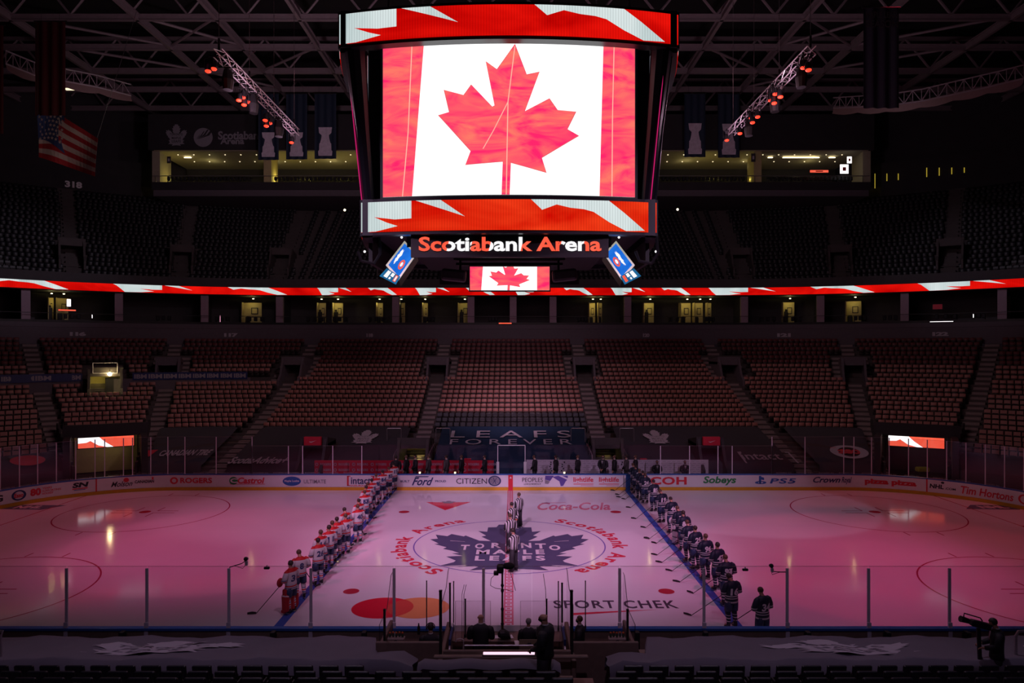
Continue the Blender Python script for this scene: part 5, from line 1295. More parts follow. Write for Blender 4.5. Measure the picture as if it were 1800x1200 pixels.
# under screens
def quadscreen(mb, P, m, u0, u1, v0, v1, off=0):
    """P: four corners TL, TR, BR, BL; sub rectangle in 0..1"""
    n = (P[1]-P[0]).cross(P[3]-P[0]).normalized()
    def g(u, v): return P[0].lerp(P[1], u).lerp(P[3].lerp(P[2], u), v)-n*off*(1 if n.y > 0 else -1)
    mb.add([g(u0, v0), g(u1, v0), g(u1, v1), g(u0, v1)], [(0, 1, 2, 3)], m)
for sx in (-1, 1):
    X = (lambda p: p) if sx < 0 else (lambda p: 2*897-p)
    # corners along the slanted box (photo left one), near end lower
    q = lambda px, py, d: at_d(X(px), py, d)
    TL, TR, BR, BL = q(711, 423, 30.2), q(733, 446, 29.4), q(701, 492, 28.2), q(678, 466, 29.0)
    P = [TL, TR, BR, BL] if sx < 0 else [TR, TL, BL, BR]
    mb = MB(); quadscreen(mb, P, M['scr_blue'], .1, .9, .06, .93)
    nrm = (P[1]-P[0]).cross(P[3]-P[0]).normalized()
    if nrm.y > 0: nrm = -nrm
    root = mb.build('corner_screen', sb)
    mb = MB()
    for a in ((0, .1, 0, 1), (.9, 1, 0, 1), (.1, .9, 0, .06), (.1, .9, .93, 1)): quadscreen(mb, P, mat('cream_frame', (.75, .72, .62), .5, noise=0, emit=.5), *a, off=.0)
    g = lambda u, v, o=.03: P[0].lerp(P[1], u).lerp(P[3].lerp(P[2], u), v)+nrm*o
    mb.build('screen_frame', root)
    mb = MB(); w2 = M['sgn_white']; r2 = M['sgn_red']
    ex = .3 if sx < 0 else .62
    for k in range(1):
        pts = [(ex+.10*math.cos(t)*(1 if int(t*3) % 2 else .6), .5+.30*math.sin(t)*(1 if int(t*5) % 2 else .75)) for t in [2*PI*i/22 for i in range(22)]]
        if sx > 0: pts = [(a-.05, b) for a, b in pts]
        mb.add([g(a, b) for a, b in pts], [tuple(range(22))], w2)
    c0 = .68 if sx < 0 else .30
    dd = ring2d(c0, .62 if sx < 0 else .5, .14, .17, .07, 20, .06); mb.add([g(a, b) for a, b in dd[0]], dd[1], r2)
    mb.add([g(a, b, .04) for a, b in ellipse(c0, .62 if sx < 0 else .5, .065, .08, 14)], [tuple(range(14))], w2)
    mb.build('team_crests', root)
    # small score strip below
    T2 = [q(680, 471, 28.8), q(704, 486, 28.1), q(696, 500, 28.0), q(667, 485, 28.7)]
    Q = T2 if sx < 0 else [T2[1], T2[0], T2[3], T2[2]]
    mb = MB(); quadscreen(mb, Q, M['scr_navy'], 0, 1, 0, 1, -.0); s2 = mb.build('score_strip', root)
    n2 = (Q[1]-Q[0]).cross(Q[3]-Q[0]).normalized(); n2 = -n2 if n2.y > 0 else n2
    g2 = lambda u, v: Q[0].lerp(Q[1], u).lerp(Q[3].lerp(Q[2], u), v)+n2*.03
    mb = MB()
    for (u0, u1, v0, v1, m) in ((.2, .42, .12, .85, w2), (.5, .68, .1, .5, w2), (.5, .6, .62, .85, w2), (.76, .92, .1, .85, r2), (.80, .88, .2, .75, w2)):
        if sx > 0: u0, u1 = 1-u1, 1-u0
        mb.add([g2(u0, v0), g2(u1, v0), g2(u1, v1), g2(u0, v1)], [(0, 1, 2, 3)], m)
    mb.build('score_marks', s2)
    mb = MB(); c = [p-nrm*.05 for p in P]; c2 = [p-nrm*.35 for p in P]; mb.add(c+c2, [(0, 1, 2, 3), (4, 5, 6, 7), (0, 1, 5, 4), (1, 2, 6, 5), (2, 3, 7, 6), (3, 0, 4, 7)], M['black']); mb.build('screen_box', root)
    mb = MB(); mb.tube([(TL+TR)/2-nrm*.2, (TL+TR)/2+Vector((0, .3, .9))], .06, M['black'], 6); mb.build('hanger', root)
    # curved speaker hook and small lamps
    a = q(653, 420, 29); mb = MB(); mb.tube([a+Vector((.3, 0, .2)), a+Vector((.35, 0, -.6)), a+Vector((.1, 0, -1.0)), a+Vector((-.4, 0, -.9)), a+Vector((-.55, 0, -.5))], .07, M['black'], 6); mb.build('hooked_bracket', sb)
    mb = MB(); mb.sphere(q(641, 442, 29), .05, M['lamp_white'], 8, 5); mb.sphere(q(706, 417, 29), .05, M['lamp_white'], 8, 5); mb.box(q(738, 451, 29), (.12, .05, .03), M['lamp_white']); mb.build('small_lamps', sb)
# inner screen showing the flag, and dark inner panels
d6 = 33; mb = MB(); x0_, x1_, z0, z1 = PXs(826, d6), PXs(966, d6), SZ(510, d6), SZ(468.5, d6); y6 = d6-CD
f = lambda u, v, o: (u, y6-o, v)
art(mb, poly2d(rect(x0_, x1_, z0, z1)), f, M['scr_white'], 0)
UU = lambda px: x0_+(px-826)/140*(x1_-x0_); VV = lambda py: z0+(510-py)/41.5*(z1-z0)
art(mb, poly2d([(x0_, z0), (UU(846), z0), (UU(849), z1), (x0_, z1)]), f, M['scr_red'], .01); art(mb, poly2d([(UU(944), z0), (x1_, z0), (x1_, z1), (UU(944), z1)]), f, M['scr_red'], .01)
art(mb, poly2d([(UU(895+(a-895)*.30), VV(486+(b-205)*.19)) for a, b in LP], v0=z0, v1=z1), f, M['scr_red'], .01)
ins = mb.build('inner_screen', sb)
mb = MB(); mb.box(((x0_+x1_)/2, y6+.12, (z0+z1)/2), (x1_-x0_+.1, .2, z1-z0+.1), M['black']); mb.build('screen_back', ins)
for px0, px1, sg in ((776, 820, 1), (970, 1014, -1)):
    mb = MB(); a, b = PXs(px0, d6), PXs(px1, d6); z = SZ(484, d6); mb.rbox(((a+b)/2, y6, z), (b-a, .5, .55), M['greypanel'], .12, 2, Matrix.Rotation(.1*sg, 3, 'Y')); mb.build('inner_speaker', sb)
mb = MB(); mb.box((0, y6+.6, SZ(447, d6)), (5.2, 1.2, .5), M['black'])
for e in (-2.3, 2.3): mb.tube([(e, y6+.2, SZ(445, d6)), (e, y6+.2, SZ(480, d6))], .06, M['black'], 6)
mb.box((0, y6+.3, SZ(463, d6)), (5.0, .3, .12), M['housing']); mb.tube([(0, y6+.3, SZ(463, d6)), (0, y6+.3, z1)], .05, M['black'], 6); mb.box((0, 0, (zl0+SZ(440, d6))/2+.1), (8.6, 8.6, .9), M['black']); mb.build('under_frame', sb)
for sx in (-1, 1):
    for sy in (-1, 1):
        mb = MB(); mb.tube([(sx*5, sy*5, zt1), (sx*4.2, sy*4.2, 43.8)], .05, M['rail'], 6); mb.build('hoist_cable', sb)
# ================= NEAR SIDE =================
def ny(d): return d-CD
def nx(px, d): return X0+(px-CX)*d/F
def nzz(py, d): return CH-(py-YH)*d/F
# stepped floor under the near seats
for k, (d, z) in enumerate(near_rows):
    mb = MB(); mb.box((0, ny(d-.1), z-.3), (46, .87, .6), M['nearstep']); struct(mb.build('floor_near_step'), 'dark concrete step under the near seats')
mb = MB(); mb.box((0, ny(18.9), .0), (46, 3.9, .2), M['concrete']); struct(mb.build('floor_near'), 'concrete floor behind the near boards')
for x0_, x1_, nm in ((-17, -3.5, 'left'), (3.5, 17, 'right')):
    mb = MB(); mb.box(((x0_+x1_)/2, ny(18.6), .55), (x1_-x0_-.3, 2.3, .9), M['wood']); struct(mb.build('wall_riser_'+nm), 'dark wooden risers under the near tarp')
# near board glass and posts
post_px = [-25, 118, 259, 403, 547, 693, 855, 935, 1089, 1237, 1383, 1526, 1668, 1812]
pxd = 21.12
xs_ = [nx(p, pxd) for p in post_px]
xs_[6] = nx(850, pxd)
for k, (a, b) in enumerate(zip(xs_[:-1], xs_[1:])):
    mb = MB(); mb.box(((a+b)/2, -13.0, 1.09+.9), (b-a-.03, .012, 1.8), M['glassnear']); o = mb.build('rink_glass')
    tag(o, 'clear glass panel on the near boards, %s' % ('at the scorer bench' if 4 < k < 9 else ('left' if k < 5 else 'right')+' of the scorer bench'), 'glass panel', 'near board glass %s' % ('middle' if 4 < k < 9 else ('left' if k < 5 else 'right')))
    mb = MB(); mb.box(((a+b)/2, -13.0, 2.9), (b-a-.03, .014, .008), M['rail']); mb.build('top_edge', o)
for k, (px, x) in enumerate(zip(post_px, xs_)):
    if px in (935,): continue
    mb = MB(); mb.rbox((x, -13.02, 1.95), (.085, .05, 1.8), M['post'], .01); mb.rbox((x, -13.06, 1.0), (.12, .05, .5), M['post'], .01)
    tag(mb.build('glass_support'), 'grey upright glass post on the near boards, %s counting from the left edge' % ORDS[k], 'glass post')
# small cameras and boxes on the near glass
for sx, pts, bx_ in ((-1, [(403, 997), (412, 994), (425, 990), (432, 985)], (469, 998)), (1, [(1383, 1005), (1372, 1005), (1360, 1004), (1356, 997)], (1310, 1001))):
    nm = 'left' if sx < 0 else 'right'
    P = [at_d(a, b, 21.1) for a, b in pts]; root = thing('glass_camera', P[0], 'small camera on a curved arm fixed to the near glass, %s half' % nm, 'camera')
    mb = MB(); mb.tube(P, .014, M['black'], 6); mb.tube([P[1], P[1]+Vector((.25*(-sx), 0, -.08)), P[-1]+Vector((0, 0, -.12))], .008, M['black'], 5); mb.build('arm', root)
    mb = MB(); c = P[-1]+Vector((0, 0, .05)); mb.sphere(c, .065, M['black'], 10, 6); mb.tube([c, c+Vector((0, .1, -.02))], .045, M['black'], 8); mb.rbox(c+Vector((.02, 0, -.13)), (.09, .08, .13), M['alu'], .02); mb.build('camera_body', root)
    mb = MB(); c = at_d(bx_[0], bx_[1], 21.05); mb.rbox(c, (.17, .07, .07), M['black'], .015); mb.box(c+Vector((0, .02, .05)), (.03, .05, .05), M['rail']); tag(mb.build('goal_microphone'), 'small black box clipped on top of the near glass, %s half' % nm, 'microphone')
# tarps in front
def near_tarp(x0_, x1_, lab, fl):
    n, m = 40, 14; mb = MB(); vs = []
    for i in range(n+1):
        x = x0_+(x1_-x0_)*i/n; xi = (x-x0_)/(x1_-x0_)
        ein = xi if fl < 0 else 1-xi    # 1 at the inner end
        for j in range(m+1):
            v = j/m; ds = 20.35 if abs(x) > 3.6 else 18.55; d = ds-(ds-17.6)*v; vz = (20.35-d)/2.75
            z = 1.16+.44*vz+.035*math.sin(x*2.3+vz*3)+.02*math.sin(x*6.1+vz*9)
            edge = min(1, (1-ein)*40); z -= (1-edge)*.15
            if j == m: z -= .35
            if j == 0: z -= .3
            vs.append((x+.04*math.sin(v*7), ny(d), z))
    mb.add(vs, [(i*(m+1)+j, i*(m+1)+j+1, (i+1)*(m+1)+j+1, (i+1)*(m+1)+j) for i in range(n) for j in range(m)], M['tarp'])
    o = mb.build('seat_tarp', smooth=True); tag(o, lab, 'tarp'); return o
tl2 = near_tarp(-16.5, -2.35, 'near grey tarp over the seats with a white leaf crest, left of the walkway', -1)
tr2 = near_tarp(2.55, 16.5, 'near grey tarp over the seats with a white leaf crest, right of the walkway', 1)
def ntz(x, y):
    v = (20.35-(y+CD))/2.75; return 1.16+.44*v+.035*math.sin(x*2.3+v*3)+.02*math.sin(x*6.1+v*9)
for o, px0, px1, sl in ((tl2, 150, 420, -1), (tr2, 1345, 1610, 1)):
    d = 18.95; xa, xb = nx(px0, d), nx(px1, d); mb = MB(); cxm = (xa+xb)/2
    crest(mb, cxm, ny(18.95), (xb-xa)*1.0, 1.35, lambda u, v, o_: (u+sl*(v-ny(18.95))*-.5, v, ntz(u, v)+.02+o_), M['tarpink'], M['tarp'], .006, step=.25); mb.build('leaf_crest', o)
# scorer area: low wooden walls, desk, ledge
sc = thing('scorer_box', (0, ny(19), 0), 'dark wooden scorer and penalty box enclosure behind the near boards', 'enclosure')
for e in (-1, 1):
    mb = MB(); mb.rbox((e*2.6, ny(18.75), .85), (1.75, .1, 1.56), M['wood'], .02); mb.build('front_wall', sc)
    mb = MB(); mb.rbox((e*3.45, ny(19.9), .7), (.1, 2.2, 1.3), M['wood'], .02); mb.build('outer_wall', sc)
    mb = MB(); mb.rbox((e*1.72, ny(19.5), .75), (.12, 2.6, 1.25), M['wood'], .02); mb.build('divider_wall', sc)
mb = MB(); mb.rbox((0, ny(18.3), .85), (3.3, .1, 1.5), M['wood'], .02); mb.build('front_wall', sc)
mb = MB(); mb.rbox((0.1, ny(17.9), 1.60), (3.9, .16, .06), M['wood'], .02); mb.build('front_ledge', sc)
mb = MB(); n = 24; vs = []
for i in range(n+1):
    x = -2.15+3.45*i/n; dz = .02*math.sin(x*5)-(.1 if i in (0, n) else 0)
    for d_, z_ in ((17.4, 1.3), (17.36, 1.78), (17.2, 1.84), (17.0, 1.82), (16.92, 1.72)): vs.append((x, ny(d_), z_+dz))
mb.add(vs, [(5*i+j, 5*i+j+1, 5*i+6+j, 5*i+5+j) for i in range(n) for j in range(4)], M['tarp']); tag(mb.build('ledge_cover', smooth=True), 'narrow purple-grey cover draped along the ledge before the standing man', 'tarp')
mb = MB(); mb.box((0, ny(19.9), .2), (7.2, 2.0, .3), M['concrete']); struct(mb.build('floor_scorer'), 'raised floor of the scorer area')
mb = MB(); mb.rbox((0, ny(20.5), 1.05), (3.2, .7, .05), M['wood'], .015); mb.build('desk_top', sc)
mb = MB(); mb.box((0, ny(20.86), 1.12), (3.2, .03, .25), M['white']); mb.build('desk_front_panel', sc)
mb = MB(); mb.rbox((.05, ny(17.9), 1.685), (1.3, .05, .06), mat('led_bar', (1, .62, .78), .4, noise=0, emit=1.3), .01); lb = mb.build('light_bar'); tag(lb, 'bright pinkish white light bar lying on the ledge before the scorer desk', 'light bar')
mb = MB(); mb.rbox((.05, ny(17.9), 1.645), (1.35, .12, .03), M['black'], .01); mb.build('bar_housing', lb)
mb = MB(); mb.tube([(-1.1, ny(18.3), 1.58), (-1.1, ny(18.3), 1.72), (.85, ny(18.3), 1.72), (.85, ny(18.3), 1.58)], .018, M['rail'], 6); tag(mb.build('thin_rail'), 'thin shiny rail on the front wall of the scorer area', 'rail')
mb = MB(); mb.box((.45, ny(19.9), 1.13), (.5, .3, .01), M['white'], .1); mb.box((-.35, ny(20.4), 1.085), (.3, .2, .01), M['white'], -.1); mb.box((.05, ny(20.4), 1.09), (.2, .25, .012), M['white'], .2); tag(mb.build('paper_sheets'), 'loose white sheets lying on the scorer desk', 'papers')
mb = MB(); c = Vector((nx(929, 18.7), ny(18.65), 0)); mb.rbox((c.x, c.y, 1.42), (.5, .04, .62), mat('cardboard', (.17, .12, .08), .8), .01); o = mb.build('carton'); tag(o, 'brown carton with dark marks standing behind the standing man', 'carton')
mb = MB(); mb.box((c.x+.02, c.y-.025, 1.62), (.1, .005, .06), M['black_ink']); mb.box((c.x-.05, c.y-.025, 1.42), (.16, .005, .03), M['black_ink']); mb.build('printed_marks', o)
# inner glass screens
for xa, xb, nm in ((nx(800, 20), nx(862, 20), 'before the bald man at the desk'), (nx(915, 20), nx(985, 20), 'before the grey haired person')):
    mb = MB(); mb.box(((xa+xb)/2, ny(20.1), 1.65), (xb-xa, .01, 1.15), M['glassnear']); o = mb.build('glass_screen'); tag(o, 'low clear glass screen on the scorer desk '+nm, 'glass screen')
    mb = MB(); mb.tube([(xa, ny(20.1), 1.1), (xa, ny(20.1), 2.225), (xb, ny(20.1), 2.225), (xb, ny(20.1), 1.1)], .006, M['grey_ink'], 4); mb.build('screen_edge', o)
def cuts(e, x, z0, z1a, z1b, d0, d1, lab):
    """side glass running away from the rink with its top stepping down towards the camera"""
    vs = [(x, ny(d0), z0), (x, ny(d0), z1a), (x, ny(d0-.25), z1a), (x, ny(d0-.9), z1b), (x, ny(d1), z1b), (x, ny(d1), z0)]
    mb = MB(); n = 6; mb.add([(a-.005, b, c) for a, b, c in vs]+[(a+.005, b, c) for a, b, c in vs], [tuple(range(n)), tuple(range(n, 2*n))[::-1]]+[(k, (k+1) % n, n+(k+1) % n, n+k) for k in range(n)], M['glassnear'])
    o = mb.build('glass_screen'); tag(o, lab, 'glass screen'); mb = MB(); mb.tube([v for v in vs[1:5]]+[(x, ny(d1), z0)], .009, M['postdark'], 5); mb.build('dark_edge', o)
for e, nm in ((-1, 'left'), (1, 'right')):
    cuts(e, e*3.42, 1.3, 2.75, 2.0, 21.0, 18.95, 'side glass of the %s penalty box, its top stepping down' % nm)
    cuts(e, e*1.74, 1.3, 2.9, 2.62, 20.95, 18.7, 'side glass between the %s penalty box and the scorer desk' % nm)
    for px, pt, pb, d, w_ in ((774.5, 1037, 1176, 18.6, .075), (791, 1024, 1108, 20.4, .05), (797.5, 1021, 1108, 20.8, .03), (750, 1020, 1104, 20.9, .03), (818, 1052, 1120, 19.6, .04), (676, 1070, 1132, 18.95, .06)):
        P = px if e < 0 else 1779-px
        x = nx(P, d); z0, z1 = nzz(pb, d), nzz(pt, d); mb = MB(); mb.rbox((x, ny(d), (z0+z1)/2), (w_, w_, z1-z0), M['postdark'], .006); mb.rbox((x, ny(d), z0+.05), (w_*1.5, w_*1.5, .1), M['black'], .006)
        mb.rbox((x, ny(d), z1-.015), (w_*1.15, w_*1.15, .03), M['black'], .005)
        tag(mb.build('screen_support'), 'dark post of the %s penalty box glass, %s' % (nm, {774.5: 'thickest and tallest one', 791: 'tall one close to the scorer desk', 797.5: 'thin one on the near boards', 750: 'thin one on the boards mid box', 818: 'short one beside the desk', 676: 'outer one by the bottle rack'}[px]), 'glass post')
    # bottle rack
    c = Vector((nx(696 if e < 0 else 1085, 19.1), ny(19.15), 1.4)); o = thing('bottle_rack', c, 'pale box holding drink bottles with orange caps, on the %s penalty box wall' % nm, 'bottle rack')
    mb = MB(); mb.rbox(c+Vector((0, 0, .09)), (.46, .22, .19), mat('rack_box', (.30, .22, .20), .7), .02); mb.build('box', o)
    mb = MB(); mb.add(*(lambda dd: ([(u, c.y-.115, v) for u, v in dd[0]], dd[1]))(ring2d(c.x, c.z+.1, .05, .055, .02, 14)), M['black_ink']); mb.box((c.x+.03, c.y-.115, c.z+.095), (.04, .004, .015), M['black_ink']); mb.build('letter_mark', o)
    for k in range(5):
        b = MB(); p = c+Vector((-.17+k*.085, .02*(k % 2), .2)); b.loft([(p, .034, .034), (p+Vector((0, 0, .07)), .034, .034), (p+Vector((0, 0, .09)), .02, .02)], mat('bottle_green', (.05, .09, .06), .3), 8); bo = b.build('bottle'); tag(bo, 'drink bottle with orange cap in the rack of the %s penalty box' % nm, 'bottle', 'bottles in the %s rack' % nm)
        b = MB(); b.loft([(p+Vector((0, 0, .09)), .03, .03), (p+Vector((0, 0, .12)), .028, .028)], mat('cap_orange', (.55, .10, .03), .4), 8); b.build('cap', bo)
    # sloped lid frame and handle by the inner posts
    mb = MB(); x = e*1.55; mb.tube([(x, ny(18.9), 1.25), (x-e*.0, ny(19.3), 1.5), (x, ny(20.2), 1.55)], .03, M['alu'], 6); mb.box((x, ny(19.6), 1.48), (.06, 1.1, .16), M['navy']); tag(mb.build('gate_rail'), 'slanted metal edged gate rail beside the %s side of the desk' % nm, 'rail')
mb = MB(); p = at_d(736, 1105, 19.9); mb.loft([(p+Vector((0, 0, -.15)), .04, .04), (p+Vector((0, 0, .05)), .04, .04), (p+Vector((0, 0, .11)), .018, .018), (p+Vector((0, 0, .16)), .018, .018)], M['black'], 8); tag(mb.build('water_bottle'), 'small dark bottle standing left of the person with headphones', 'bottle')
# microphone and camera mast
mx_ = nx(883, 20.3); my = ny(20.3)
ms = thing('broadcast_mast', (mx_, my, 1.07), 'thin mast with a broadcast camera and fluffy microphone above the scorer desk', 'camera mast')
mb = MB(); mb.tube([(mx_, my, 1.08), (mx_, my, 1.9)], .035, mat('pole_brass', (.10, .07, .03), .4, metal=.4), 8); mb.tube([(mx_, my, 1.9), (mx_, my, 3.0)], .028, MATS['pole_brass'], 8)
for z in (1.5, 1.92, 2.45, 2.6): mb.loft([((mx_, my, z-.05), .03, .03), ((mx_, my, z), .05, .05), ((mx_, my, z+.05), .03, .03)], M['black'], 8)
mb.build('pole', ms)
mb = MB(); mb.rbox((mx_-.06, my, 3.08), (.2, .24, .22), M['black'], .04, 2); mb.rbox((mx_-.18, my+.02, 2.95), (.14, .12, .12), M['black'], .02); mb.tube([(mx_-.06, my, 3.08), (mx_-.05, my+.22, 3.06)], .06, M['black'], 10); mb.build('camera_body', ms)
mb = MB(); mb.sphere((mx_+.18, my, 3.16), .11, mat('fur_black', (.02, .02, .02), .95, noise=.4, scale=60), 14, 9, (1.6, .9, .9)); mb.build('fluffy_microphone', ms, smooth=True)
mb = MB(); mb.tube([(mx_-.12, my, 3.0), (mx_-.32, my, 2.8), (mx_-.34, my, 2.6), (mx_-.2, my, 2.52), (mx_+.1, my, 2.48), (mx_+.32, my, 2.42)], .008, M['black'], 5); mb.tube([(mx_+.2, my, 3.06), (mx_+.3, my, 2.75), (mx_+.38, my, 2.45)], .008, M['black'], 5); mb.build('cable', ms)
mb = MB(); p = at_d(884, 1112, 20.2); p.z = 1.2; mb.loft([(p+Vector((-.14, 0, .02)), .05, .09, (1, 0, .3)), (p+Vector((-.05, 0, .04)), .13, .13, (1, 0, .3)), (p+Vector((.08, 0, .05)), .15, .14, (1, 0, .3)), (p+Vector((.2, 0, .02)), .1, .1, (1, 0, .3))], M['black'], 12); tag(mb.build('bullhorn_case'), 'dark rounded device lying on the desk at the foot of the mast', 'device')
mb = MB(); a, b, c = at_d(955, 1008, 19.5), at_d(959, 1036, 19.5), at_d(960, 1066, 19.5); mb.tube([a, b, c, (c.x, c.y, 1.08)], .008, M['black'], 5); tag(mb.build('antenna'), 'thin dark antenna rising behind the standing man', 'antenna')
for px in (812, 815.5):
    mb = MB(); a, b = at_d(px+4, 1027, 20.0), at_d(px, 1045, 20.0); mb.tube([a, b, (b.x, b.y, 1.08)], .007, M['black'], 5); tag(mb.build('antenna'), 'thin dark bent antenna beside the bald man at the desk', 'antenna', 'antennas by the bald man')
mb = MB(); a = at_d(801, 1128, 18.4); mb.tube([a, a+Vector((.03, 0, .07)), a+Vector((.13, 0, .09)), a+Vector((.21, 0, .06)), a+Vector((.19, 0, -.25))], .012, M['alu'], 6); tag(mb.build('hook_lamp'), 'shiny bent metal hook standing by the front wall', 'hook')
# walkway
mb = MB(); mb.box((nx(1022, 17), ny(16.6), 1.0), (.75, 2.6, .12), mat('walk_wood', (.30, .16, .12), .7, noise=.25, scale=8)); struct(mb.build('floor_walkway'), 'wooden walkway between the near seat blocks')
mb = MB(); mb.box((nx(888, 16.9), ny(16.95), 1.3), (3.3, .9, .1), M['wood']); mb.box((nx(888, 16.9), ny(17.4), .8), (3.3, .1, 1.0), M['wood']); struct(mb.build('floor_camera_platform'), 'dark platform behind the scorer area')
for sx, x in ((-1, nx(6, 18.3)), (1, nx(1781, 18.3))):
    mb = MB(); mb.tube([(x, ny(18.2), 1.2), (x, ny(18.2), 2.0), (x+sx*.06*(-1 if sx < 0 else 1), ny(18.2), 2.12), (x+sx*.5, ny(18.2), 2.15)], .035, M['rail'], 8); mb.tube([(x+sx*.2, ny(18.2), 1.75), (x+sx*.5, ny(18.2), 1.5)], .02, M['rail'], 6)
    tag(mb.build('handrail'), 'curved metal handrail at the %s end of the near grey tarp' % ('left' if sx < 0 else 'right'), 'handrail')
for px in (215, 480, 640, 1120, 1240, 1420, 1560, 1700):
    mb = MB(); mb.box((nx(px, 20.8), ny(20.8), .7), (.12, .2, .75), M['black']); struct(mb.build('trim_board_brace'), 'dark brace behind the near boards')
# ================= PEOPLE =================
def ramp_mat(name, base, bands, axis=2, rough=.6, lo=0.0, hi=2.0, period=None, spec=.4):
    """cloth whose dyed stripes follow the garment's own height (or width)"""
    m = bpy.data.materials.new(name); m.use_nodes = True; nt = m.node_tree; b = nt.nodes['Principled BSDF']; b.inputs['Roughness'].default_value = rough; b.inputs['Specular IOR Level'].default_value = spec
    tc = nt.nodes.new('ShaderNodeTexCoord'); sp = nt.nodes.new('ShaderNodeSeparateXYZ'); nt.links.new(tc.outputs['Object'], sp.inputs[0])
    src = sp.outputs[axis]
    if period:
        mo = nt.nodes.new('ShaderNodeMath'); mo.operation = 'PINGPONG'; mo.inputs[1].default_value = period; nt.links.new(src, mo.inputs[0]); src = mo.outputs[0]; lo, hi = 0, period
    mr = nt.nodes.new('ShaderNodeMapRange'); mr.inputs['From Min'].default_value = lo; mr.inputs['From Max'].default_value = hi; nt.links.new(src, mr.inputs[0])
    cr = nt.nodes.new('ShaderNodeValToRGB'); cr.color_ramp.interpolation = 'CONSTANT'; e = cr.color_ramp.elements
    e[0].position = 0; e[0].color = (*base, 1); e.remove(e[1])
    for a, z, c in bands:
        n = e.new((a-lo)/(hi-lo)); n.color = (*c, 1)
        if z < hi: n = e.new((z-lo)/(hi-lo)); n.color = (*base, 1)
    nt.links.new(mr.outputs[0], cr.inputs[0]); nz_ = nt.nodes.new('ShaderNodeTexNoise'); nz_.inputs['Scale'].default_value = 9; bp = nt.nodes.new('ShaderNodeBump'); bp.inputs['Strength'].default_value = .5
    nt.links.new(tc.outputs['Object'], nz_.inputs[0]); nt.links.new(nz_.outputs['Fac'], bp.inputs['Height']); nt.links.new(bp.outputs[0], b.inputs['Normal'])
    nt.links.new(cr.outputs[0], b.inputs['Base Color']); MATS[name] = m; return m
NAVY = (.006, .014, .035); WH = (.62, .60, .62); RD = (.52, .015, .02); BL = (.015, .04, .22)
JM = {'blue': ramp_mat('jersey_blue', NAVY, [(.84, .885, WH), (.97, 1.0, WH), (1.045, 1.075, WH)]), 'white': ramp_mat('jersey_white', WH, [(.86, .885, BL), (.92, .965, RD), (.985, 1.0, BL), (1.43, 2.0, RD)])}
SM = {'blue': ramp_mat('sleeve_blue', NAVY, [(1.09, 1.12, WH), (1.16, 1.19, WH)]), 'white': ramp_mat('sleeve_white', WH, [(1.07, 1.09, BL), (1.11, 1.15, RD), (1.17, 1.19, BL), (1.43, 2.0, RD)])}
KM = {'blue': ramp_mat('sock_blue', NAVY, [(.20, .23, WH), (.30, .33, WH), (.40, .42, WH)]), 'white': ramp_mat('sock_white', WH, [(.20, .23, BL), (.27, .32, RD), (.36, .39, BL)])}
REFM = ramp_mat('referee_stripes', (.02, .02, .022), [(.028, .056, (.6, .58, .6))], axis=0, period=.056)
PADR = ramp_mat('pad_red', (.40, .012, .02), [(.60, .64, WH)]); PADW = ramp_mat('pad_white', (.60, .58, .60), [(.30, .34, NAVY), (.60, .66, NAVY)])
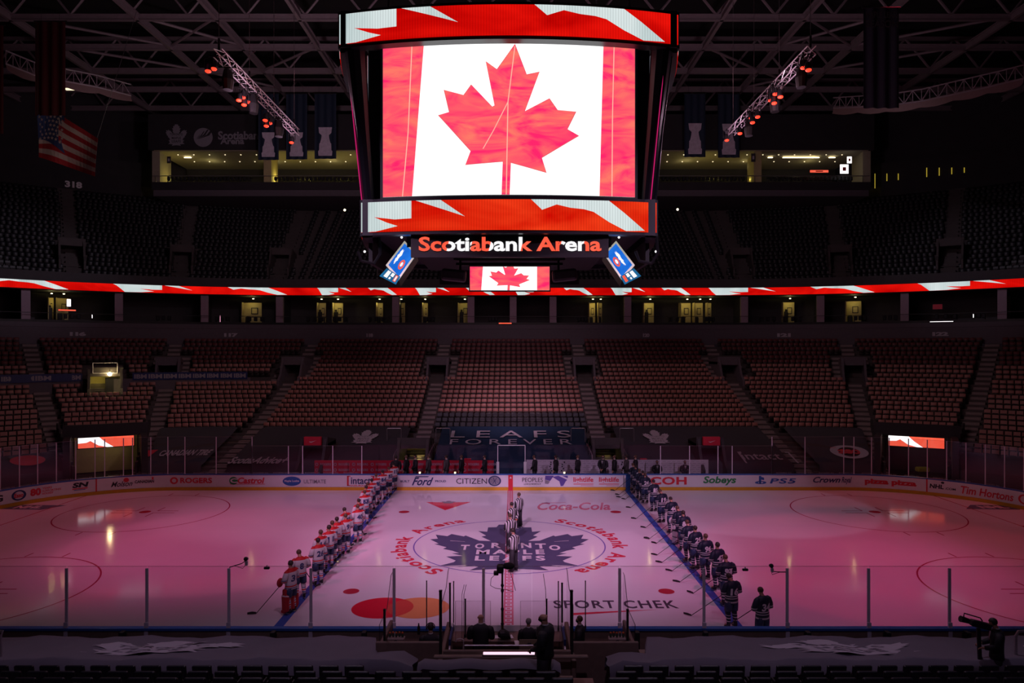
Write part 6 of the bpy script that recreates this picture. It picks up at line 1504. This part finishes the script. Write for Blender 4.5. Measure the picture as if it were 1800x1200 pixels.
def skel(arms, bow=0.0, yaw=0.0, seat=False, lean=0.0):
    """joints: name -> (position, radius); returns nodes, edges and the head transform"""
    dz = -.43 if seat else 0
    N = {}; E = []
    def n(k, p, r, par=None):
        N[k] = (Vector((p[0], p[1], p[2])), r)
        if par: E.append((par, k))
    n('pelvis', (0, 0, .97+dz), .11); n('waist', (0, .0, 1.10+dz), .11, 'pelvis'); n('chest', (0, -.01, 1.28+dz), .115, 'waist'); n('upper', (0, -.01, 1.40+dz), .09, 'chest'); n('neck', (0, -.005, 1.53+dz), .055, 'upper')
    pv = Vector((0, -.005, 1.53+dz)); HR = Matrix.Rotation(-bow, 3, 'X')@Matrix.Rotation(yaw, 3, 'Z') if False else Matrix.Rotation(yaw, 3, 'Z')@Matrix.Rotation(-bow, 3, 'X')
    hx = lambda p: pv+HR@(Vector(p)+Vector((0, 0, dz))-pv)
    for k, p, r, par in (('skull', (0, .0, 1.61), .056, 'neck'), ('head', (0, .012, 1.69), .078, 'skull'), ('crown', (0, .002, 1.765), .066, 'head'), ('chin', (0, .075, 1.615), .036, 'skull'), ('nose', (0, .118, 1.68), .015, 'head')):
        n(k, hx(p), r, par)
    for s, t in ((1, 'r'), (-1, 'l')):
        n('ear'+t, hx((s*.082, -.002, 1.68)), .015, 'head')
        n('sho'+t, (s*.18, -.01, 1.41+dz), .05, 'upper')
        el, wr = arms[t]
        el = Vector(el)+Vector((0, 0, dz*1.0)); wr = Vector(wr)+Vector((0, 0, dz*1.0))
        n('elb'+t, el, .05, 'sho'+t); n('wri'+t, wr, .032, 'elb'+t)
        f = (wr-el).normalized(); sd = f.cross(Vector((0, 0, 1)))
        if sd.length < .2: sd = Vector((0, 1, 0))
        sd.normalize(); sd = sd*(1 if sd.x*s > 0 else -1) if abs(f.z) < .9 else Vector((0, 1, 0)); pn = f.cross(sd).normalized(); pn = pn if pn.z < 0 else -pn
        n('palm'+t, wr+f*.07, .030, 'wri'+t)
        for i in range(4):
            L = (.075, .085, .08, .062)[i]; b = wr+f*.10+sd*((i-1.5)*.024)
            n('f%d%s' % (i, t), b, .0095, 'palm'+t); n('g%d%s' % (i, t), b+f*L*.45+pn*.012, .009, 'f%d%s' % (i, t)); n('h%d%s' % (i, t), b+f*L*.62+pn*L*.55, .008, 'g%d%s' % (i, t))
        n('t0'+t, wr+f*.045-sd*.04, .012, 'palm'+t); n('t1'+t, wr+f*.085-sd*.055+pn*.02, .0095, 't0'+t)
        n('hip'+t, (s*.10, 0, .93+dz), .085, 'pelvis')
        if seat:
            n('kne'+t, (s*.14, .44, .52), .062, 'hip'+t); n('ank'+t, (s*.15, .42, .10), .042, 'kne'+t); n('toe'+t, (s*.16, .60, .04), .035, 'ank'+t)
        else:
            n('kne'+t, (s*.125, .03, .51), .065, 'hip'+t); n('ank'+t, (s*.14, -.03, .10), .042, 'kne'+t); n('toe'+t, (s*.16, .15, .04), .035, 'ank'+t)
    return N, E, hx
def grow(name, N, E, m, parent=None, sub=1):
    bm = bmesh.new(); ly = bm.verts.layers.skin.verify(); ix = {}
    for k, (p, r) in N.items():
        v = bm.verts.new(p); v[ly].radius = (r, r); v[ly].use_root = (k == 'pelvis'); ix[k] = v
    for a, b in E: bm.edges.new((ix[a], ix[b]))
    me = bpy.data.meshes.new(name); bm.to_mesh(me); bm.free(); o = bpy.data.objects.new(name, me); COL.objects.link(o)
    o.modifiers.new('s', 'SKIN'); sb_ = o.modifiers.new('u', 'SUBSURF'); sb_.levels = sub; sb_.render_levels = sub
    dg = bpy.context.evaluated_depsgraph_get(); me2 = bpy.data.meshes.new_from_object(o.evaluated_get(dg)); bpy.data.objects.remove(o); bpy.data.meshes.remove(me)
    me2.materials.clear(); me2.materials.append(m); me2.polygons.foreach_set('use_smooth', [True]*len(me2.polygons)); me2.name = name
    o = bpy.data.objects.new(name, me2); COL.objects.link(o)
    if parent: o.parent = parent
    return o
ARMS = {
 'stick': {'r': ((.34, .0, 1.16), (.19, .27, 1.02)), 'l': ((-.34, .0, 1.16), (-.10, .30, 1.07))},
 'clasp': {'r': ((.30, .0, 1.13), (.07, .22, .92)), 'l': ((-.30, .0, 1.13), (-.07, .22, .93))},
 'side': {'r': ((.29, -.03, 1.14), (.29, .05, .88)), 'l': ((-.29, -.03, 1.14), (-.29, .05, .88))},
 'behind': {'r': ((.31, -.10, 1.14), (.07, -.21, .94)), 'l': ((-.31, -.10, 1.14), (-.07, -.20, .95))},
 'desk': {'r': ((.27, .05, 1.14), (.17, .30, 1.06)), 'l': ((-.27, .05, 1.14), (-.17, .30, 1.06))},
}
def sleeve(mb, arms, s, t, r0, r1, m, dz=0, end=.86, top=1.45):
    el, wr = arms[t]; el = Vector(el)+Vector((0, 0, dz)); wr = Vector(wr)+Vector((0, 0, dz)); sh = Vector((s*.17, -.01, top+dz)); we = el.lerp(wr, end)
    mb.tube([sh, Vector((s*.235, -.012, top-.045+dz)), sh.lerp(el, .6)+Vector((s*.03, 0, 0)), el, el.lerp(wr, .45), we], [r0*.92, r0*1.06, r0, r0*.93, (r0+r1)/2, r1], m, 10)
def head_bits(root, hx, hair, bald=False, mask=False, cap=None, headset=False, beard=False):
    mb = MB()
    for s in (-1, 1):
        mb.sphere((s*.032, .082, 1.70), .012, M['black_ink'], 8, 5)
    mb.v = [tuple(hx(v)) for v in mb.v]; mb.build('eyes', root, local=True)
    mb = MB(); mb.rbox((0, .098, 1.632), (.05, .012, .010), mat('lips', (.30, .08, .07), .5), .004); mb.v = [tuple(hx(v)) for v in mb.v]; mb.build('mouth', root, local=True)
    if not bald:
        q = MB(); q.sphere((0, -.010, 1.712), .097, hair, 16, 12, (.95, 1.05, 1.04)); mb = MB()
        keep = []
        for f in q.f:
            c = sum((Vector(q.v[i]) for i in f), Vector())/len(f)
            if (c.z > 1.755 and c.y < .095) or (c.y < .02 and c.z > 1.655) or (c.y < -.05 and c.z > 1.62): keep.append(f)
        mb.add([hx(v) for v in q.v], keep, hair); mb.build('hair', root, local=True, smooth=True)
    if mask:
        q = MB(); q.sphere((0, .03, 1.645), .085, M['black'], 14, 8, (.92, 1.1, .72)); mb = MB(); mb.add([hx(v) for v in q.v], [f for f in q.f if sum(q.v[i][1] for i in f)/len(f) > .035], M['black']); mb.build('face_mask', root, local=True, smooth=True)
    if headset:
        mb = MB(); P = [hx((.118*math.cos(a), 0, 1.70+.118*math.sin(a))) for a in [PI*k/10 for k in range(11)]]; mb.tube(P, .012, M['black'], 6)
        for s in (-1, 1): mb.tube([hx((s*.09, 0, 1.69)), hx((s*.125, 0, 1.69))], .038, M['black'], 10)
        mb.tube([hx((-.12, .02, 1.67)), hx((-.08, .12, 1.62))], .006, M['black'], 5); mb.build('headphones', root, local=True)
def base_parts(kind, arms, bow, yaw, hair, mask=False, bald=False, seat=False, headset=False, grey=False):
    A = ARMS[arms]; N, E_, hx = skel(A, bow, yaw, seat); dz = -.43 if seat else 0
    root = bpy.data.objects.new('person' if kind not in ('blue', 'white') else 'hockey_player', None); COL.objects.link(root)
    grow('body', N, E_, M['skin'], root)
    hp = hx; head_bits(root, hp, hair, bald, mask, None, headset)
    if kind in ('blue', 'white'):
        mb = MB(); mb.loft([((0, 0, .835), .235, .185), ((0, 0, .95), .235, .18), ((0, 0, 1.10), .225, .17), ((0, -.01, 1.26), .245, .175), ((0, -.012, 1.38), .27, .175), ((0, -.012, 1.455), .245, .15), ((0, -.01, 1.505), .15, .115), ((0, -.005, 1.54), .085, .08)], JM[kind], 20); je = mb.build('jersey', root, local=True, smooth=True)
        for s, t in ((1, 'r'), (-1, 'l')):
            mb = MB(); sleeve(mb, A, s, t, .095, .075, SM[kind]); mb.build('sleeve', root, local=True, smooth=True)
            mb = MB(); el, wr = Vector(A[t][0]), Vector(A[t][1]); f = (wr-el).normalized(); sd = Vector((1, 0, 0)); g = M['glovedark'] if kind == 'blue' else M['glovered']
            mb.tube([wr-f*.06, wr-f*.02, wr+f*.03], [.068, .07, .055], g, 10); mb.rbox(wr+f*.07, (.10, .10, .10), g, .03, 2)
            for i in range(4): mb.tube([wr+f*.10+Vector(((i-1.5)*.027, 0, 0)), wr+f*.15+Vector(((i-1.5)*.027, 0, -.02)), wr+f*.14+Vector(((i-1.5)*.027, 0, -.065))], [.017, .017, .015], g, 7)
            mb.tube([wr+f*.05-Vector((s*.05, 0, 0)), wr+f*.10-Vector((s*.06, 0, .04))], [.02, .017], g, 7); mb.build('glove', root, local=True, smooth=True)
            mb = MB(); mb.loft([((s*.125, .02, .57), .095, .10), ((s*.125, .03, .50), .095, .10), ((s*.13, .0, .36), .082, .09), ((s*.135, -.02, .2), .066, .072), ((s*.14, -.025, .11), .058, .066)], KM[kind], 12); mb.build('sock', root, local=True, smooth=True)
            mb = MB(); mb.loft([((s*.14, -.03, .16), .056, .075), ((s*.143, -.02, .08), .055, .09), ((s*.15, .04, .03), .052, .135), ((s*.152, .05, -.0), .05, .15)], M['skate'], 12)
            mb.box((s*.152, .05, -.02), (.03, .26, .04), M['shirt']); sk = mb.build('skate', root, local=True, smooth=True); mb = MB(); mb.box((s*.152, .05, -.055), (.006, .29, .035), M['blade']); mb.build('blade', sk, local=True)
        mb = MB(); mb.loft([((0, 0, .99), .20, .16), ((0, 0, .88), .225, .175), ((0, 0, .80), .225, .17)], M['pantsnavy'], 16)
        for s in (-1, 1): mb.loft([((s*.10, 0, .88), .13, .16), ((s*.12, .01, .70), .125, .15), ((s*.125, .02, .545), .12, .14)], M['pantsnavy'], 12)
        mb.build('pants', root, local=True, smooth=True)
    elif kind == 'referee':
        mb = MB(); mb.loft([((0, 0, .93), .185, .15), ((0, 0, 1.10), .185, .15), ((0, -.01, 1.28), .205, .155), ((0, -.012, 1.40), .225, .15), ((0, -.01, 1.475), .17, .12), ((0, -.005, 1.54), .075, .07)], REFM, 18); mb.build('jersey', root, local=True, smooth=True)
        for s, t in ((1, 'r'), (-1, 'l')): mb = MB(); sleeve(mb, A, s, t, .078, .058, REFM, end=.9, top=1.43); mb.build('sleeve', root, local=True, smooth=True)
        mb = MB(); mb.loft([((0, 0, 1.0), .175, .14), ((0, 0, .86), .195, .155)], M['suit'], 14)
        for s in (-1, 1):
            mb.loft([((s*.095, 0, .93), .105, .13), ((s*.12, .02, .52), .092, .11), ((s*.14, -.02, .10), .078, .10)], M['suit'], 12)
        mb.build('trousers', root, local=True, smooth=True)
        for s in (-1, 1):
            mb = MB(); mb.loft([((s*.143, -.02, .12), .055, .09), ((s*.15, .04, .03), .052, .135), ((s*.152, .05, -.0), .05, .15)], M['skate'], 12); mb.box((s*.152, .05, -.02), (.03, .26, .04), M['shirt']); sk = mb.build('skate', root, local=True, smooth=True); mb = MB(); mb.box((s*.152, .05, -.055), (.006, .29, .035), M['blade']); mb.build('blade', sk, local=True)
        for t in 'rl':
            mb = MB(); el, wr = Vector(A[t][0]), Vector(A[t][1]); mb.tube([el.lerp(wr, .88), el.lerp(wr, .95)], [.06, .055], RIB, 10); mb.build('arm_band', root, local=True)
    else:
        SU = M['suitgrey'] if grey else M['suit']
        hem = .55 if seat else .80
        rings = [((0, 0, hem if not seat else .50), .21, .165), ((0, 0, 1.0+dz), .195, .155), ((0, -.01, 1.18+dz), .195, .15), ((0, -.012, 1.34+dz), .235, .16), ((0, -.012, 1.425+dz), .235, .145), ((0, -.01, 1.475+dz), .165, .12), ((0, -.008, 1.53+dz), .075, .075)]
        mb = MB(); mb.loft(rings, SU, 18); mb.build('jacket', root, local=True, smooth=True)
        mb = MB(); mb.add([(-.055, .135, 1.46+dz), (.055, .135, 1.46+dz), (.03, .16, 1.28+dz), (0, .165, 1.2+dz), (-.03, .16, 1.28+dz)], [(0, 1, 2, 3, 4)], M['shirt']); mb.loft([((0, .0, 1.52+dz), .068, .068), ((0, .003, 1.555+dz), .064, .064)], M['shirt'], 12); mb.build('shirt_collar', root, local=True)
        mb = MB(); mb.add([(-.016, .15, 1.47+dz), (.016, .15, 1.47+dz), (.024, .176, 1.24+dz), (0, .18, 1.2+dz), (-.024, .176, 1.24+dz)], [(0, 1, 2, 3, 4)], M['black_ink']); mb.build('tie', root, local=True)
        for s, t in ((1, 'r'), (-1, 'l')): mb = MB(); sleeve(mb, A, s, t, .085, .055, SU, dz=dz, end=.95, top=1.42); mb.build('sleeve', root, local=True, smooth=True)
        mb = MB()
        for s in (-1, 1):
            if seat: mb.tube([(s*.1, 0, .52), (s*.14, .44, .54), (s*.15, .42, .1)], [.12, .09, .07], SU, 10)
            else: mb.loft([((s*.095, 0, .93), .10, .13), ((s*.12, .02, .52), .088, .10), ((s*.14, -.02, .06), .075, .09)], SU, 12)
        mb.build('trousers', root, local=True, smooth=True)
        for s in (-1, 1):
            y0 = .45 if seat else 0
            mb = MB(); mb.loft([((s*.14, -.03+y0, .10), .05, .06), ((s*.15, .04+y0, .05), .05, .12), ((s*.152, .06+y0, .0), .05, .15)], M['black'], 12); mb.build('shoe', root, local=True, smooth=True)
    return root
RIB = mat('armband_orange', (.6, .08, .02), .6)
_pc = {}
def person(kind, arms, bow, yaw, hair, loc, rz, lab, cat='person', group=None, scale=1.0, **k):
    key = (kind, arms, bow, yaw, hair.name, tuple(sorted(k.items())))
    if key not in _pc: _pc[key] = base_parts(kind, arms, bow, yaw, hair, **k); o = _pc[key]
    else: o = link_copy(_pc[key])
    o.location = loc; o.rotation_euler = (0, 0, rz); o.scale = (scale,)*3
    tag(o, lab, cat, group); return o
def number(player, s, kind):
    je = [c for c in player.children if c.name.startswith('jersey')][0]
    me = je.data; bv = _bvh.get(me.name)
    if bv is None: bv = _bvh[me.name] = BVHTree.FromPolygons([v.co[:] for v in me.vertices], [p.vertices[:] for p in me.polygons])
    def on_back(u, v, off):
        h = bv.ray_cast(Vector((-u, -1, v)), Vector((0, 1, 0))); y = h[0].y if h[0] else -.15
        return (-u if False else u, (bv.ray_cast(Vector((u, -1, v)), Vector((0, 1, 0)))[0] or Vector((0, -.15, 0))).y-.008-off, v)
    mb = MB(); wd = .15 if len(s) > 1 else .075
    m = M['shirt'] if kind == 'blue' else M['navy']
    text(mb, s, (-wd, wd, 1.10, 1.34), on_back, m, 0, .04, step=.05)
    if kind == 'blue': text(mb, 'PLAYER', (-.12, .12, 1.375, 1.40), on_back, m, 0, .02) if False else None
    mb.build('number', je, local=True)
_bvh = {}
def stick(player, tx, ty, lab, grp, gk=False):
    """hockey stick in the player's frame, blade on the ice at (tx, ty)"""
    key = ('stick', tx, ty, gk)
    if key not in _pc:
        root = bpy.data.objects.new('hockey_stick', None); COL.objects.link(root); _pc[key] = root
        a = Vector((.17, .33, 1.10)); b = Vector((tx, ty, -.02)); d = (b-a).normalized(); a0 = a-d*.28
        L = 1.52; b = a0+d*L if not gk else b
        side = Vector((-d.y, d.x, 0)).normalized(); fw = Vector((d.x, d.y, 0)).normalized()
        e = a0+d*((a0.z+.04)/-d.z)   # where the shaft meets the ice
        R = d.to_track_quat('Z', 'Y').to_matrix()
        mb = MB(); c = (a0+e)/2; mb.rbox(c, (.03, .022, (e-a0).length), M['black'], .005, 1, R); mb.build('shaft', root, local=True)
        mb = MB(); mb.rbox(a0+d*.06, (.036, .03, .12), M['grey_ink'], .006, 1, R); mb.build('grip_tape', root, local=True)
        w2 = .03 if not gk else .06
        mb = MB(); pts = [e+Vector((0, 0, .0)), e+fw*.14-side*.01+Vector((0, 0, -.0)), e+fw*.30-side*.05]
        vs = []
        for p, h in zip(pts, (.05, .075, .055)):
            vs += [(p.x, p.y, -.055), (p.x, p.y, -.055+h*(1.3 if gk else 1)), ((p+side*.015).x, (p+side*.015).y, -.055+h*(1.3 if gk else 1)), ((p+side*.015).x, (p+side*.015).y, -.055)]
        mb.add(vs, [(4*i+k_, 4*i+(k_+1) % 4, 4*i+4+(k_+1) % 4, 4*i+4+k_) for i in (0, 1) for k_ in range(4)]+[(0, 1, 2, 3), (8, 9, 10, 11)], M['black']); mb.build('blade', root, local=True)
        o = root
    else: o = link_copy(_pc[key])
    o.location = player.location; o.rotation_euler = player.rotation_euler; tag(o, lab, 'hockey stick', grp)
ORD = ['first', 'second', 'third', 'fourth', 'fifth', 'sixth', 'seventh', 'eighth', 'ninth', 'tenth', 'eleventh', 'twelfth', 'thirteenth', 'fourteenth', 'fifteenth', 'sixteenth', 'seventeenth', 'eighteenth', 'nineteenth', 'twentieth']
def head_xy(px, py, zh=1.80):
    d = F*(CH-zh)/(py-YH); return X0+(px-CX)*d/F, d-CD
LEFTP = [(511, 989, .15), (527, 970, .55), (559, 949, .15), (563.5, 934, 0), (578, 925.5, 0), (584, 918, .15), (592, 911, 0), (607.5, 905.5, .15), (606, 895, .55), (629, 889, .15), (630.5, 878.5, 0), (641, 864, .15), (643.5, 855, 0), (647.6, 850, .55), (653.5, 843, 0), (661.3, 835, .15), (672.3, 828, 0), (683.3, 822.5, .15), (692, 815.6, .55)]
NUM = ['31', '8', '26', '14', '11', '53', '6', '9', '73', '40', '92', '17', '24', '62', '13', '21', '44', '37', '15']
off45 = Vector((-math.sin(PI/4), math.cos(PI/4), 0))
hairs = [M['hairdark'], M['hairbrown']]
def goalie_kit(o, pad, m_gl):
    for s in (-1, 1):
        mb = MB(); R = Matrix.Rotation(-.04, 3, 'X'); mb.rbox((s*.16, .05, .36), (.30, .25, .62), pad, .06, 2, R); mb.rbox((s*.15, .07, .74), (.27, .18, .22), pad, .05, 2); mb.rbox((s*.25, -.02, .4), (.07, .22, .5), pad, .03, 1); mb.rbox((s*.15, .14, .04), (.22, .2, .12), pad, .04, 2); mb.build('leg_pad', o, local=True)
    mb = MB(); wr = Vector(ARMS['stick']['r'][1]); mb.rbox(wr+Vector((.05, .05, -.02)), (.22, .08, .34), pad, .03, 2, Matrix.Rotation(.4, 3, 'X')); mb.build('blocker', o, local=True)
    mb = MB(); wr = Vector(ARMS['stick']['l'][1]); mb.sphere(wr+Vector((-.06, .05, -.05)), .15, pad, 12, 8, (1, .5, 1.1)); mb.build('catch_glove', o, local=True, smooth=True)
for k, (px, py, bw) in enumerate(LEFTP):
    zh = 1.80-.06*bw; x, y = head_xy(px, py, zh); lean_ = .08*math.sin(bw)
    rz = PI/4+(.12, -.15, .05, .2, 0)[k % 5]+(.25 if k == 0 else 0)
    fwd = Vector((-math.sin(rz), math.cos(rz), 0)); x -= fwd.x*lean_; y -= fwd.y*lean_
    lab = 'hockey player in white jersey with red shoulders, %s from the camera in the left line' % ORD[k]
    if k == 0: lab = 'goaltender in white jersey with red leg pads, closest to the camera in the left line'
    if k == 0:
        o = base_parts('white', 'stick', bw, 0, hairs[0]); o.location = (x, y, .075); o.rotation_euler = (0, 0, rz); tag(o, lab, 'person', 'players in white along the left blue line'); goalie_kit(o, PADR, None)
    else: o = person('white', 'stick', bw, (0, .25, -.2)[k % 3], hairs[k % 2], (x, y, .075), rz, lab, 'person', 'players in white along the left blue line')
    number(o, NUM[k], 'white')
    if k == 0: stick(o, -.55, 1.05, 'goaltender stick with wide blade resting on the ice, before the red leg pads', 'sticks of the left line', True)
    else: stick(o, .95, .95, 'dark hockey stick held by the %s player of the left line' % ORD[k], 'sticks of the left line')
RIGHTP = [(1338.5, 1037, .55, '34'), (1284, 1012, .75, '16'), (1276, 979, .55, '97'), (1261, 956, 0, '47'), (1240, 941, 0, '96'), (1222, 927, .15, '25'), (1209, 917, .55, '15'), (1201, 900, .15, '88'), (1192, 892, .75, '31'), (1179.6, 876, .55, '44'), (1162, 862, .75, '19'), (1149, 845, .15, '65'), (1134, 833, 0, '24'), (1130, 829, .15, '91'), (1124, 826, .15, '46'), (1117.5, 819, 0, '8'), (1113.5, 816, .55, '3')]
for k, (px, py, bw, nm) in enumerate(RIGHTP):
    zh = 1.80-.06*bw; x, y = head_xy(px, py, zh); rz = .42+(.1, .05, -.1, .12, .0)[k % 5]-(.1 if k < 3 else 0); fwd = Vector((-math.sin(rz), math.cos(rz), 0)); x -= fwd.x*.08*math.sin(bw); y -= fwd.y*.08*math.sin(bw)
    lab = 'hockey player in dark blue jersey, %s from the camera in the right line' % ORD[k]
    if nm in ('34', '16', '25', '15'): lab = 'hockey player in dark blue jersey numbered %s, %s in the right line' % (nm, ORD[k])
    if k == 8:
        lab = 'goaltender in dark blue jersey with white leg pads in the right line'
        o = base_parts('blue', 'stick', bw, 0, hairs[1]); o.location = (x, y, .075); o.rotation_euler = (0, 0, rz); tag(o, lab, 'person', 'players in dark blue along the right blue line'); goalie_kit(o, PADW, None)
    else: o = person('blue', 'stick', bw, (0, .2, .0)[k % 3], hairs[(k+1) % 2], (x, y, .075), rz, lab, 'person', 'players in dark blue along the right blue line')
    number(o, nm, 'blue')
    stick(o, -.58, 1.40, 'black hockey stick reaching over the ice from the %s player of the right line' % ORD[k], 'sticks of the right line', k == 8)
# officials
for k, (px, py, arms, bw, rz, lab) in enumerate([(903, 931, 'clasp', .35, .9, 'referee in striped shirt on the red line, closest to the camera'), (897.5, 905, 'clasp', .35, .6, 'referee in striped shirt half hidden by the closest referee'), (900, 885, 'behind', .15, .9, 'referee in striped shirt, third from the camera on the red line'), (912, 868, 'side', .0, .9, 'referee in striped shirt standing upright, farthest on the red line')]):
    x, y = head_xy(px, py, 1.80); person('referee', arms, bw, 0, hairs[k % 2], (x, y, .075), rz, lab, 'person', 'officials at centre ice')
# people at the benches
BEN = [(696, 806, .3, 'side', 0), (714, 802, 1.3, 'side', 0), (730, 799, .9+PI*.3, 'clasp', 0), (753, 800, 1.3, 'side', 1), (784.5, 798, 1.2, 'side', 1), (811, 796, 1.3, 'side', 0), (852, 800, 1.4, 'clasp', 0), (940, 797, 1.2, 'clasp', 0), (977, 798, 1.2, 'side', 0), (1015.5, 800, 1.1, 'side', 0), (1060, 797, 2.6, 'clasp', 0), (1080, 802, 1.3, 'side', 0), (1101, 801, 1.1, 'clasp', 1), (1117, 803, 1.3, 'side', 0)]
DSC = ['dark jacket at the outer end of the red wall', 'dark jacket, second along the red wall', 'black suit before the yellow-lit entry', 'grey jacket before the red wall', 'dark grey coat before the red wall, mid way', 'black suit before the red wall beside the small red box', 'black jacket with a towel at the inner end of the red wall',
       'bulky dark coat beside the white bench gate', 'black suit and red armband before the white wall', 'black suit with white shirt before the white wall', 'wide dark suit facing the camera, under the dark entry', 'dark jacket holding a white towel', 'dark grey jacket behind the blue line stripe', 'dark jacket at the end of the standing row']
for k, (px, py, rz, arms, g) in enumerate(BEN):
    yb = HW+1.35; d = yb+CD; x = X0+(px-CX)*d/F; zt = CH-(py-7-YH)*d/F; sc_ = (zt-.2)/1.86
    person('suit', arms, 0 if k != 7 else .35, 0, hairs[k % 2], (x, yb, .2), rz, 'person in '+DSC[k], 'person', 'people standing behind the far boards', scale=max(.85, min(1.08, sc_)), mask=True, grey=bool(g))
for px, py, nm in ((1204, 812, 'seated person in dark clothes before the white wall, mid way'), (1155, 816, 'seated person in dark clothes beside the last glass post')):
    yb = HW+2.0; d = yb+CD; x = X0+(px-CX)*d/F; person('suit', 'clasp', 0, 0, hairs[0], (x, yb, .3), PI, nm, 'person', None, seat=True, mask=True)
# small lamps on the bench shelf, red cooler
for px, py in ((738, 826), (800, 826), (992, 826)):
    mb = MB(); p = at_d(px, py, CD+HW+.1); p.z = 1.155; mb.rbox(p, (.13, .06, .12), M['lamp_dim'], .01); mb.box(p+Vector((.1, 0, -.03)), (.08, .08, .1), M['black']); tag(mb.build('tablet_lamp'), 'small glowing device on the bench shelf above %s' % {738: 'the BUILT wording', 800: 'the CITIZEN advert', 992: 'the violet skate picture'}[px], 'lamp')
for px, nm in ((822, 'red wall'), (1131, 'white wall')):
    p = at_d(px, 805, CD+HW+SB+.5); mb = MB(); mb.rbox((p.x, p.y, 1.35), (.45, .3, .22), M['redboard'], .04); mb.rbox((p.x, p.y, 1.5), (.5, .34, .07), M['redboard'], .02); tag(mb.build('cooler_box'), 'small red cooler box standing behind the '+nm, 'cooler')
# near people
def near(px, d, z, kind, arms, bow, yaw, hair, rz, lab, scale=1.0, **k):
    return person(kind, arms, bow, yaw, hair, (nx(px, d), ny(d), z), rz, lab, 'person', None, scale, **k)
near(757, 19.75, .35, 'suit', 'desk', .1, .15, M['hairdark'], 0, 'seated person with headphones seen from behind in the left penalty box', 1.0, seat=True, headset=True)
near(845, 19.35, .35, 'suit', 'desk', .05, 0, M['hairdark'], 0, 'bald man in black jacket seen from behind at the scorer desk', 1.0, bald=True).scale = (1.12, 1.05, 1)
near(929, 19.6, .35, 'suit', 'desk', .2, 0, M['hairgrey'], 0, 'grey haired person in dark jacket seen from behind at the scorer desk', .87)
near(1019, 19.7, .35, 'suit', 'clasp', .05, 0, M['hairbrown'], 1.35, 'person in dark jacket in profile in the right penalty box', .89, mask=True)
near(958, 16.7, 1.35, 'suit', 'clasp', .05, 0, M['hairgrey'], 1.25, 'bald masked man in black suit standing in the walkway, closest of all', 1.0, bald=True, mask=True).scale = (1.22, 1.3, 1.0)
p_ = near(1752, 17.9, .78, 'suit', 'desk', .5, 0, M['hairdark'], 1.2, 'camera operator in dark clothes bending over at the right end of the near tarp', 1.0)
# shoulder camera
c = at_d(1706, 1094, 18.0); o = thing('broadcast_camera', c, 'dark broadcast camera pointing left over the near boards at the right edge', 'camera')
mb = MB(); R = Matrix.Rotation(.25, 3, 'Y'); mb.rbox(c+Vector((.25, 0, -.05)), (.5, .17, .16), M['black'], .03, 2, R); mb.build('camera_body', o)
mb = MB(); mb.tube([c+Vector((-.05, 0, .04)), c+Vector((-.26, 0, .1))], [.065, .08], M['black'], 12); mb.build('lens', o)
mb = MB(); mb.tube([c+Vector((-.18, 0, .12)), c+Vector((-.16, 0, .24)), c+Vector((.25, 0, .12)), c+Vector((.3, 0, .04))], .016, M['black'], 6); mb.build('top_handle', o)
mb = MB(); mb.tube([c+Vector((.2, 0, -.15)), (c.x+.25, c.y, 1.2)], .05, M['black'], 8)
for a in (0, 2.1, 4.2): mb.tube([(c.x+.25, c.y, 1.6), (c.x+.25+.35*math.cos(a), c.y+.35*math.sin(a), .62)], .025, M['black'], 6)
mb.build('tripod', o)
